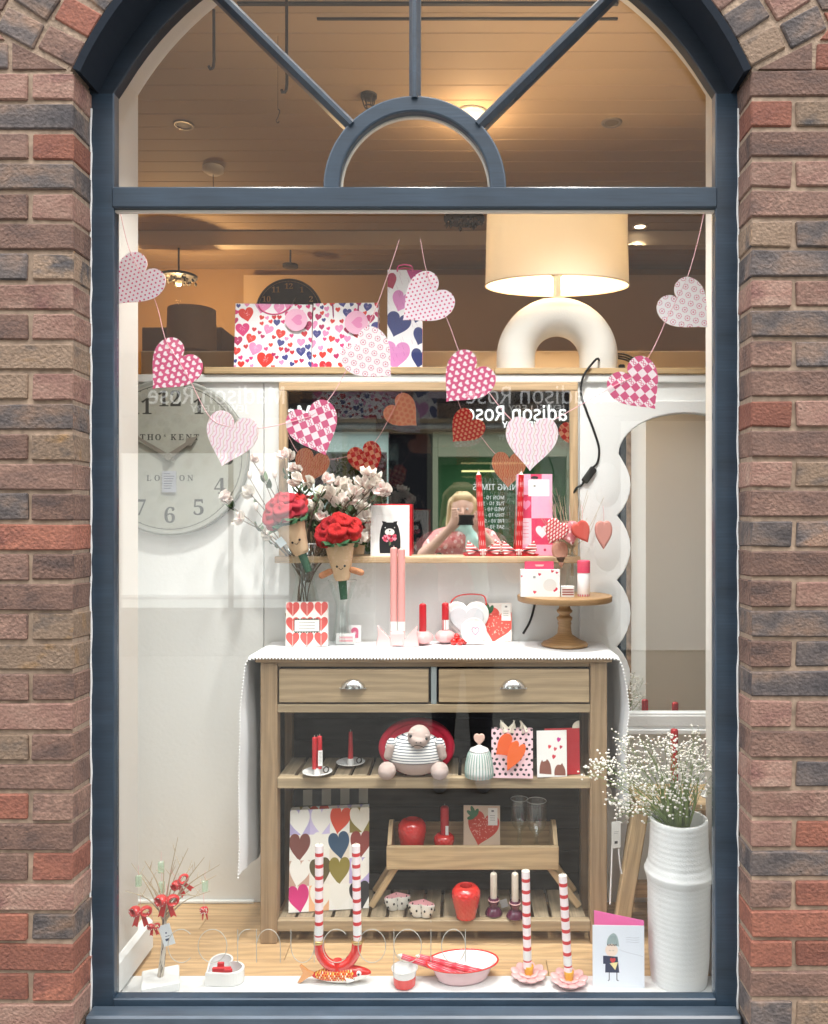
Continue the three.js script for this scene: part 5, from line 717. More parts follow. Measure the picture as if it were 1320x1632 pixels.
  { const d = dep(1238), o = greeting('greeting_card', 'white card of two brown cats under flying hearts before its red envelope', 'card', [X(880, d), y, Z(d)], 0.1, 0.098, 0.148, 0.003, cardMats(print(200, 300, (g) => { g.fillStyle = '#efedea'; g.fillRect(0, 0, 200, 300); g.fillStyle = '#8a5648'; g.beginPath(); g.moveTo(16, 276); g.bezierCurveTo(16, 220, 26, 200, 34, 188); g.lineTo(40, 200); g.lineTo(58, 196); g.lineTo(66, 184); g.bezierCurveTo(90, 200, 96, 240, 96, 284); g.closePath(); g.fill(); g.beginPath(); g.moveTo(116, 290); g.bezierCurveTo(112, 250, 126, 226, 140, 222); g.lineTo(158, 224); g.lineTo(168, 212); g.lineTo(176, 230); g.bezierCurveTo(190, 250, 192, 270, 190, 294); g.closePath(); g.fill(); for (const [x, yy, s, c] of [[112, 172, 30, '#c8283c'], [122, 122, 26, '#d4505c'], [84, 106, 26, '#d8303c'], [160, 110, 24, '#b52a44'], [146, 62, 32, '#c22a86']]) { g.fillStyle = c; heart2d(g, x, yy, s, 0.3, 0.8); } })), -0.05);
    const e = part(o, 'envelope', box(-0.02, 0.096, 0.001, 0.151, -0.018, -0.0145, 0.0006), std([0.5, 0.02, 0.03], 0.7), 'red envelope behind the card'); e.rotation.x = -0.05; const sd = part(o, 'round_seal', new THREE.CylinderGeometry(0.024, 0.024, 0.001, 28, 1, false, Math.PI, Math.PI / 2).rotateX(Math.PI / 2).translate(0.0955, 0.1505, -0.0138), M.cream); sd.rotation.x = -0.05; }
}
// ------------------------------------------------------------------ lower shelf of the table
{
  const y = SH2 + 0.0006, dep = (py) => stand(py, y);
  { const d = 2.635, cells = ['#b7acd6', '#d9cfe8', '#f1eee6', '#8d7c3f'], m = print(420, 520, (g) => { g.fillStyle = '#efece4'; g.fillRect(0, 0, 420, 520); const bg = ['#b9b0da', '#cfc4e6', '#f1eee6', '#86762f', '#f1eee6', '#efece4', '#e6dccb', '#f2efe8', '#caa795', '#ece7dc', '#efe9df', '#b7aad6', '#f1eee8', '#efb98e', '#f4f1ea', '#efede6'], fg = ['#f6f4ee', '#f3f0ea', '#d6492a', '#e9e4d6', '#7a463f', '#f2efe6', '#2f4d6a', '#8c3d36', '#f4f1ea', '#5d5030', '#8b7d35', '#f1eee6', '#d32f7b', '#f3eee2', '#f0ede4', '#2b2a2e']; for (let j = 0; j < 4; j++) for (let i = 0; i < 4; i++) { g.fillStyle = bg[j * 4 + i]; g.fillRect(i * 105, j * 130, 105, 130); } for (let j = 0; j < 4; j++) for (let i = 0; i < 4; i++) { g.fillStyle = fg[j * 4 + i]; heart2d(g, i * 105 + 52 + (i % 2) * 8, j * 130 + 64, 142, (i + j) % 3 * 0.16 - 0.14, 0.78); } });
    const side = print(128, 400, (g) => { ['#8d8a84', '#8e2450', '#b9bcae', '#c24a32', '#c9c4ba'].forEach((c, i) => { g.fillStyle = c; g.fillRect(0, i * 80, 128, 80); }); });
    const o = giftBag('collage_gift_bag', 'large gift bag with a patchwork of many coloured hearts leaning in the lower shelf', [X(521, d), y, Z(d) - 0.05], 0.14, 0.262, 0.322, 0.09, m, side, {}); o.rotation.x = -0.05;
    const st = print(256, 64, (g) => { for (let i = 0; i < 8; i++) { g.fillStyle = i % 2 ? '#8f8a7e' : '#141414'; g.fillRect(i * 32, 0, 32, 64); } }); part(o, 'striped_lining', new THREE.BoxGeometry(0.25, 0.052, 0.002).translate(0.002, 0.35, -0.022), st); }
  { // bed tray
    const d = 2.635, zf = Z(d), x0 = X(616, d), x1 = X(891, d), y0 = Y(1387, d), y1 = Y(1349, d), dz = 0.17, o = thing('bed_tray', 'pale wooden breakfast tray on splayed legs standing in the lower shelf', 'tray', [0, 0, 0]);
    part(o, 'front_board', box(x0, x1, y0, y1, zf - 0.013, zf, 0.003), M.tray); part(o, 'back_board', box(x0, x1, y0, y1 + 0.02, zf - dz, zf - dz + 0.013, 0.003), M.tray); part(o, 'tray_bottom', box(x0 + 0.004, x1 - 0.004, y0 + 0.004, y0 + 0.012, zf - dz + 0.014, zf - 0.014, 0.001), M.tray);
    for (const [x, s] of [[x0, 1], [x1, -1]]) { const D = dz - 0.03, sh = poly([[0, y0 + 0.0015], [0, y1 - 0.001], [-0.045, y1 + 0.045], [-D * 0.5, y1 + 0.055], [-D + 0.04, y1 + 0.045], [-D, y1 - 0.001], [-D, y0 + 0.0015]]); part(o, 'side_board', extr(sh, 0.012, 0.001).rotateY(-Math.PI / 2).translate(s > 0 ? x + 0.0145 : x - 0.0025, 0, zf - 0.015), M.tray);
      for (const zz of [zf - 0.03, zf - dz + 0.03]) { const top = V(s > 0 ? x + 0.03 : x - 0.03, y0 - 0.001, zz), bot = V(s > 0 ? X(590, d) : X(925, d), y + 0.002, zz + (zz > zf - 0.1 ? 0.008 : -0.008)); const L = top.distanceTo(bot), g = chBox(0.022, L, 0.016, 0.003); g.rotateZ(-Math.atan2(top.x - bot.x, top.y - bot.y)); part(o, 'leg', g.translate((top.x + bot.x) / 2, (top.y + bot.y) / 2 + 0.002, zz), M.tray); } }
    const ty = y0 + 0.0125, zi = zf - 0.075;
    const dep2 = d + 0.075;
    berryVase('red strawberry shaped ceramic vase on the wooden tray', X(657, dep2), ty, zi, 0.0485, Y(1305, dep2) - ty);
    { const o2 = thing('strawberry_candle_holder', 'red strawberry candle holder with one red candle on the tray', 'candle holder', [X(708, dep2), ty, zi]); const hh = Y(1328, dep2) - ty; part(o2, 'holder', berryGeo(0.035, hh, 0.9), M.redGloss); part(o2, 'candle', candleGeo(0.0145, Y(1284, dep2) - ty - hh + 0.006).translate(0.002, hh - 0.006, 0), M.wax); wickAt(o2, 0.002, Y(1284, dep2) - ty - 0.002, 0); part(o2, 'candle_label', new THREE.BoxGeometry(0.01, 0.032, 0.001).translate(0.01, hh + 0.014, 0.0148), M.paper); }
    greeting('strawberry_card', 'small card with a red strawberry standing in the wooden tray', 'card', [X(768, dep2), ty, zi], -0.04, 0.124, Y(1285, dep2) - ty, 0.003, cardMats(print(256, 350, (g) => { g.fillStyle = '#d8bfa8'; g.fillRect(0, 0, 256, 350); strawberry(g, 256, 300, 130, 160, 230, '#c9402f'); sticker(g, 172, 16, 66, 118); })), -0.05);
    for (const [x, r, top, lab] of [[828, 0.03, 1273, 'ribbed clear goblet on the tray, left of the two'], [855, 0.034, 1276, 'ribbed clear goblet on the tray, nearer the right end']]) { const dd = x < 840 ? dep2 + 0.03 : dep2 - 0.01, o2 = thing('goblet', lab, 'glass', [X(x, dd), ty, Z(dd)]), H = Y(top, dd) - ty; const g = lathe([[0, 0.001], [0.028, 0.001], [0.029, 0.003], [0.008, 0.008], [0.0055, H * 0.2], [0.0085, H * 0.27], [0.0055, H * 0.34], [0.0075, H * 0.42], [r * 0.7, H * 0.5], [r * 0.93, H * 0.6], [r, H * 0.8], [r * 0.98, H]], 48), p = g.attributes.position; for (let i = 0; i < p.count; i++) if (p.getY(i) > H * 0.45) { const a = Math.atan2(p.getZ(i), p.getX(i)), k = 1 + 0.03 * Math.cos(a * 16); p.setX(i, p.getX(i) * k); p.setZ(i, p.getZ(i) * k); } g.computeVertexNormals(); part(o2, 'bowl', g, M.clear); part(o2, 'rim', new THREE.TorusGeometry(r * 0.98, 0.0011, 5, 40).rotateX(Math.PI / 2).translate(0, H, 0), M.porcelain); }
  }
  function berryGeo(r, h, waist = 0.62) { const g = lathe([[0, 0], [r * waist, 0], [r * (waist + 0.06), h * 0.08], [r * 0.88, h * 0.42], [r, h * 0.7], [r * 0.95, h * 0.86], [r * 0.78, h * 0.97], [r * 0.68, h], [r * 0.6, h * 0.98], [r * 0.6, h * 0.86], [0, h * 0.84]].map((q) => q), 64).toNonIndexed(); const q = new THREE.LatheGeometry(new THREE.SplineCurve([[0.001, 0], [r * waist, 0.001], [r * (waist + 0.08), h * 0.1], [r * 0.88, h * 0.42], [r, h * 0.7], [r * 0.95, h * 0.86], [r * 0.74, h * 0.97], [r * 0.5, h], [r * 0.42, h * 0.985], [r * 0.4, h * 0.84]].map((p) => new THREE.Vector2(...p))).getPoints(56), 96), p = q.attributes.position; for (let i = 0; i < p.count; i++) { const a = Math.atan2(p.getZ(i), p.getX(i)), v = p.getY(i) / h, row = Math.floor(v * 11), k = v < 0.9 ? 1 - 0.075 * Math.pow(Math.max(0, Math.cos(a * 14 + (row % 2) * Math.PI)), 3) * Math.pow(Math.sin(v * 11 * Math.PI), 2) : 1; p.setX(i, p.getX(i) * k); p.setZ(i, p.getZ(i) * k); } q.computeVertexNormals(); return q; }
  function berryVase(lab, x, yy, z, r, h) { const o = thing('strawberry_vase', lab, 'vase', [x, yy, z]); part(o, 'vase_body', berryGeo(r, h), M.redGloss); return o; }
  { const d = dep(1469) + 0.03; berryVase('red strawberry shaped ceramic vase on the slats under the tray', X(743, d), y, Z(d), 0.047, Y(1411, d) - y); }
  for (const [x, by, lab, t] of [[633, 1452, 'white heart bowl with black dots and pink inside, left of the pair on the slats', 0.2], [673, 1464, 'white heart bowl with black dots, nearest the red strawberry vase on the slats', -0.15]]) {
    const d = dep(by) + 0.02, o = thing('heart_bowl', lab, 'bowl', [X(x, d), y, Z(d)], Math.PI + t), w = 0.088, n = 48, sp = heartShape(1, 0.92).getSpacedPoints(n), pos = [], idx = [], rows = [[0.66, 0.001], [0.8, 0.01], [0.94, 0.026], [1, 0.041], [0.96, 0.042]]; const inn = [[0.96, 0.042], [0.88, 0.028], [0.6, 0.012], [0.01, 0.01]];
    const ring = (rs) => { const ps = [], ix = []; rs.forEach(([s, yy], j) => { for (let i = 0; i <= n; i++) { const p = sp[i % n]; ps.push(p.x * w * s, yy + (p.y > 0.3 && yy > 0.03 ? 0.004 : 0), -p.y * w * s * 0.68); if (j && i) { const a = j * (n + 1) + i; ix.push(a - n - 2, a - 1, a, a - n - 2, a, a - n - 1); } } }); const g = new THREE.BufferGeometry(); g.setAttribute('position', new THREE.Float32BufferAttribute(ps, 3)); g.setAttribute('uv', new THREE.Float32BufferAttribute(ps.flatMap((_, i) => i % 3 ? [] : [0, 0]), 2)); g.setIndex(ix); g.computeVertexNormals(); return g; };
    part(o, 'bowl', ring(rows), phys([0.74, 0.74, 0.7], 0.25, { clearcoat: 0.6 })); part(o, 'pink_inside', ring(inn), phys([0.72, 0.4, 0.42], 0.3, { clearcoat: 0.5 }));
    const dots = []; for (let i = 0; i < n; i += 4) for (const [s, yy] of i % 8 ? [[0.95, 0.026]] : [[0.99, 0.035], [0.88, 0.015]]) { const p = sp[i]; dots.push(ball(0.0034, p.x * w * s, yy, -p.y * w * s * 0.68, 1, 1.2, 1, 8)); } part(o, 'painted_dots', dots, M.black); }
  for (const [x, by, top, lab] of [[787, 1462, 1390, 'purple glass candle holder with a cream candle, left of the pair under the tray'], [821, 1467, 1390, 'purple glass candle holder with a cream candle, beside the striped candles under the tray']]) {
    const d = dep(by) + 0.02, o = thing('purple_candle_holder', lab, 'candle holder', [X(x, d), y, Z(d)]); const b = 0.055; part(o, 'holder', lathe([[0, 0.001], [0.028, 0.001], [0.029, 0.006], [0.02, 0.022], [0.012, 0.028], [0.018, 0.04], [0.017, b], [0.0115, b], [0, b - 0.002]], 32), M.purple); part(o, 'candle', candleGeo(0.0112, Y(top, d) - y - b).translate(0, b - 0.001, 0), M.creamWax); wickAt(o, 0, Y(top, d) - y - 0.002, 0); part(o, 'collar', new THREE.TorusGeometry(0.0175, 0.0016, 6, 28).rotateX(Math.PI / 2).translate(0, 0.048, 0), M.palePink); if (x < 800) part(o, 'price_tag', new THREE.BoxGeometry(0.024, 0.026, 0.001).rotateZ(0.3).translate(0.034, 0.034, -0.004), std([0.3, 0.29, 0.29], 0.6)); }
}
// ------------------------------------------------------------------ on the window board
{
  const y = 0.1366, dep = (py) => stand(py, y);
  const stripeT = (n) => canvasTex(16, 512, (g) => { g.fillStyle = '#f2e4e6'; g.fillRect(0, 0, 16, 512); g.fillStyle = '#cf3238'; for (let i = 0; i < n; i++) g.fillRect(0, (i + 0.6) * 512 / n, 16, 512 / n * 0.3); });
  const striped = std(0xffffff, 0.4, { map: stripeT(8.5) });
  const stripedCandle = (o, a, b, r, label) => { const h = a.distanceTo(b), g = new THREE.CylinderGeometry(r, r, h, 24); const m = new THREE.Matrix4().makeRotationFromQuaternion(new THREE.Quaternion().setFromUnitVectors(V(0, 1, 0), b.clone().sub(a).normalize())).setPosition(a.clone().lerp(b, 0.5)); const c = part(o, 'candle', g.applyMatrix4(m), [striped, M.creamWax, M.creamWax]); const lb = new THREE.CylinderGeometry(r + 0.0005, r + 0.0005, 0.026, 24, 1, true).translate(0, -h / 2 + 0.038, 0).applyMatrix4(m); part(c, 'candle_label', lb, M.paper); part(c, 'wick', cyl(0.0012, 0.001, 0.008, b.x, b.y, b.z, 6), M.wick); };
  { // twig tree with bows and green glass drops
    const d = dep(1570), o = thing('twig_tree', 'small bare twig tree on a square white block hung with bows and drops', 'ornament', [X(256, d), y, Z(d)]); const at = (px, py, dd = d) => P(px, py, dd).sub(o.position);
    part(o, 'block', box(-0.052, 0.052, 0, 0.026, -0.05, 0.05, 0.003).rotateY(0.35), M.matteWhite);
    const bark = dataTex(64, 64, (u, v) => { const k = tileNoise(u, v, 6, 10, 3, 3) > 0.08 ? 110 : 205; return [k, k * 0.95, k * 0.88]; }); part(o, 'trunk', taper([at(256, 1555), at(260, 1520), at(262, 1480), at(262, 1440)], 0.009, 0.005, 20, 12), std(0xffffff, 0.8, { map: bark }));
    const gs = [], ends = [[284, 1334], [200, 1420], [350, 1378], [231, 1372], [326, 1366], [308, 1378], [238, 1408], [318, 1428], [210, 1376], [345, 1395], [280, 1370], [262, 1372], [335, 1420], [225, 1390], [300, 1352]];
    ends.forEach(([x, yy], i) => { const e = at(x, yy, d + rr(-0.05, 0.04)), b = at(262 + rr(-2, 2), 1470 - (i % 4) * 8), m = b.clone().lerp(e, 0.45).add(V(0, 0.02, 0)); gs.push(taper([b, m, e], 0.0028, 0.0008, 14, 5)); for (let k = 0; k < 2; k++) { const q = m.clone().lerp(e, rr(0.1, 0.7)); gs.push(taper([q, q.clone().add(V(rr(-0.02, 0.02), rr(0.012, 0.03), rr(-0.02, 0.02)))], 0.0012, 0.0005, 4, 4)); } }); part(o, 'twigs', gs, M.paleTwig);
    part(o, 'tag', new THREE.BoxGeometry(0.034, 0.062, 0.001).rotateZ(0.3).translate(...at(266, 1490, d - 0.02).toArray()), print(80, 150, (g) => { g.fillStyle = '#e2e6ea'; g.fillRect(0, 0, 80, 150); g.fillStyle = '#44506a'; dot(g, 40, 60, 6); g.fillRect(28, 82, 30, 4); g.fillRect(22, 100, 26, 16); }));
    const bowM = phys([0.6, 0.03, 0.03], 0.35, { clearcoat: 0.4 });
    for (const [x, yy, s, lab] of [[224, 1455, 1.2, 'spotted red ribbon bow hanging lowest at the left of the twig tree'], [266, 1438, 1.3, 'big spotted red ribbon bow in the middle of the twig tree'], [288, 1408, 1.1, 'spotted red ribbon bow, topmost on the right of the twig tree trunk'], [245, 1478, 0.7, 'small red ribbon tail hanging beside the white tag'], [326, 1452, 0.8, 'narrow red ribbon bow hanging far right of the twig tree']]) {
      const p = P(x, yy, d - 0.02 + rr(-0.01, 0.01)), b = thing('ribbon_bow', lab, 'bow', [p.x, p.y, p.z], 0, undefined); b.rotation.z = x === 288 ? 0.7 : rr(-0.15, 0.15); const nar = x === 326 ? 0.5 : 1;
      for (const q of [-1, 1]) { const g = new THREE.TorusGeometry(0.011, 0.0042, 6, 18); g.scale(1, 0.85, 2.2); part(b, 'bow_loop', g.scale(s * nar, s, s).rotateY(q * 0.5).translate(q * 0.013 * s * nar, 0.004 * s, 0), bowM); const tl = poly([[0, 0], [q * 0.01 * s, 0], [q * 0.021 * s * nar, -0.033 * s], [q * 0.015 * s * nar, -0.029 * s], [q * 0.008 * s, -0.034 * s]]); part(b, 'bow_tail', extr(tl, 0.0014), bowM); const dg = []; for (let i = 0; i < 7; i++) { const a = i * 0.9; dg.push(ball(0.0014, q * 0.013 * s * nar + 0.011 * s * nar * Math.cos(a), 0.004 * s + 0.0094 * s * Math.sin(a), 0.0094 * s, 1, 1, 0.6, 6)); } part(b, 'white_spots', dg, M.paper); }
      part(b, 'knot', ball(0.006 * s, 0, 0.003, 0.004, 1, 1.2, 1, 12), bowM); part(b, 'hanging_loop', tube([V(0, 0.008, 0), V(0.001, 0.03, 0), V(0, 0.05, -0.004)], 0.0006, 6, 4), M.string); }
    for (const [x, yy, lab] of [[257, 1382, 'pale green glass drop hanging uppermost on the twig tree'], [221, 1404, 'pale green glass drop hanging at the left of the twig tree'], [327, 1412, 'pale green glass drop hanging at the right above the narrow bow'], [258, 1414, 'pale green glass drop hanging in the middle of the twig tree']]) { const p = P(x, yy, d + 0.01), b = thing('glass_drop', lab, 'ornament', [p.x, p.y, p.z], rr(0, 1), undefined); part(b, 'drop', new RoundedBoxGeometry(0.018, 0.034, 0.009, 2, 0.004), phys([0.82, 0.93, 0.82], 0.08, { transmission: 0.75, thickness: 0, ior: 1.5 })); part(b, 'thread', tube([V(0, 0.017, 0), V(0, 0.045, 0)], 0.0005, 4, 4), M.string); }
  }
  { // heart box with a folded red ribbon
    const d = dep(1576) + 0.05, o = thing('heart_dish', 'white heart shaped tin holding a folded red ribbon, left on the window board', 'dish', [X(353, d), y, Z(d)]), hs = heartShape(0.13, 0.1), hole = new THREE.Path(heartShape(0.118, 0.09).getPoints(12)); hs.holes.push(hole);
    part(o, 'wall', extr(hs, 0.036, 0.0015, 12).rotateX(-Math.PI / 2).rotateY(-0.75).translate(0, 0.002, 0), M.porcelain); part(o, 'base', extr(heartShape(0.12, 0.092), 0.003, 0, 12).rotateX(-Math.PI / 2).rotateY(-0.75).translate(0, 0.001, 0), std([0.6, 0.6, 0.64], 0.4)); part(o, 'red_ribbon', [box(-0.014, 0.006, 0.005, 0.046, -0.012, -0.004, 0.002), box(-0.025, 0.03, 0.005, 0.036, -0.003, 0.006, 0.002).rotateZ(0.04), box(0.01, 0.034, 0.005, 0.034, 0.002, 0.01, 0.002)], M.red); }
  { // fish candelabrum
    const d = dep(1576) + 0.03, o = thing('fish_candle_holder', 'red and gold ceramic fish carrying a red U shaped holder with two tall striped candles', 'candle holder', [X(528, d), y, Z(d)]), k = d / F, q = (x, yy, zz = 0) => V((x - 528) * k, Y(yy, d) - y, zz);
    const body = poly([[-0.062, 0.022], [-0.05, 0.028], [-0.02, 0.045], [0.02, 0.05], [0.07, 0.049], [0.105, 0.042], [0.118, 0.033], [0.11, 0.024], [0.09, 0.012], [0.05, 0.004], [0, 0.003], [-0.03, 0.01]]);
    const mk = (y0, y1) => { const g = new THREE.SphereGeometry(1, 40, 28), p = g.attributes.position; for (let i = 0; i < p.count; i++) { const u = p.getX(i); p.setXYZ(i, u * 0.088 + 0.03, p.getY(i) * (0.024 - 0.006 * u * u + 0.003 * u) + 0.027 + 0.006 * u * 0.6, p.getZ(i) * 0.02); } g.computeVertexNormals(); return g; };
    part(o, 'fish_body', uvFit(mk(), -0.06, 0, 0.18, 0.055), print(360, 128, (g) => { g.fillStyle = '#c3241d'; g.fillRect(0, 0, 360, 128); g.fillStyle = '#efeae4'; g.beginPath(); g.moveTo(0, 128); g.lineTo(0, 100); g.bezierCurveTo(100, 92, 200, 100, 250, 70); g.lineTo(300, 56); g.lineTo(360, 66); g.lineTo(360, 128); g.fill(); g.strokeStyle = '#d9a13a'; g.lineWidth = 3; for (let j = 0; j < 5; j++) for (let i = 0; i < 14; i++) { g.fillStyle = pick(['#e9c55e', '#c3241d', '#e8ddcf', '#c3241d', '#d8542a']); g.beginPath(); g.arc(30 + i * 16 + (j % 2) * 8, 30 + j * 14, 8, -1.6, 1.6); g.fill(); g.stroke(); } g.strokeStyle = '#8a9a90'; g.lineWidth = 2; for (let i = 0; i < 6; i++) { g.beginPath(); g.moveTo(262, 74); g.lineTo(236 + i * 5, 104 - i * 2); g.stroke(); } }, 0.2));
    part(o, 'tail_fin', extr(poly([[-0.052, 0.03], [-0.068, 0.036], [-0.088, 0.052], [-0.09, 0.05], [-0.08, 0.03], [-0.096, 0.004], [-0.09, 0.004], [-0.066, 0.02], [-0.052, 0.024]]), 0.006, 0.002).translate(0, 0, -0.003), phys([0.68, 0.3, 0.1], 0.25, { clearcoat: 0.8 })); part(o, 'eye', [ball(0.0078, 0.083, 0.035, 0.0135, 1, 1, 0.6, 16)], M.porcelain); part(o, 'pupil', ball(0.0036, 0.083, 0.035, 0.0185, 1, 1, 0.5, 10), M.black); part(o, 'side_fin', extr(poly([[0.07, 0.018], [0.045, 0.026], [0.05, 0.012]]), 0.003, 0.001).translate(0, 0, 0.0185), M.porcelain);
    const U = [q(508, 1500), q(511, 1520), q(522, 1535), q(538, 1540), q(554, 1535), q(566, 1520), q(570, 1500)]; part(o, 'u_holder', tube(U, 0.0155, 60, 18), M.redGloss); part(o, 'neck', cyl(0.017, 0.013, 0.026, q(538, 0).x, 0.042, 0, 20), M.redGloss); for (const x of [508, 570]) part(o, 'gilt_cup', lathe([[0.012, -0.004], [0.0185, 0.002], [0.019, 0.009], [0.014, 0.01], [0.013, 0.002]], 28).translate(q(x, 1500).x, q(x, 1502).y, 0), M.brass);
    stripedCandle(o, q(508.5, 1502), q(509, 1347), 0.0122); stripedCandle(o, q(570, 1502), q(567.5, 1347), 0.0122); }
  { const d = dep(1576) + 0.02, o = thing('ramekin', 'small red enamel ramekin with white rim on the window board', 'dish', [X(645, d), y, Z(d)]); part(o, 'pot', lathe([[0, 0.001], [0.03, 0.001], [0.032, 0.004], [0.033, 0.03]], 40), std([0.66, 0.07, 0.06], 0.25)); part(o, 'rim', lathe([[0.033, 0.03], [0.036, 0.047], [0.0395, 0.051], [0.035, 0.0505], [0.031, 0.02], [0, 0.016]], 40), M.porcelain); }
  { const d = dep(1577) + 0.055, o = thing('enamel_dish', 'oval white enamel pie dish with red rim and pale pink outside', 'dish', [X(737, d), y, Z(d)], 0.12); const sc = (g) => { g.scale(1.18, 1, 0.7); return g; };
    part(o, 'dish', sc(lathe([[0, 0.001], [0.058, 0.001], [0.064, 0.008], [0.079, 0.046], [0.09, 0.0525]], 64)), std([0.72, 0.5, 0.52], 0.25)); part(o, 'enamel_inside', sc(lathe([[0.09, 0.0528], [0.077, 0.045], [0.06, 0.007], [0, 0.006]], 64)), M.porcelain); part(o, 'red_rim', sc(new THREE.TorusGeometry(0.0905, 0.0026, 8, 72).rotateX(Math.PI / 2).translate(0, 0.0528, 0)), M.redGloss);
    const pm = print(32, 256, (g) => { g.fillStyle = '#cc2038'; g.fillRect(0, 0, 32, 256); g.fillStyle = '#f3d6d8'; for (let j = 0; j < 22; j++) for (let i = 0; i < 3; i++) dot(g, i * 12 + (j % 2) * 6, j * 12, 2.2); }, 0.4);
    for (const [a, b, c, e, lab] of [[640, 1524, 752, 1560, 'red spotted taper candle lying across the enamel dish, upper one'], [668, 1530, 772, 1557, 'red spotted taper candle lying across the enamel dish, tucked beside the other']]) { const p = P(a, b, d - 0.01), r = P(c, e, d - 0.002); if (a > 650) { p.z -= 0.018; r.z -= 0.018; } const u = p.clone().sub(r).normalize(), t = single('taper_candle', lab, 'candle', taper([r, r.clone().lerp(p, 0.5), p], 0.0105, 0.0078, 20, 16), pm, undefined); part(t, 'candle_tip', taper([p, p.clone().addScaledVector(u, 0.012)], 0.0076, 0.002, 4, 12), M.creamWax); } }
  const petals = (o) => { for (let i = 0; i < 9; i++) { const g = new THREE.SphereGeometry(1, 14, 10); g.scale(0.021, 0.0055, 0.017); g.rotateZ(0.36).translate(0.036, 0.0145, 0).rotateY(i * 0.698); part(o, 'petal', g, M.palePink); } for (let i = 0; i < 6; i++) { const g = new THREE.SphereGeometry(1, 12, 8); g.scale(0.014, 0.005, 0.013); g.rotateZ(0.45).translate(0.02, 0.016, 0).rotateY(i * 1.047 + 0.3); part(o, 'petal', g, M.palePink); } part(o, 'saucer', lathe([[0, 0.0008], [0.03, 0.001], [0.04, 0.009], [0.03, 0.012], [0, 0.012]], 32), M.palePink); };
  for (const [x, by, bx, cx, ty, lab] of [[843, 1571, 841, 838, 1388, 'pink lotus flower holder with tall striped candle, left of the two on the board'], [907, 1580, 906, 897, 1395, 'pink lotus flower holder with slightly leaning striped candle beside the greeting card']]) {
    const d = dep(by) + 0.035, k = d / F, o = thing('lotus_candle_holder', lab, 'candle holder', [X(x, d), y, Z(d)], 0.2), inv = -0.2; petals(o); part(o, 'gold_cup', lathe([[0.0115, 0.012], [0.014, 0.03], [0.0145, 0.04], [0.012, 0.04], [0, 0.036]], 24), M.gold); const top = P(cx, ty, d).sub(V(X(x, d), y, Z(d))); stripedCandle(o, V((bx - x) * k, 0.034, 0), V(top.x * Math.cos(-inv * 0) , top.y, 0), 0.0122); o.rotation.y = 0; }
  { const d = dep(1578) + 0.012, w = 82 / F * d, h = 98 / F * d, o = thing('greeting_card', 'folded white card of a child in a woolly hat, hot pink inside', 'card', [X(986, d), y, Z(d)], -0.03);
    const f = part(o, 'card_front', new THREE.BoxGeometry(w, h, 0.0012).translate(0, h / 2, 0), cardMats(print(256, 306, (g) => { g.fillStyle = '#e3e8f3'; g.fillRect(0, 0, 256, 306); g.fillStyle = '#9fb0b2'; g.beginPath(); g.moveTo(70, 92); g.bezierCurveTo(72, 50, 98, 40, 104, 38); g.bezierCurveTo(128, 46, 128, 76, 132, 104); g.lineTo(70, 92); g.fill(); g.strokeStyle = '#7e8f90'; g.lineWidth = 2; for (let i = 0; i < 5; i++) { g.beginPath(); g.moveTo(76 + i * 11, 92); g.lineTo(92 + i * 5, 52); g.stroke(); } g.fillStyle = '#f2dacb'; dot(g, 94, 122, 31); g.fillStyle = '#38302c'; for (let i = 0; i < 7; i++) g.fillRect(72 + i * 7, 92 + (i % 2) * 3, 5, 7); dot(g, 86, 124, 2); dot(g, 102, 124, 2); g.fillStyle = '#27304f'; g.beginPath(); g.moveTo(64, 150); g.lineTo(124, 154); g.lineTo(132, 232); g.lineTo(62, 232); g.closePath(); g.fill(); g.fillRect(52, 150, 14, 40); g.fillStyle = '#c8333c'; heart2d(g, 100, 174, 28); g.fillStyle = '#ecdca0'; g.beginPath(); g.moveTo(84, 186); g.lineTo(126, 180); g.lineTo(112, 220); g.fill(); g.strokeStyle = '#3c3c48'; g.lineWidth = 4; for (const x of [82, 120]) { g.beginPath(); g.moveTo(x, 232); g.lineTo(x, 268); g.lineTo(x + (x > 100 ? 8 : -6), 272); g.stroke(); } g.strokeStyle = '#b7b9c4'; g.lineWidth = 1.5; g.beginPath(); g.moveTo(132, 118); g.bezierCurveTo(180, 140, 210, 136, 250, 152); g.stroke(); for (let i = 0; i < 3; i++) { g.beginPath(); g.moveTo(166, 60 + i * 11); g.bezierCurveTo(186, 54 + i * 11, 200, 66 + i * 11, 232, 58 + i * 11); g.stroke(); } }), M.hotPink)); f.rotation.x = -0.03;
    const b = new THREE.BoxGeometry(w, h + 0.004, 0.0012).translate(-w / 2, h / 2, 0); const bk = part(o, 'card_back', b, std([0.82, 0.16, 0.44], 0.7), 'hot pink back leaf'); bk.position.set(w / 2, 0.012, -0.002); bk.rotation.set(-0.03, -0.42, 0); }
  { // ribbed vase and baby's breath
    const d = dep(1583) + 0.075, k = d / F, o = thing('ribbed_vase', 'tall matt white ribbed floor vase with a flared collar at the right of the window', 'vase', [X(1082, d), y, Z(d)]), yy = (py) => Y(py, d) - y, pr = [];
    const base = [[1582, 37], [1578, 40], [1560, 43.5], [1520, 47], [1460, 48.5], [1410, 49], [1398, 50.5], [1390, 53.5], [1386, 54], [1382, 52], [1372, 48.5], [1350, 46], [1325, 45], [1306, 45], [1302, 44]];
    const rad = (py) => { for (let i = 1; i < base.length; i++) if (py >= base[i][0]) { const t = (py - base[i][0]) / (base[i - 1][0] - base[i][0]); return base[i][1] + (base[i - 1][1] - base[i][1]) * t; } return 44; };
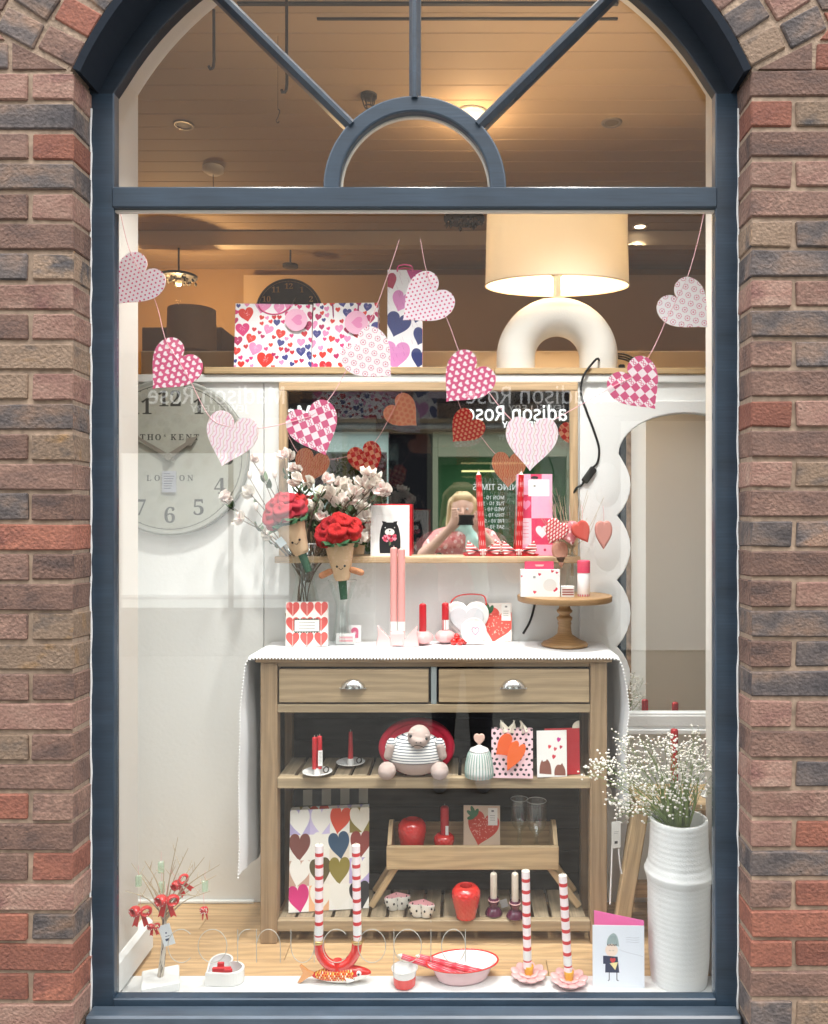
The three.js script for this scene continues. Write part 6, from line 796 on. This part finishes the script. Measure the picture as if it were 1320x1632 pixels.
    pr.push([0.001, 0]); for (let py = 1582; py >= 1302; py -= 1.5) pr.push([(rad(py) + 0.15 * Math.sin(py * 0.75 + Math.sin(py * 0.13))) * k, Math.max(0, yy(py))]); pr.push([40 * k, yy(1303)], [39 * k, yy(1340)]); const g = lathe(pr, 72), p = g.attributes.position; for (let i = 0; i < p.count; i++) { const a = Math.atan2(p.getZ(i), p.getX(i)); p.setY(i, p.getY(i) + 0.0012 * Math.sin(a * 2 + 1) * (p.getY(i) > 0.01 ? 1 : 0)); } g.computeVertexNormals(); part(o, 'vase', g, M.matteWhite);
    const f = thing('babys_breath', 'loose spray of tiny white artificial baby’s breath in the ribbed vase', 'flowers', [X(1082, d), y, Z(d)]), top = yy(1303), st = [], fl = [], bud = new THREE.IcosahedronGeometry(1, 0);
    const cl = [[948, 1240, 5, 22], [985, 1225, 10, 34], [1010, 1195, 10, 40], [1040, 1215, 12, 44], [1000, 1260, 10, 40], [1030, 1270, 10, 40], [1070, 1245, 12, 46], [1085, 1210, 9, 40], [1110, 1255, 9, 36], [1120, 1205, 7, 26], [1060, 1285, 8, 40], [1125, 1230, 6, 28], [1095, 1285, 7, 30], [985, 1290, 5, 24], [1045, 1180, 5, 34], [1128, 1180, 4, 22], [970, 1215, 6, 30], [1020, 1235, 12, 44], [1060, 1210, 12, 44], [1100, 1225, 10, 40], [1045, 1250, 12, 44], [995, 1180, 4, 26], [1090, 1180, 6, 34], [1070, 1275, 8, 46], [1010, 1285, 8, 36]];
    for (const [cx, cy, n, sp] of cl) for (let i = 0; i < n; i++) { const dd = d + rr(-0.09, 0.09), e = P(cx + rr(-sp, sp) * 0.8, cy + rr(-sp, sp) * 0.62, dd).sub(f.position); const x1135 = X(1150, dd) - f.position.x; e.x = Math.min(e.x, x1135); const b = V(rr(-0.03, 0.03), top - 0.05, rr(-0.03, 0.03)), m = b.clone().lerp(e, 0.6).add(V(0, 0.025, 0)); if (i % 2 === 0) st.push(taper([b, m, e], 0.0014, 0.0005, 8, 4)); for (let q = 0; q < 6; q++) { const s = rr(0.0024, 0.005), v = e.clone().add(V(rr(-0.022, 0.022), rr(-0.018, 0.02), rr(-0.02, 0.02))); fl.push(bud.clone().scale(s, s * rr(0.7, 1), s).translate(v.x, v.y, v.z)); if (q < 2) st.push(taper([e.clone().lerp(m, 0.2), v], 0.0006, 0.0004, 3, 3)); } }
    part(f, 'stems', st, M.stem); part(f, 'florets', fl, std([0.8, 0.76, 0.7], 0.8)).userData.kind = 'stuff'; const lf = []; for (let i = 0; i < 40; i++) { const a = rr(0, 6.28), g2 = petalGeo(rr(0.07, 0.15), 0.009, -0.2); g2.rotateX(rr(0.05, 0.5)); g2.rotateY(a); lf.push(g2.translate(0.03 * Math.sin(a), top - 0.02, 0.03 * Math.cos(a))); } part(f, 'leaves', lf, std([0.24, 0.32, 0.1], 0.7, { side: THREE.DoubleSide })); }
}
{ // wooden stool with red candles behind the vase
  const d = 2.62, y1 = Y(1287, d), zc = Z(d) - 0.02, o = thing('wooden_stool', 'oak stool with splayed legs behind the white ribbed vase', 'stool', [0, 0, 0]);
  const legs = [[1020, 1292, 983, 1478, 0.05], [1150, 1292, 1185, 1478, 0.05], [1028, 1292, 1005, 1462, -0.1], [1140, 1292, 1165, 1462, -0.1]]; for (const [a, b, c, e, dz] of legs) { const top = V(X(a, d), y1 - 0.002, zc + dz * 0.6), bot = V(X(c, d), FY, zc + dz), L = top.distanceTo(bot), g = chBox(0.052, L, 0.034, 0.004); g.applyMatrix4(new THREE.Matrix4().makeRotationFromQuaternion(new THREE.Quaternion().setFromUnitVectors(V(0, 1, 0), top.clone().sub(bot).normalize()))); part(o, 'leg', g.translate((top.x + bot.x) / 2, (top.y + bot.y) / 2 + 0.006, (top.z + bot.z) / 2), M.tray); }
  part(o, 'stretcher', box(X(1000, d), X(1165, d), Y(1437, d), Y(1412, d), zc - 0.03, zc - 0.005, 0.003), M.tray); part(o, 'seat', box(X(1014, d), X(1160, d), y1, y1 + 0.03, zc - 0.13, zc + 0.06, 0.006), M.tray);
  for (const [x, top, lab] of [[1075, 1161, 'red dinner candle rising behind the baby’s breath, the one fully in view'], [1131, 1166, 'red dinner candle half hidden by the right edge of the window']]) { const dd = 2.64, b = y1 + 0.0304, c = thing('dinner_candle', lab, 'candle', [X(x, dd), b, Z(dd)]), h = Y(top, dd) - b; part(c, 'candle', candleGeo(0.0125, h), M.wax); wickAt(c, 0, h - 0.002, 0); part(c, 'foot', lathe([[0, 0.0005], [0.03, 0.0005], [0.03, 0.006], [0.016, 0.012], [0.0155, 0.03], [0.013, 0.03]], 24), M.porcelain); }
}

// ------------------------------------------------------------------ across the lane: what the mirror and the glass reflect
{
  const font = await new FontLoader().loadAsync('fonts/droid/droid_sans_regular.typeface.json');
  const zf = 6.5, o = thing('shopfront', 'black shopfront across the lane, seen only in the reflections, with white lettering', 'shop', [0, 0, 0]);
  const blk = phys([0.006, 0.006, 0.007], 1, { specularIntensity: 0.08 }), cream = std([0.3, 0.27, 0.24], 0.9), tim = std([0.12, 0.13, 0.08], 0.6), teal = std([0.25, 0.33, 0.3], 0.6);
  part(o, 'upper_wall', box(-9, 9, 3.3, 7.3, zf, zf + 4, 0.01), cream);
  for (const i of [-4, -3.2, 2.6, 3.6]) { const w = part(o, 'window', box(i * 1.9 - 0.4, i * 1.9 + 0.4, 3.9, 5.1, zf - 0.04, zf - 0.002, 0.004), M.white); part(w, 'window_pane', box(i * 1.9 - 0.34, i * 1.9 + 0.34, 3.96, 5.04, zf - 0.052, zf - 0.042, 0.002), phys([0.05, 0.06, 0.07], 0.05, { clearcoat: 1 })); }
  part(o, 'fascia', box(-9, 9, 2.62, 3.298, zf - 0.16, zf + 0.3, 0.01), blk);
  const word = (t, size, x0, y, w) => { const g = new TextGeometry(t, { font, size, depth: 0.012, curveSegments: 5 }); g.computeBoundingBox(); const k = w / (g.boundingBox.max.x - g.boundingBox.min.x); g.scale(k, 1, 1); g.rotateY(Math.PI); g.translate(x0, y, zf - 0.161); part(o, 'lettering', g, std([0.9, 0.9, 0.88], 0.5, { emissive: new THREE.Color(0.9, 0.9, 0.88) })).name = 'sign_lettering'; };
  for (const x of [1.49, -1.92]) { word('Madison Rose', 0.185, x, 2.745, 1.46); word('JEWELLERY', 0.075, x - 0.42, 2.655, 0.62); }
  // ground floor: dark piers and stall riser, bright display on one side, a gap to a green yard, a green window
  for (const [a, b] of [[-9, -3.9], [-1.93, -1.8], [-0.98, -0.42], [1.36, 1.7], [3.3, 9]]) part(o, 'pier', box(a, b, 0, 2.618, zf, zf + 0.4, 0.006), blk);
  part(o, 'stall_riser', box(-3.898, -1.932, 0, 0.5, zf + 0.02, zf + 0.4, 0.006), blk); part(o, 'stall_riser', box(-0.418, 1.358, 0, 0.98, zf + 0.02, zf + 0.4, 0.006), blk);
  part(o, 'lit_window_display', box(-3.898, -1.932, 0.502, 2.25, zf + 0.3, zf + 0.36, 0.004), std([0.8, 0.8, 0.78], 0.8, { emissive: new THREE.Color(1.15, 1.22, 1.18) }));
  part(o, 'window_head', box(-3.898, -1.932, 2.252, 2.616, zf + 0.02, zf + 0.36, 0.004), blk); for (const y of [0.62]) part(o, 'display_shelf', box(-3.89, -1.94, y, y + 0.03, zf + 0.06, zf + 0.296, 0.004), M.white); for (const x of [-2.6]) part(o, 'window_mullion', box(x, x + 0.05, 0.504, 2.248, zf + 0.01, zf + 0.05, 0.004), blk);
  part(o, 'opening_frame', [box(-1.0, -0.982, 0, 2.616, zf - 0.03, zf + 0.3, 0.003), box(-1.8, -1.785, 0, 2.616, zf - 0.03, zf + 0.3, 0.003), box(-1.784, -1.001, 2.36, 2.616, zf - 0.02, zf + 0.3, 0.003)], teal);
  const g = part(o, 'window', [box(-0.418, -0.35, 0.982, 2.614, zf - 0.02, zf + 0.06, 0.004), box(1.29, 1.358, 0.982, 2.614, zf - 0.02, zf + 0.06, 0.004), box(-0.349, 1.289, 2.3, 2.614, zf - 0.02, zf + 0.06, 0.004), box(-0.349, 1.289, 0.982, 1.04, zf - 0.02, zf + 0.06, 0.004)], tim);
  part(o, 'window_backdrop', box(-0.4, 1.34, 0.98, 2.6, zf + 0.34, zf + 0.38, 0.002), phys([0.02, 0.055, 0.025], 0.9, { specularIntensity: 0.1, emissive: new THREE.Color(0.008, 0.022, 0.009) })).name = 'lit_window_backdrop';
  { const tx = (t, size, x0, y) => { const q = new TextGeometry(t, { font, size, depth: 0.004, curveSegments: 3 }); q.rotateY(Math.PI); q.translate(x0, y, zf + 0.045); part(g, 'sign_lettering', q, M.paper); }; tx('OPENING TIMES', 0.075, 0.86, 1.88); ['MON 10 - 5', 'TUE 10 - 5', 'WED 10 - 5', 'THU 10 - 5', 'FRI 10 - 5', 'SAT 10 - 5'].forEach((t, i) => tx(t, 0.045, 0.5, 1.76 - i * 0.075)); }
  part(g, 'tube_light', box(-0.05, 0.75, 2.12, 2.14, zf + 0.2, zf + 0.22, 0.002), std([0.8, 0.7, 0.3], 0.5, { emissive: new THREE.Color(0.75, 0.68, 0.3) }));
  { const q = [], lg = petalGeo(0.16, 0.05, -0.3); for (let i = 0; i < 170; i++) q.push(lg.clone().rotateX(rr(0, 1.3)).rotateY(rr(0, 6.28)).translate(i % 3 ? rr(0.7, 1.2) : rr(-0.3, 0.1), rr(1.0, i % 3 ? 1.9 : 1.4), zf + rr(0.14, 0.26))); part(g, 'window_plants', q, std([0.07, 0.2, 0.06], 0.6, { side: THREE.DoubleSide })).userData.kind = 'stuff'; }
  part(o, 'lit_window_display', box(1.702, 3.298, 0.02, 2.616, zf + 0.3, zf + 0.36, 0.004), std([0.8, 0.8, 0.78], 0.8, { emissive: new THREE.Color(0.22, 0.23, 0.21) }));  // second glowing panel, added to lay haze on the right of the glass
  // a leafy yard behind the gap
  const leafG = petalGeo(0.1, 0.06, -0.2), lm = [[0.09, 0.2, 0.03], [0.06, 0.14, 0.03], [0.16, 0.28, 0.05]].map((c) => std(c, 0.6, { side: THREE.DoubleSide }));
  for (const [x, z, h, lab] of [[-1.75, 8.6, 3.0, 'leafy bush in the yard across the lane, seen in the framed mirror'], [-1.1, 9.3, 3.4, 'taller leafy bush further back in the yard across the lane']]) { const t = thing('yard_bush', lab, 'bush', [x, 0, z]); part(t, 'trunk', taper([V(0, 0, 0), V(0.05, 1, 0), V(0, h * 0.7, 0)], 0.05, 0.015, 10, 8), M.twig); const lots = [[], [], []]; for (let i = 0; i < 900; i++) { const a = rr(0, 6.28), v = Math.pow(rnd(), 0.6), y = rr(0.4, h), r = (0.75 - 0.4 * Math.abs(y / h - 0.5)) * v * (0.8 + 0.3 * Math.sin(a * 3 + y * 4)); lots[i % 3].push(leafG.clone().rotateX(rr(0, 2)).rotateY(rr(0, 6)).translate(r * Math.cos(a), y, r * Math.sin(a))); } lots.forEach((l, i) => part(t, 'crown', l, lm[i]).userData.kind = 'stuff'); }
  part(o, 'yard_wall', box(-4, 1.5, 0, 3.2, 10.4, 10.5, 0.01), M.wallWhite);
  part(o, 'party_wall', box(-9, -1.93, 0, 3.3, zf + 0.41, zf + 0.5, 0.01), blk); part(o, 'party_wall', box(-0.97, 9, 0, 3.3, zf + 0.41, zf + 0.5, 0.01), blk);
}
// ------------------------------------------------------------------ the photographer, who shows in the mirror
{
  // joins tapered capsules with a smooth minimum on a grid and meshes the field
  function sdfMesh(bones, lo, size, res, k) {
    const mc = new MarchingCubes(res, undefined, false, false, 200000); mc.isolation = 0; const h = size / res, f = mc.field; f.fill(-1);
    const B = bones.map(([a, b, r0, r1]) => ({ a, ab: [b[0] - a[0], b[1] - a[1], b[2] - a[2]], r0, r1 })); B.forEach((q) => { q.l = q.ab[0] ** 2 + q.ab[1] ** 2 + q.ab[2] ** 2 || 1e-9; });
    for (let z = 0; z < res; z++) for (let y = 0; y < res; y++) for (let x = 0; x < res; x++) {
      const px = lo[0] + x * h, py = lo[1] + y * h, pz = lo[2] + z * h; let d = 1;
      for (const q of B) { const dx = px - q.a[0], dy = py - q.a[1], dz = pz - q.a[2]; let t = (dx * q.ab[0] + dy * q.ab[1] + dz * q.ab[2]) / q.l; t = t < 0 ? 0 : t > 1 ? 1 : t; const e = Math.hypot(dx - t * q.ab[0], dy - t * q.ab[1], dz - t * q.ab[2]) - (q.r0 + (q.r1 - q.r0) * t); if (d === 1) d = e; else { const m = Math.max(k - Math.abs(d - e), 0) / k; d = Math.min(d, e) - m * m * k * 0.25; } }
      f[x + y * res + z * res * res] = -d;
    }
    mc.update(); const n = mc.count, p = mc.positionArray, q = mc.normalArray, pos = new Float32Array(n * 3), nor = new Float32Array(n * 3), uv = new Float32Array(n * 2);
    for (let i = 0; i < n; i++) { for (let c = 0; c < 3; c++) { pos[i * 3 + c] = lo[c] + (p[i * 3 + c] + 1) * res / 2 * h; nor[i * 3 + c] = q[i * 3 + c]; } uv[i * 2] = pos[i * 3] * 4; uv[i * 2 + 1] = pos[i * 3 + 1] * 4; }
    const g = new THREE.BufferGeometry(); g.setAttribute('position', new THREE.BufferAttribute(pos, 3)); g.setAttribute('normal', new THREE.BufferAttribute(nor, 3)); g.setAttribute('uv', new THREE.BufferAttribute(uv, 2)); return g;
  }
  const o = thing('person', 'person in pink floral top and mint scarf holding up a phone, reflected in the mirror', 'person', [0, 0, 0]);
  const skin = std([0.62, 0.38, 0.28], 0.6), hair = std([0.55, 0.4, 0.2], 0.6), fl = print(128, 128, (g) => { g.fillStyle = '#d98a86'; g.fillRect(0, 0, 128, 128); for (let i = 0; i < 60; i++) { g.fillStyle = pick(['#f0c2bb', '#c4605f', '#e9aaa2', '#f5dcd4']); dot(g, rnd() * 128, rnd() * 128, rr(3, 8)); } }, 0.9); fl.map.wrapS = fl.map.wrapT = THREE.RepeatWrapping;
  const mint = std([0.45, 0.68, 0.6], 0.9), denim = std([0.05, 0.055, 0.07], 0.9), shoe = std([0.4, 0.44, 0.5], 0.7);
  const hx = -0.02, hz = 2.2, hy = 1.575, zb = 2.3;
  const SL = [-0.2, 1.36, zb], SR = [0.17, 1.36, zb], EL = [-0.3, 1.24, zb - 0.13], ER = [0.27, 1.2, zb - 0.13], WL = [-0.075, 1.475, 2.055], WR = [0.085, 1.455, 2.055];
  const legs = [[[-0.1, 0.92, zb], [-0.12, 0.5, zb - 0.02], 0.095, 0.06], [[-0.12, 0.5, zb - 0.02], [-0.13, 0.09, zb], 0.062, 0.042], [[0.07, 0.92, zb], [0.085, 0.5, zb - 0.02], 0.095, 0.06], [[0.085, 0.5, zb - 0.02], [0.09, 0.09, zb], 0.062, 0.042]];
  const torso = [[[-0.1, 1.34, zb], [0.07, 1.34, zb], 0.1, 0.1], [[-0.015, 1.3, zb], [-0.015, 1.12, zb], 0.135, 0.115], [[-0.06, 0.95, zb], [0.03, 0.95, zb], 0.12, 0.12], [[-0.015, 1.12, zb], [-0.015, 0.98, zb], 0.115, 0.13]];
  const up = [[SL, EL, 0.052, 0.042], [SR, ER, 0.052, 0.042]], fore = [[EL, WL, 0.041, 0.027], [ER, WR, 0.041, 0.027]];
  const feet = [[[-0.13, 0.06, zb + 0.02], [-0.14, 0.035, zb - 0.15], 0.045, 0.03], [[0.09, 0.06, zb + 0.02], [0.1, 0.035, zb - 0.15], 0.045, 0.03]], neck = [[[hx, 1.4, zb], [hx, 1.5, hz + 0.03], 0.05, 0.047]];
  part(o, 'body', sdfMesh([...torso, ...legs, ...up, ...fore, ...feet, ...neck, [[WL[0], WL[1], WL[2]], [-0.07, 1.52, 2.04], 0.026, 0.03], [[WR[0], WR[1], WR[2]], [0.08, 1.5, 2.04], 0.026, 0.03]], [-0.86, -0.02, 1.75], 1.72, 128, 0.05), skin);
  const grow = (l, e) => l.map(([a, b, r, s]) => [a, b, r + e, s + e]);
  part(o, 'floral_top', sdfMesh(grow([...torso.slice(0, 2), torso[3]], 0.014).concat(grow([[SL, [-0.26, 1.29, zb - 0.07], 0.055, 0.05], [SR, [0.23, 1.27, zb - 0.07], 0.055, 0.05]], 0.012)), [-0.5, 0.8, 1.85], 0.9, 84, 0.05), fl);
  part(o, 'trousers', sdfMesh(grow([...legs, torso[2]], 0.012), [-0.55, 0.0, 1.75], 1.1, 84, 0.04), denim);
  part(o, 'shoes', sdfMesh(grow(feet, 0.009), [-0.3, -0.02, 2.0], 0.55, 64, 0.02), shoe);
  part(o, 'scarf', sdfMesh([[[0.03, 1.44, 2.2], [0.06, 1.3, 2.14], 0.035, 0.05], [[0.06, 1.3, 2.14], [0.09, 1.12, 2.15], 0.05, 0.04], [[-0.1, 1.42, 2.24], [0.03, 1.44, 2.2], 0.035, 0.035], [[0.03, 1.44, 2.2], [0.1, 1.43, 2.26], 0.035, 0.035]], [-0.3, 0.95, 2.0], 0.6, 64, 0.05), mint);
  const head = part(o, 'head', sdfMesh([[[hx, hy + 0.035, hz + 0.02], [hx, hy + 0.02, hz - 0.005], 0.086, 0.08], [[hx, hy - 0.02, hz - 0.01], [hx, hy - 0.075, hz - 0.04], 0.066, 0.036], [[hx, hy - 0.005, hz - 0.085], [hx, hy - 0.032, hz - 0.098], 0.008, 0.012], [[hx - 0.08, hy - 0.01, hz + 0.02], [hx - 0.082, hy - 0.04, hz + 0.018], 0.013, 0.009], [[hx + 0.08, hy - 0.01, hz + 0.02], [hx + 0.082, hy - 0.04, hz + 0.018], 0.013, 0.009], [[hx - 0.015, hy - 0.062, hz - 0.079], [hx + 0.015, hy - 0.062, hz - 0.079], 0.008, 0.008]], [hx - 0.16, hy - 0.17, hz - 0.15], 0.32, 96, 0.02), skin);
  for (const s of [-1, 1]) part(head, 'eye', ball(0.012, hx + s * 0.031, hy + 0.0, hz - 0.075, 1, 0.8, 0.7, 14), M.porcelain), part(head, 'iris', ball(0.0055, hx + s * 0.031, hy + 0.0, hz - 0.083, 1, 1, 0.5, 10), M.twig); part(head, 'mouth', ball(0.014, hx, hy - 0.062, hz - 0.085, 1.4, 0.35, 0.4, 14), M.pink);
  part(o, 'hair', sdfMesh([[[hx, hy + 0.05, hz + 0.035], [hx, hy + 0.02, hz + 0.05], 0.09, 0.09], [[hx - 0.075, hy + 0.05, hz + 0.02], [hx - 0.1, 1.4, hz + 0.04], 0.035, 0.035], [[hx + 0.075, hy + 0.05, hz + 0.02], [hx + 0.1, 1.4, hz + 0.04], 0.035, 0.035], [[hx - 0.05, hy + 0.085, hz - 0.045], [hx + 0.05, hy + 0.085, hz - 0.045], 0.028, 0.028], [[hx, hy, hz + 0.06], [hx, 1.38, hz + 0.1], 0.09, 0.06]], [hx - 0.2, 1.28, hz - 0.15], 0.44, 84, 0.03), hair);
  { const st = []; for (let i = 0; i < 60; i++) { const s = i % 2 ? 1 : -1, a = rr(0.03, 0.1), z = hz + rr(-0.03, 0.1); st.push(taper([V(hx + s * rr(0, 0.04), hy + rr(0.1, 0.13), hz + rr(-0.02, 0.06)), V(hx + s * (a + 0.005), hy + rr(0.02, 0.06), z), V(hx + s * (a + rr(0.0, 0.03)), 1.46, z), V(hx + s * (a + rr(0.0, 0.05)), rr(1.3, 1.42), z + rr(-0.03, 0.03))], 0.006, 0.0025, 12, 5)); } part(o, 'hair_strands', st, std([0.62, 0.48, 0.26], 0.6)); }
  // hands round the phone: palm, four fingers, thumb
  for (const s of [-1, 1]) { const W = s < 0 ? [-0.075, 1.5, 2.05] : [0.085, 1.48, 2.05], b = []; b.push([W, [W[0] - s * 0.004, W[1] + 0.045, W[2] - 0.008], 0.026, 0.026]); for (let i = 0; i < 4; i++) { const y = W[1] + 0.012 + i * 0.018, L = [0.9, 1, 0.96, 0.78][i]; b.push([[W[0] + s * 0.008, y, 2.044], [W[0] + s * 0.016, y + 0.006, 2.026], 0.0095, 0.0085], [[W[0] + s * 0.016, y + 0.006, 2.026], [W[0] - s * 0.012 * L, y + 0.008, 2.012], 0.0085, 0.0078]); } b.push([[W[0] - s * 0.006, W[1] + 0.006, 2.052], [W[0] - s * 0.03, W[1] + 0.02, 2.042], 0.012, 0.0105], [[W[0] - s * 0.03, W[1] + 0.02, 2.042], [W[0] - s * 0.04, W[1] + 0.044, 2.0375], 0.0105, 0.009]); part(o, s < 0 ? 'left_hand' : 'right_hand', sdfMesh(b, [W[0] - 0.075, W[1] - 0.045, 1.985], 0.15, 56, 0.008), skin).name = 'hand'; }
  const ph = thing('phone', 'black phone held up by the reflected person', 'phone', [0.004, 1.497, 2.0275]); part(ph, 'phone_body', new RoundedBoxGeometry(0.15, 0.076, 0.0085, 3, 0.004), M.black); part(ph, 'lens_bump', new RoundedBoxGeometry(0.034, 0.034, 0.003, 2, 0.0014).translate(-0.05, 0.016, -0.0055), M.iron);
}


// ------------------------------------------------------------------ shadows, picture
const GROUPS = { downlight: 'recessed downlights in the shop ceiling', ceiling_hook: 'iron hooks under the ceiling', heart_gift_bag: 'white heart gift bags on the ledge', small_box: 'tiny boxes among the gifts', ball_candle_holder: 'pink ball candle holders on the table', fabric_heart: 'fabric hearts hanging from the twigs', plush_bouquet: 'soft toy rose bouquets', saucer_candle_holder: 'saucer candle holders on the upper shelf', strawberry_vase: 'red strawberry vases in the lower shelf', goblet: 'ribbed goblets on the tray', heart_bowl: 'spotted heart bowls on the slats', purple_candle_holder: 'purple glass candle holders under the tray', ribbon_bow: 'red ribbon bows on the twig tree', glass_drop: 'green glass drops on the twig tree', taper_candle: 'spotted candles lying in the enamel dish', lotus_candle_holder: 'pink lotus candle holders on the window board', dinner_candle: 'red dinner candles on the stool', yard_bush: 'bushes in the yard across the lane', ceiling_fixture: 'fittings on the shop ceiling', garland_string: 'twines of the heart garland', strawberry_card: 'strawberry cards', brick_wall: 'brick piers beside the window', wall_clock: 'clocks in the shop' };
for (const o of scene.children) { const k = o.name.replace(/_\d{3}$/, ''); if (o.userData.label && !o.userData.group && GROUPS[k]) o.userData.group = GROUPS[k]; }
scene.traverse((o) => { if (o.isMesh) { o.castShadow = true; o.receiveShadow = true; } });
renderer.render(scene, camera);
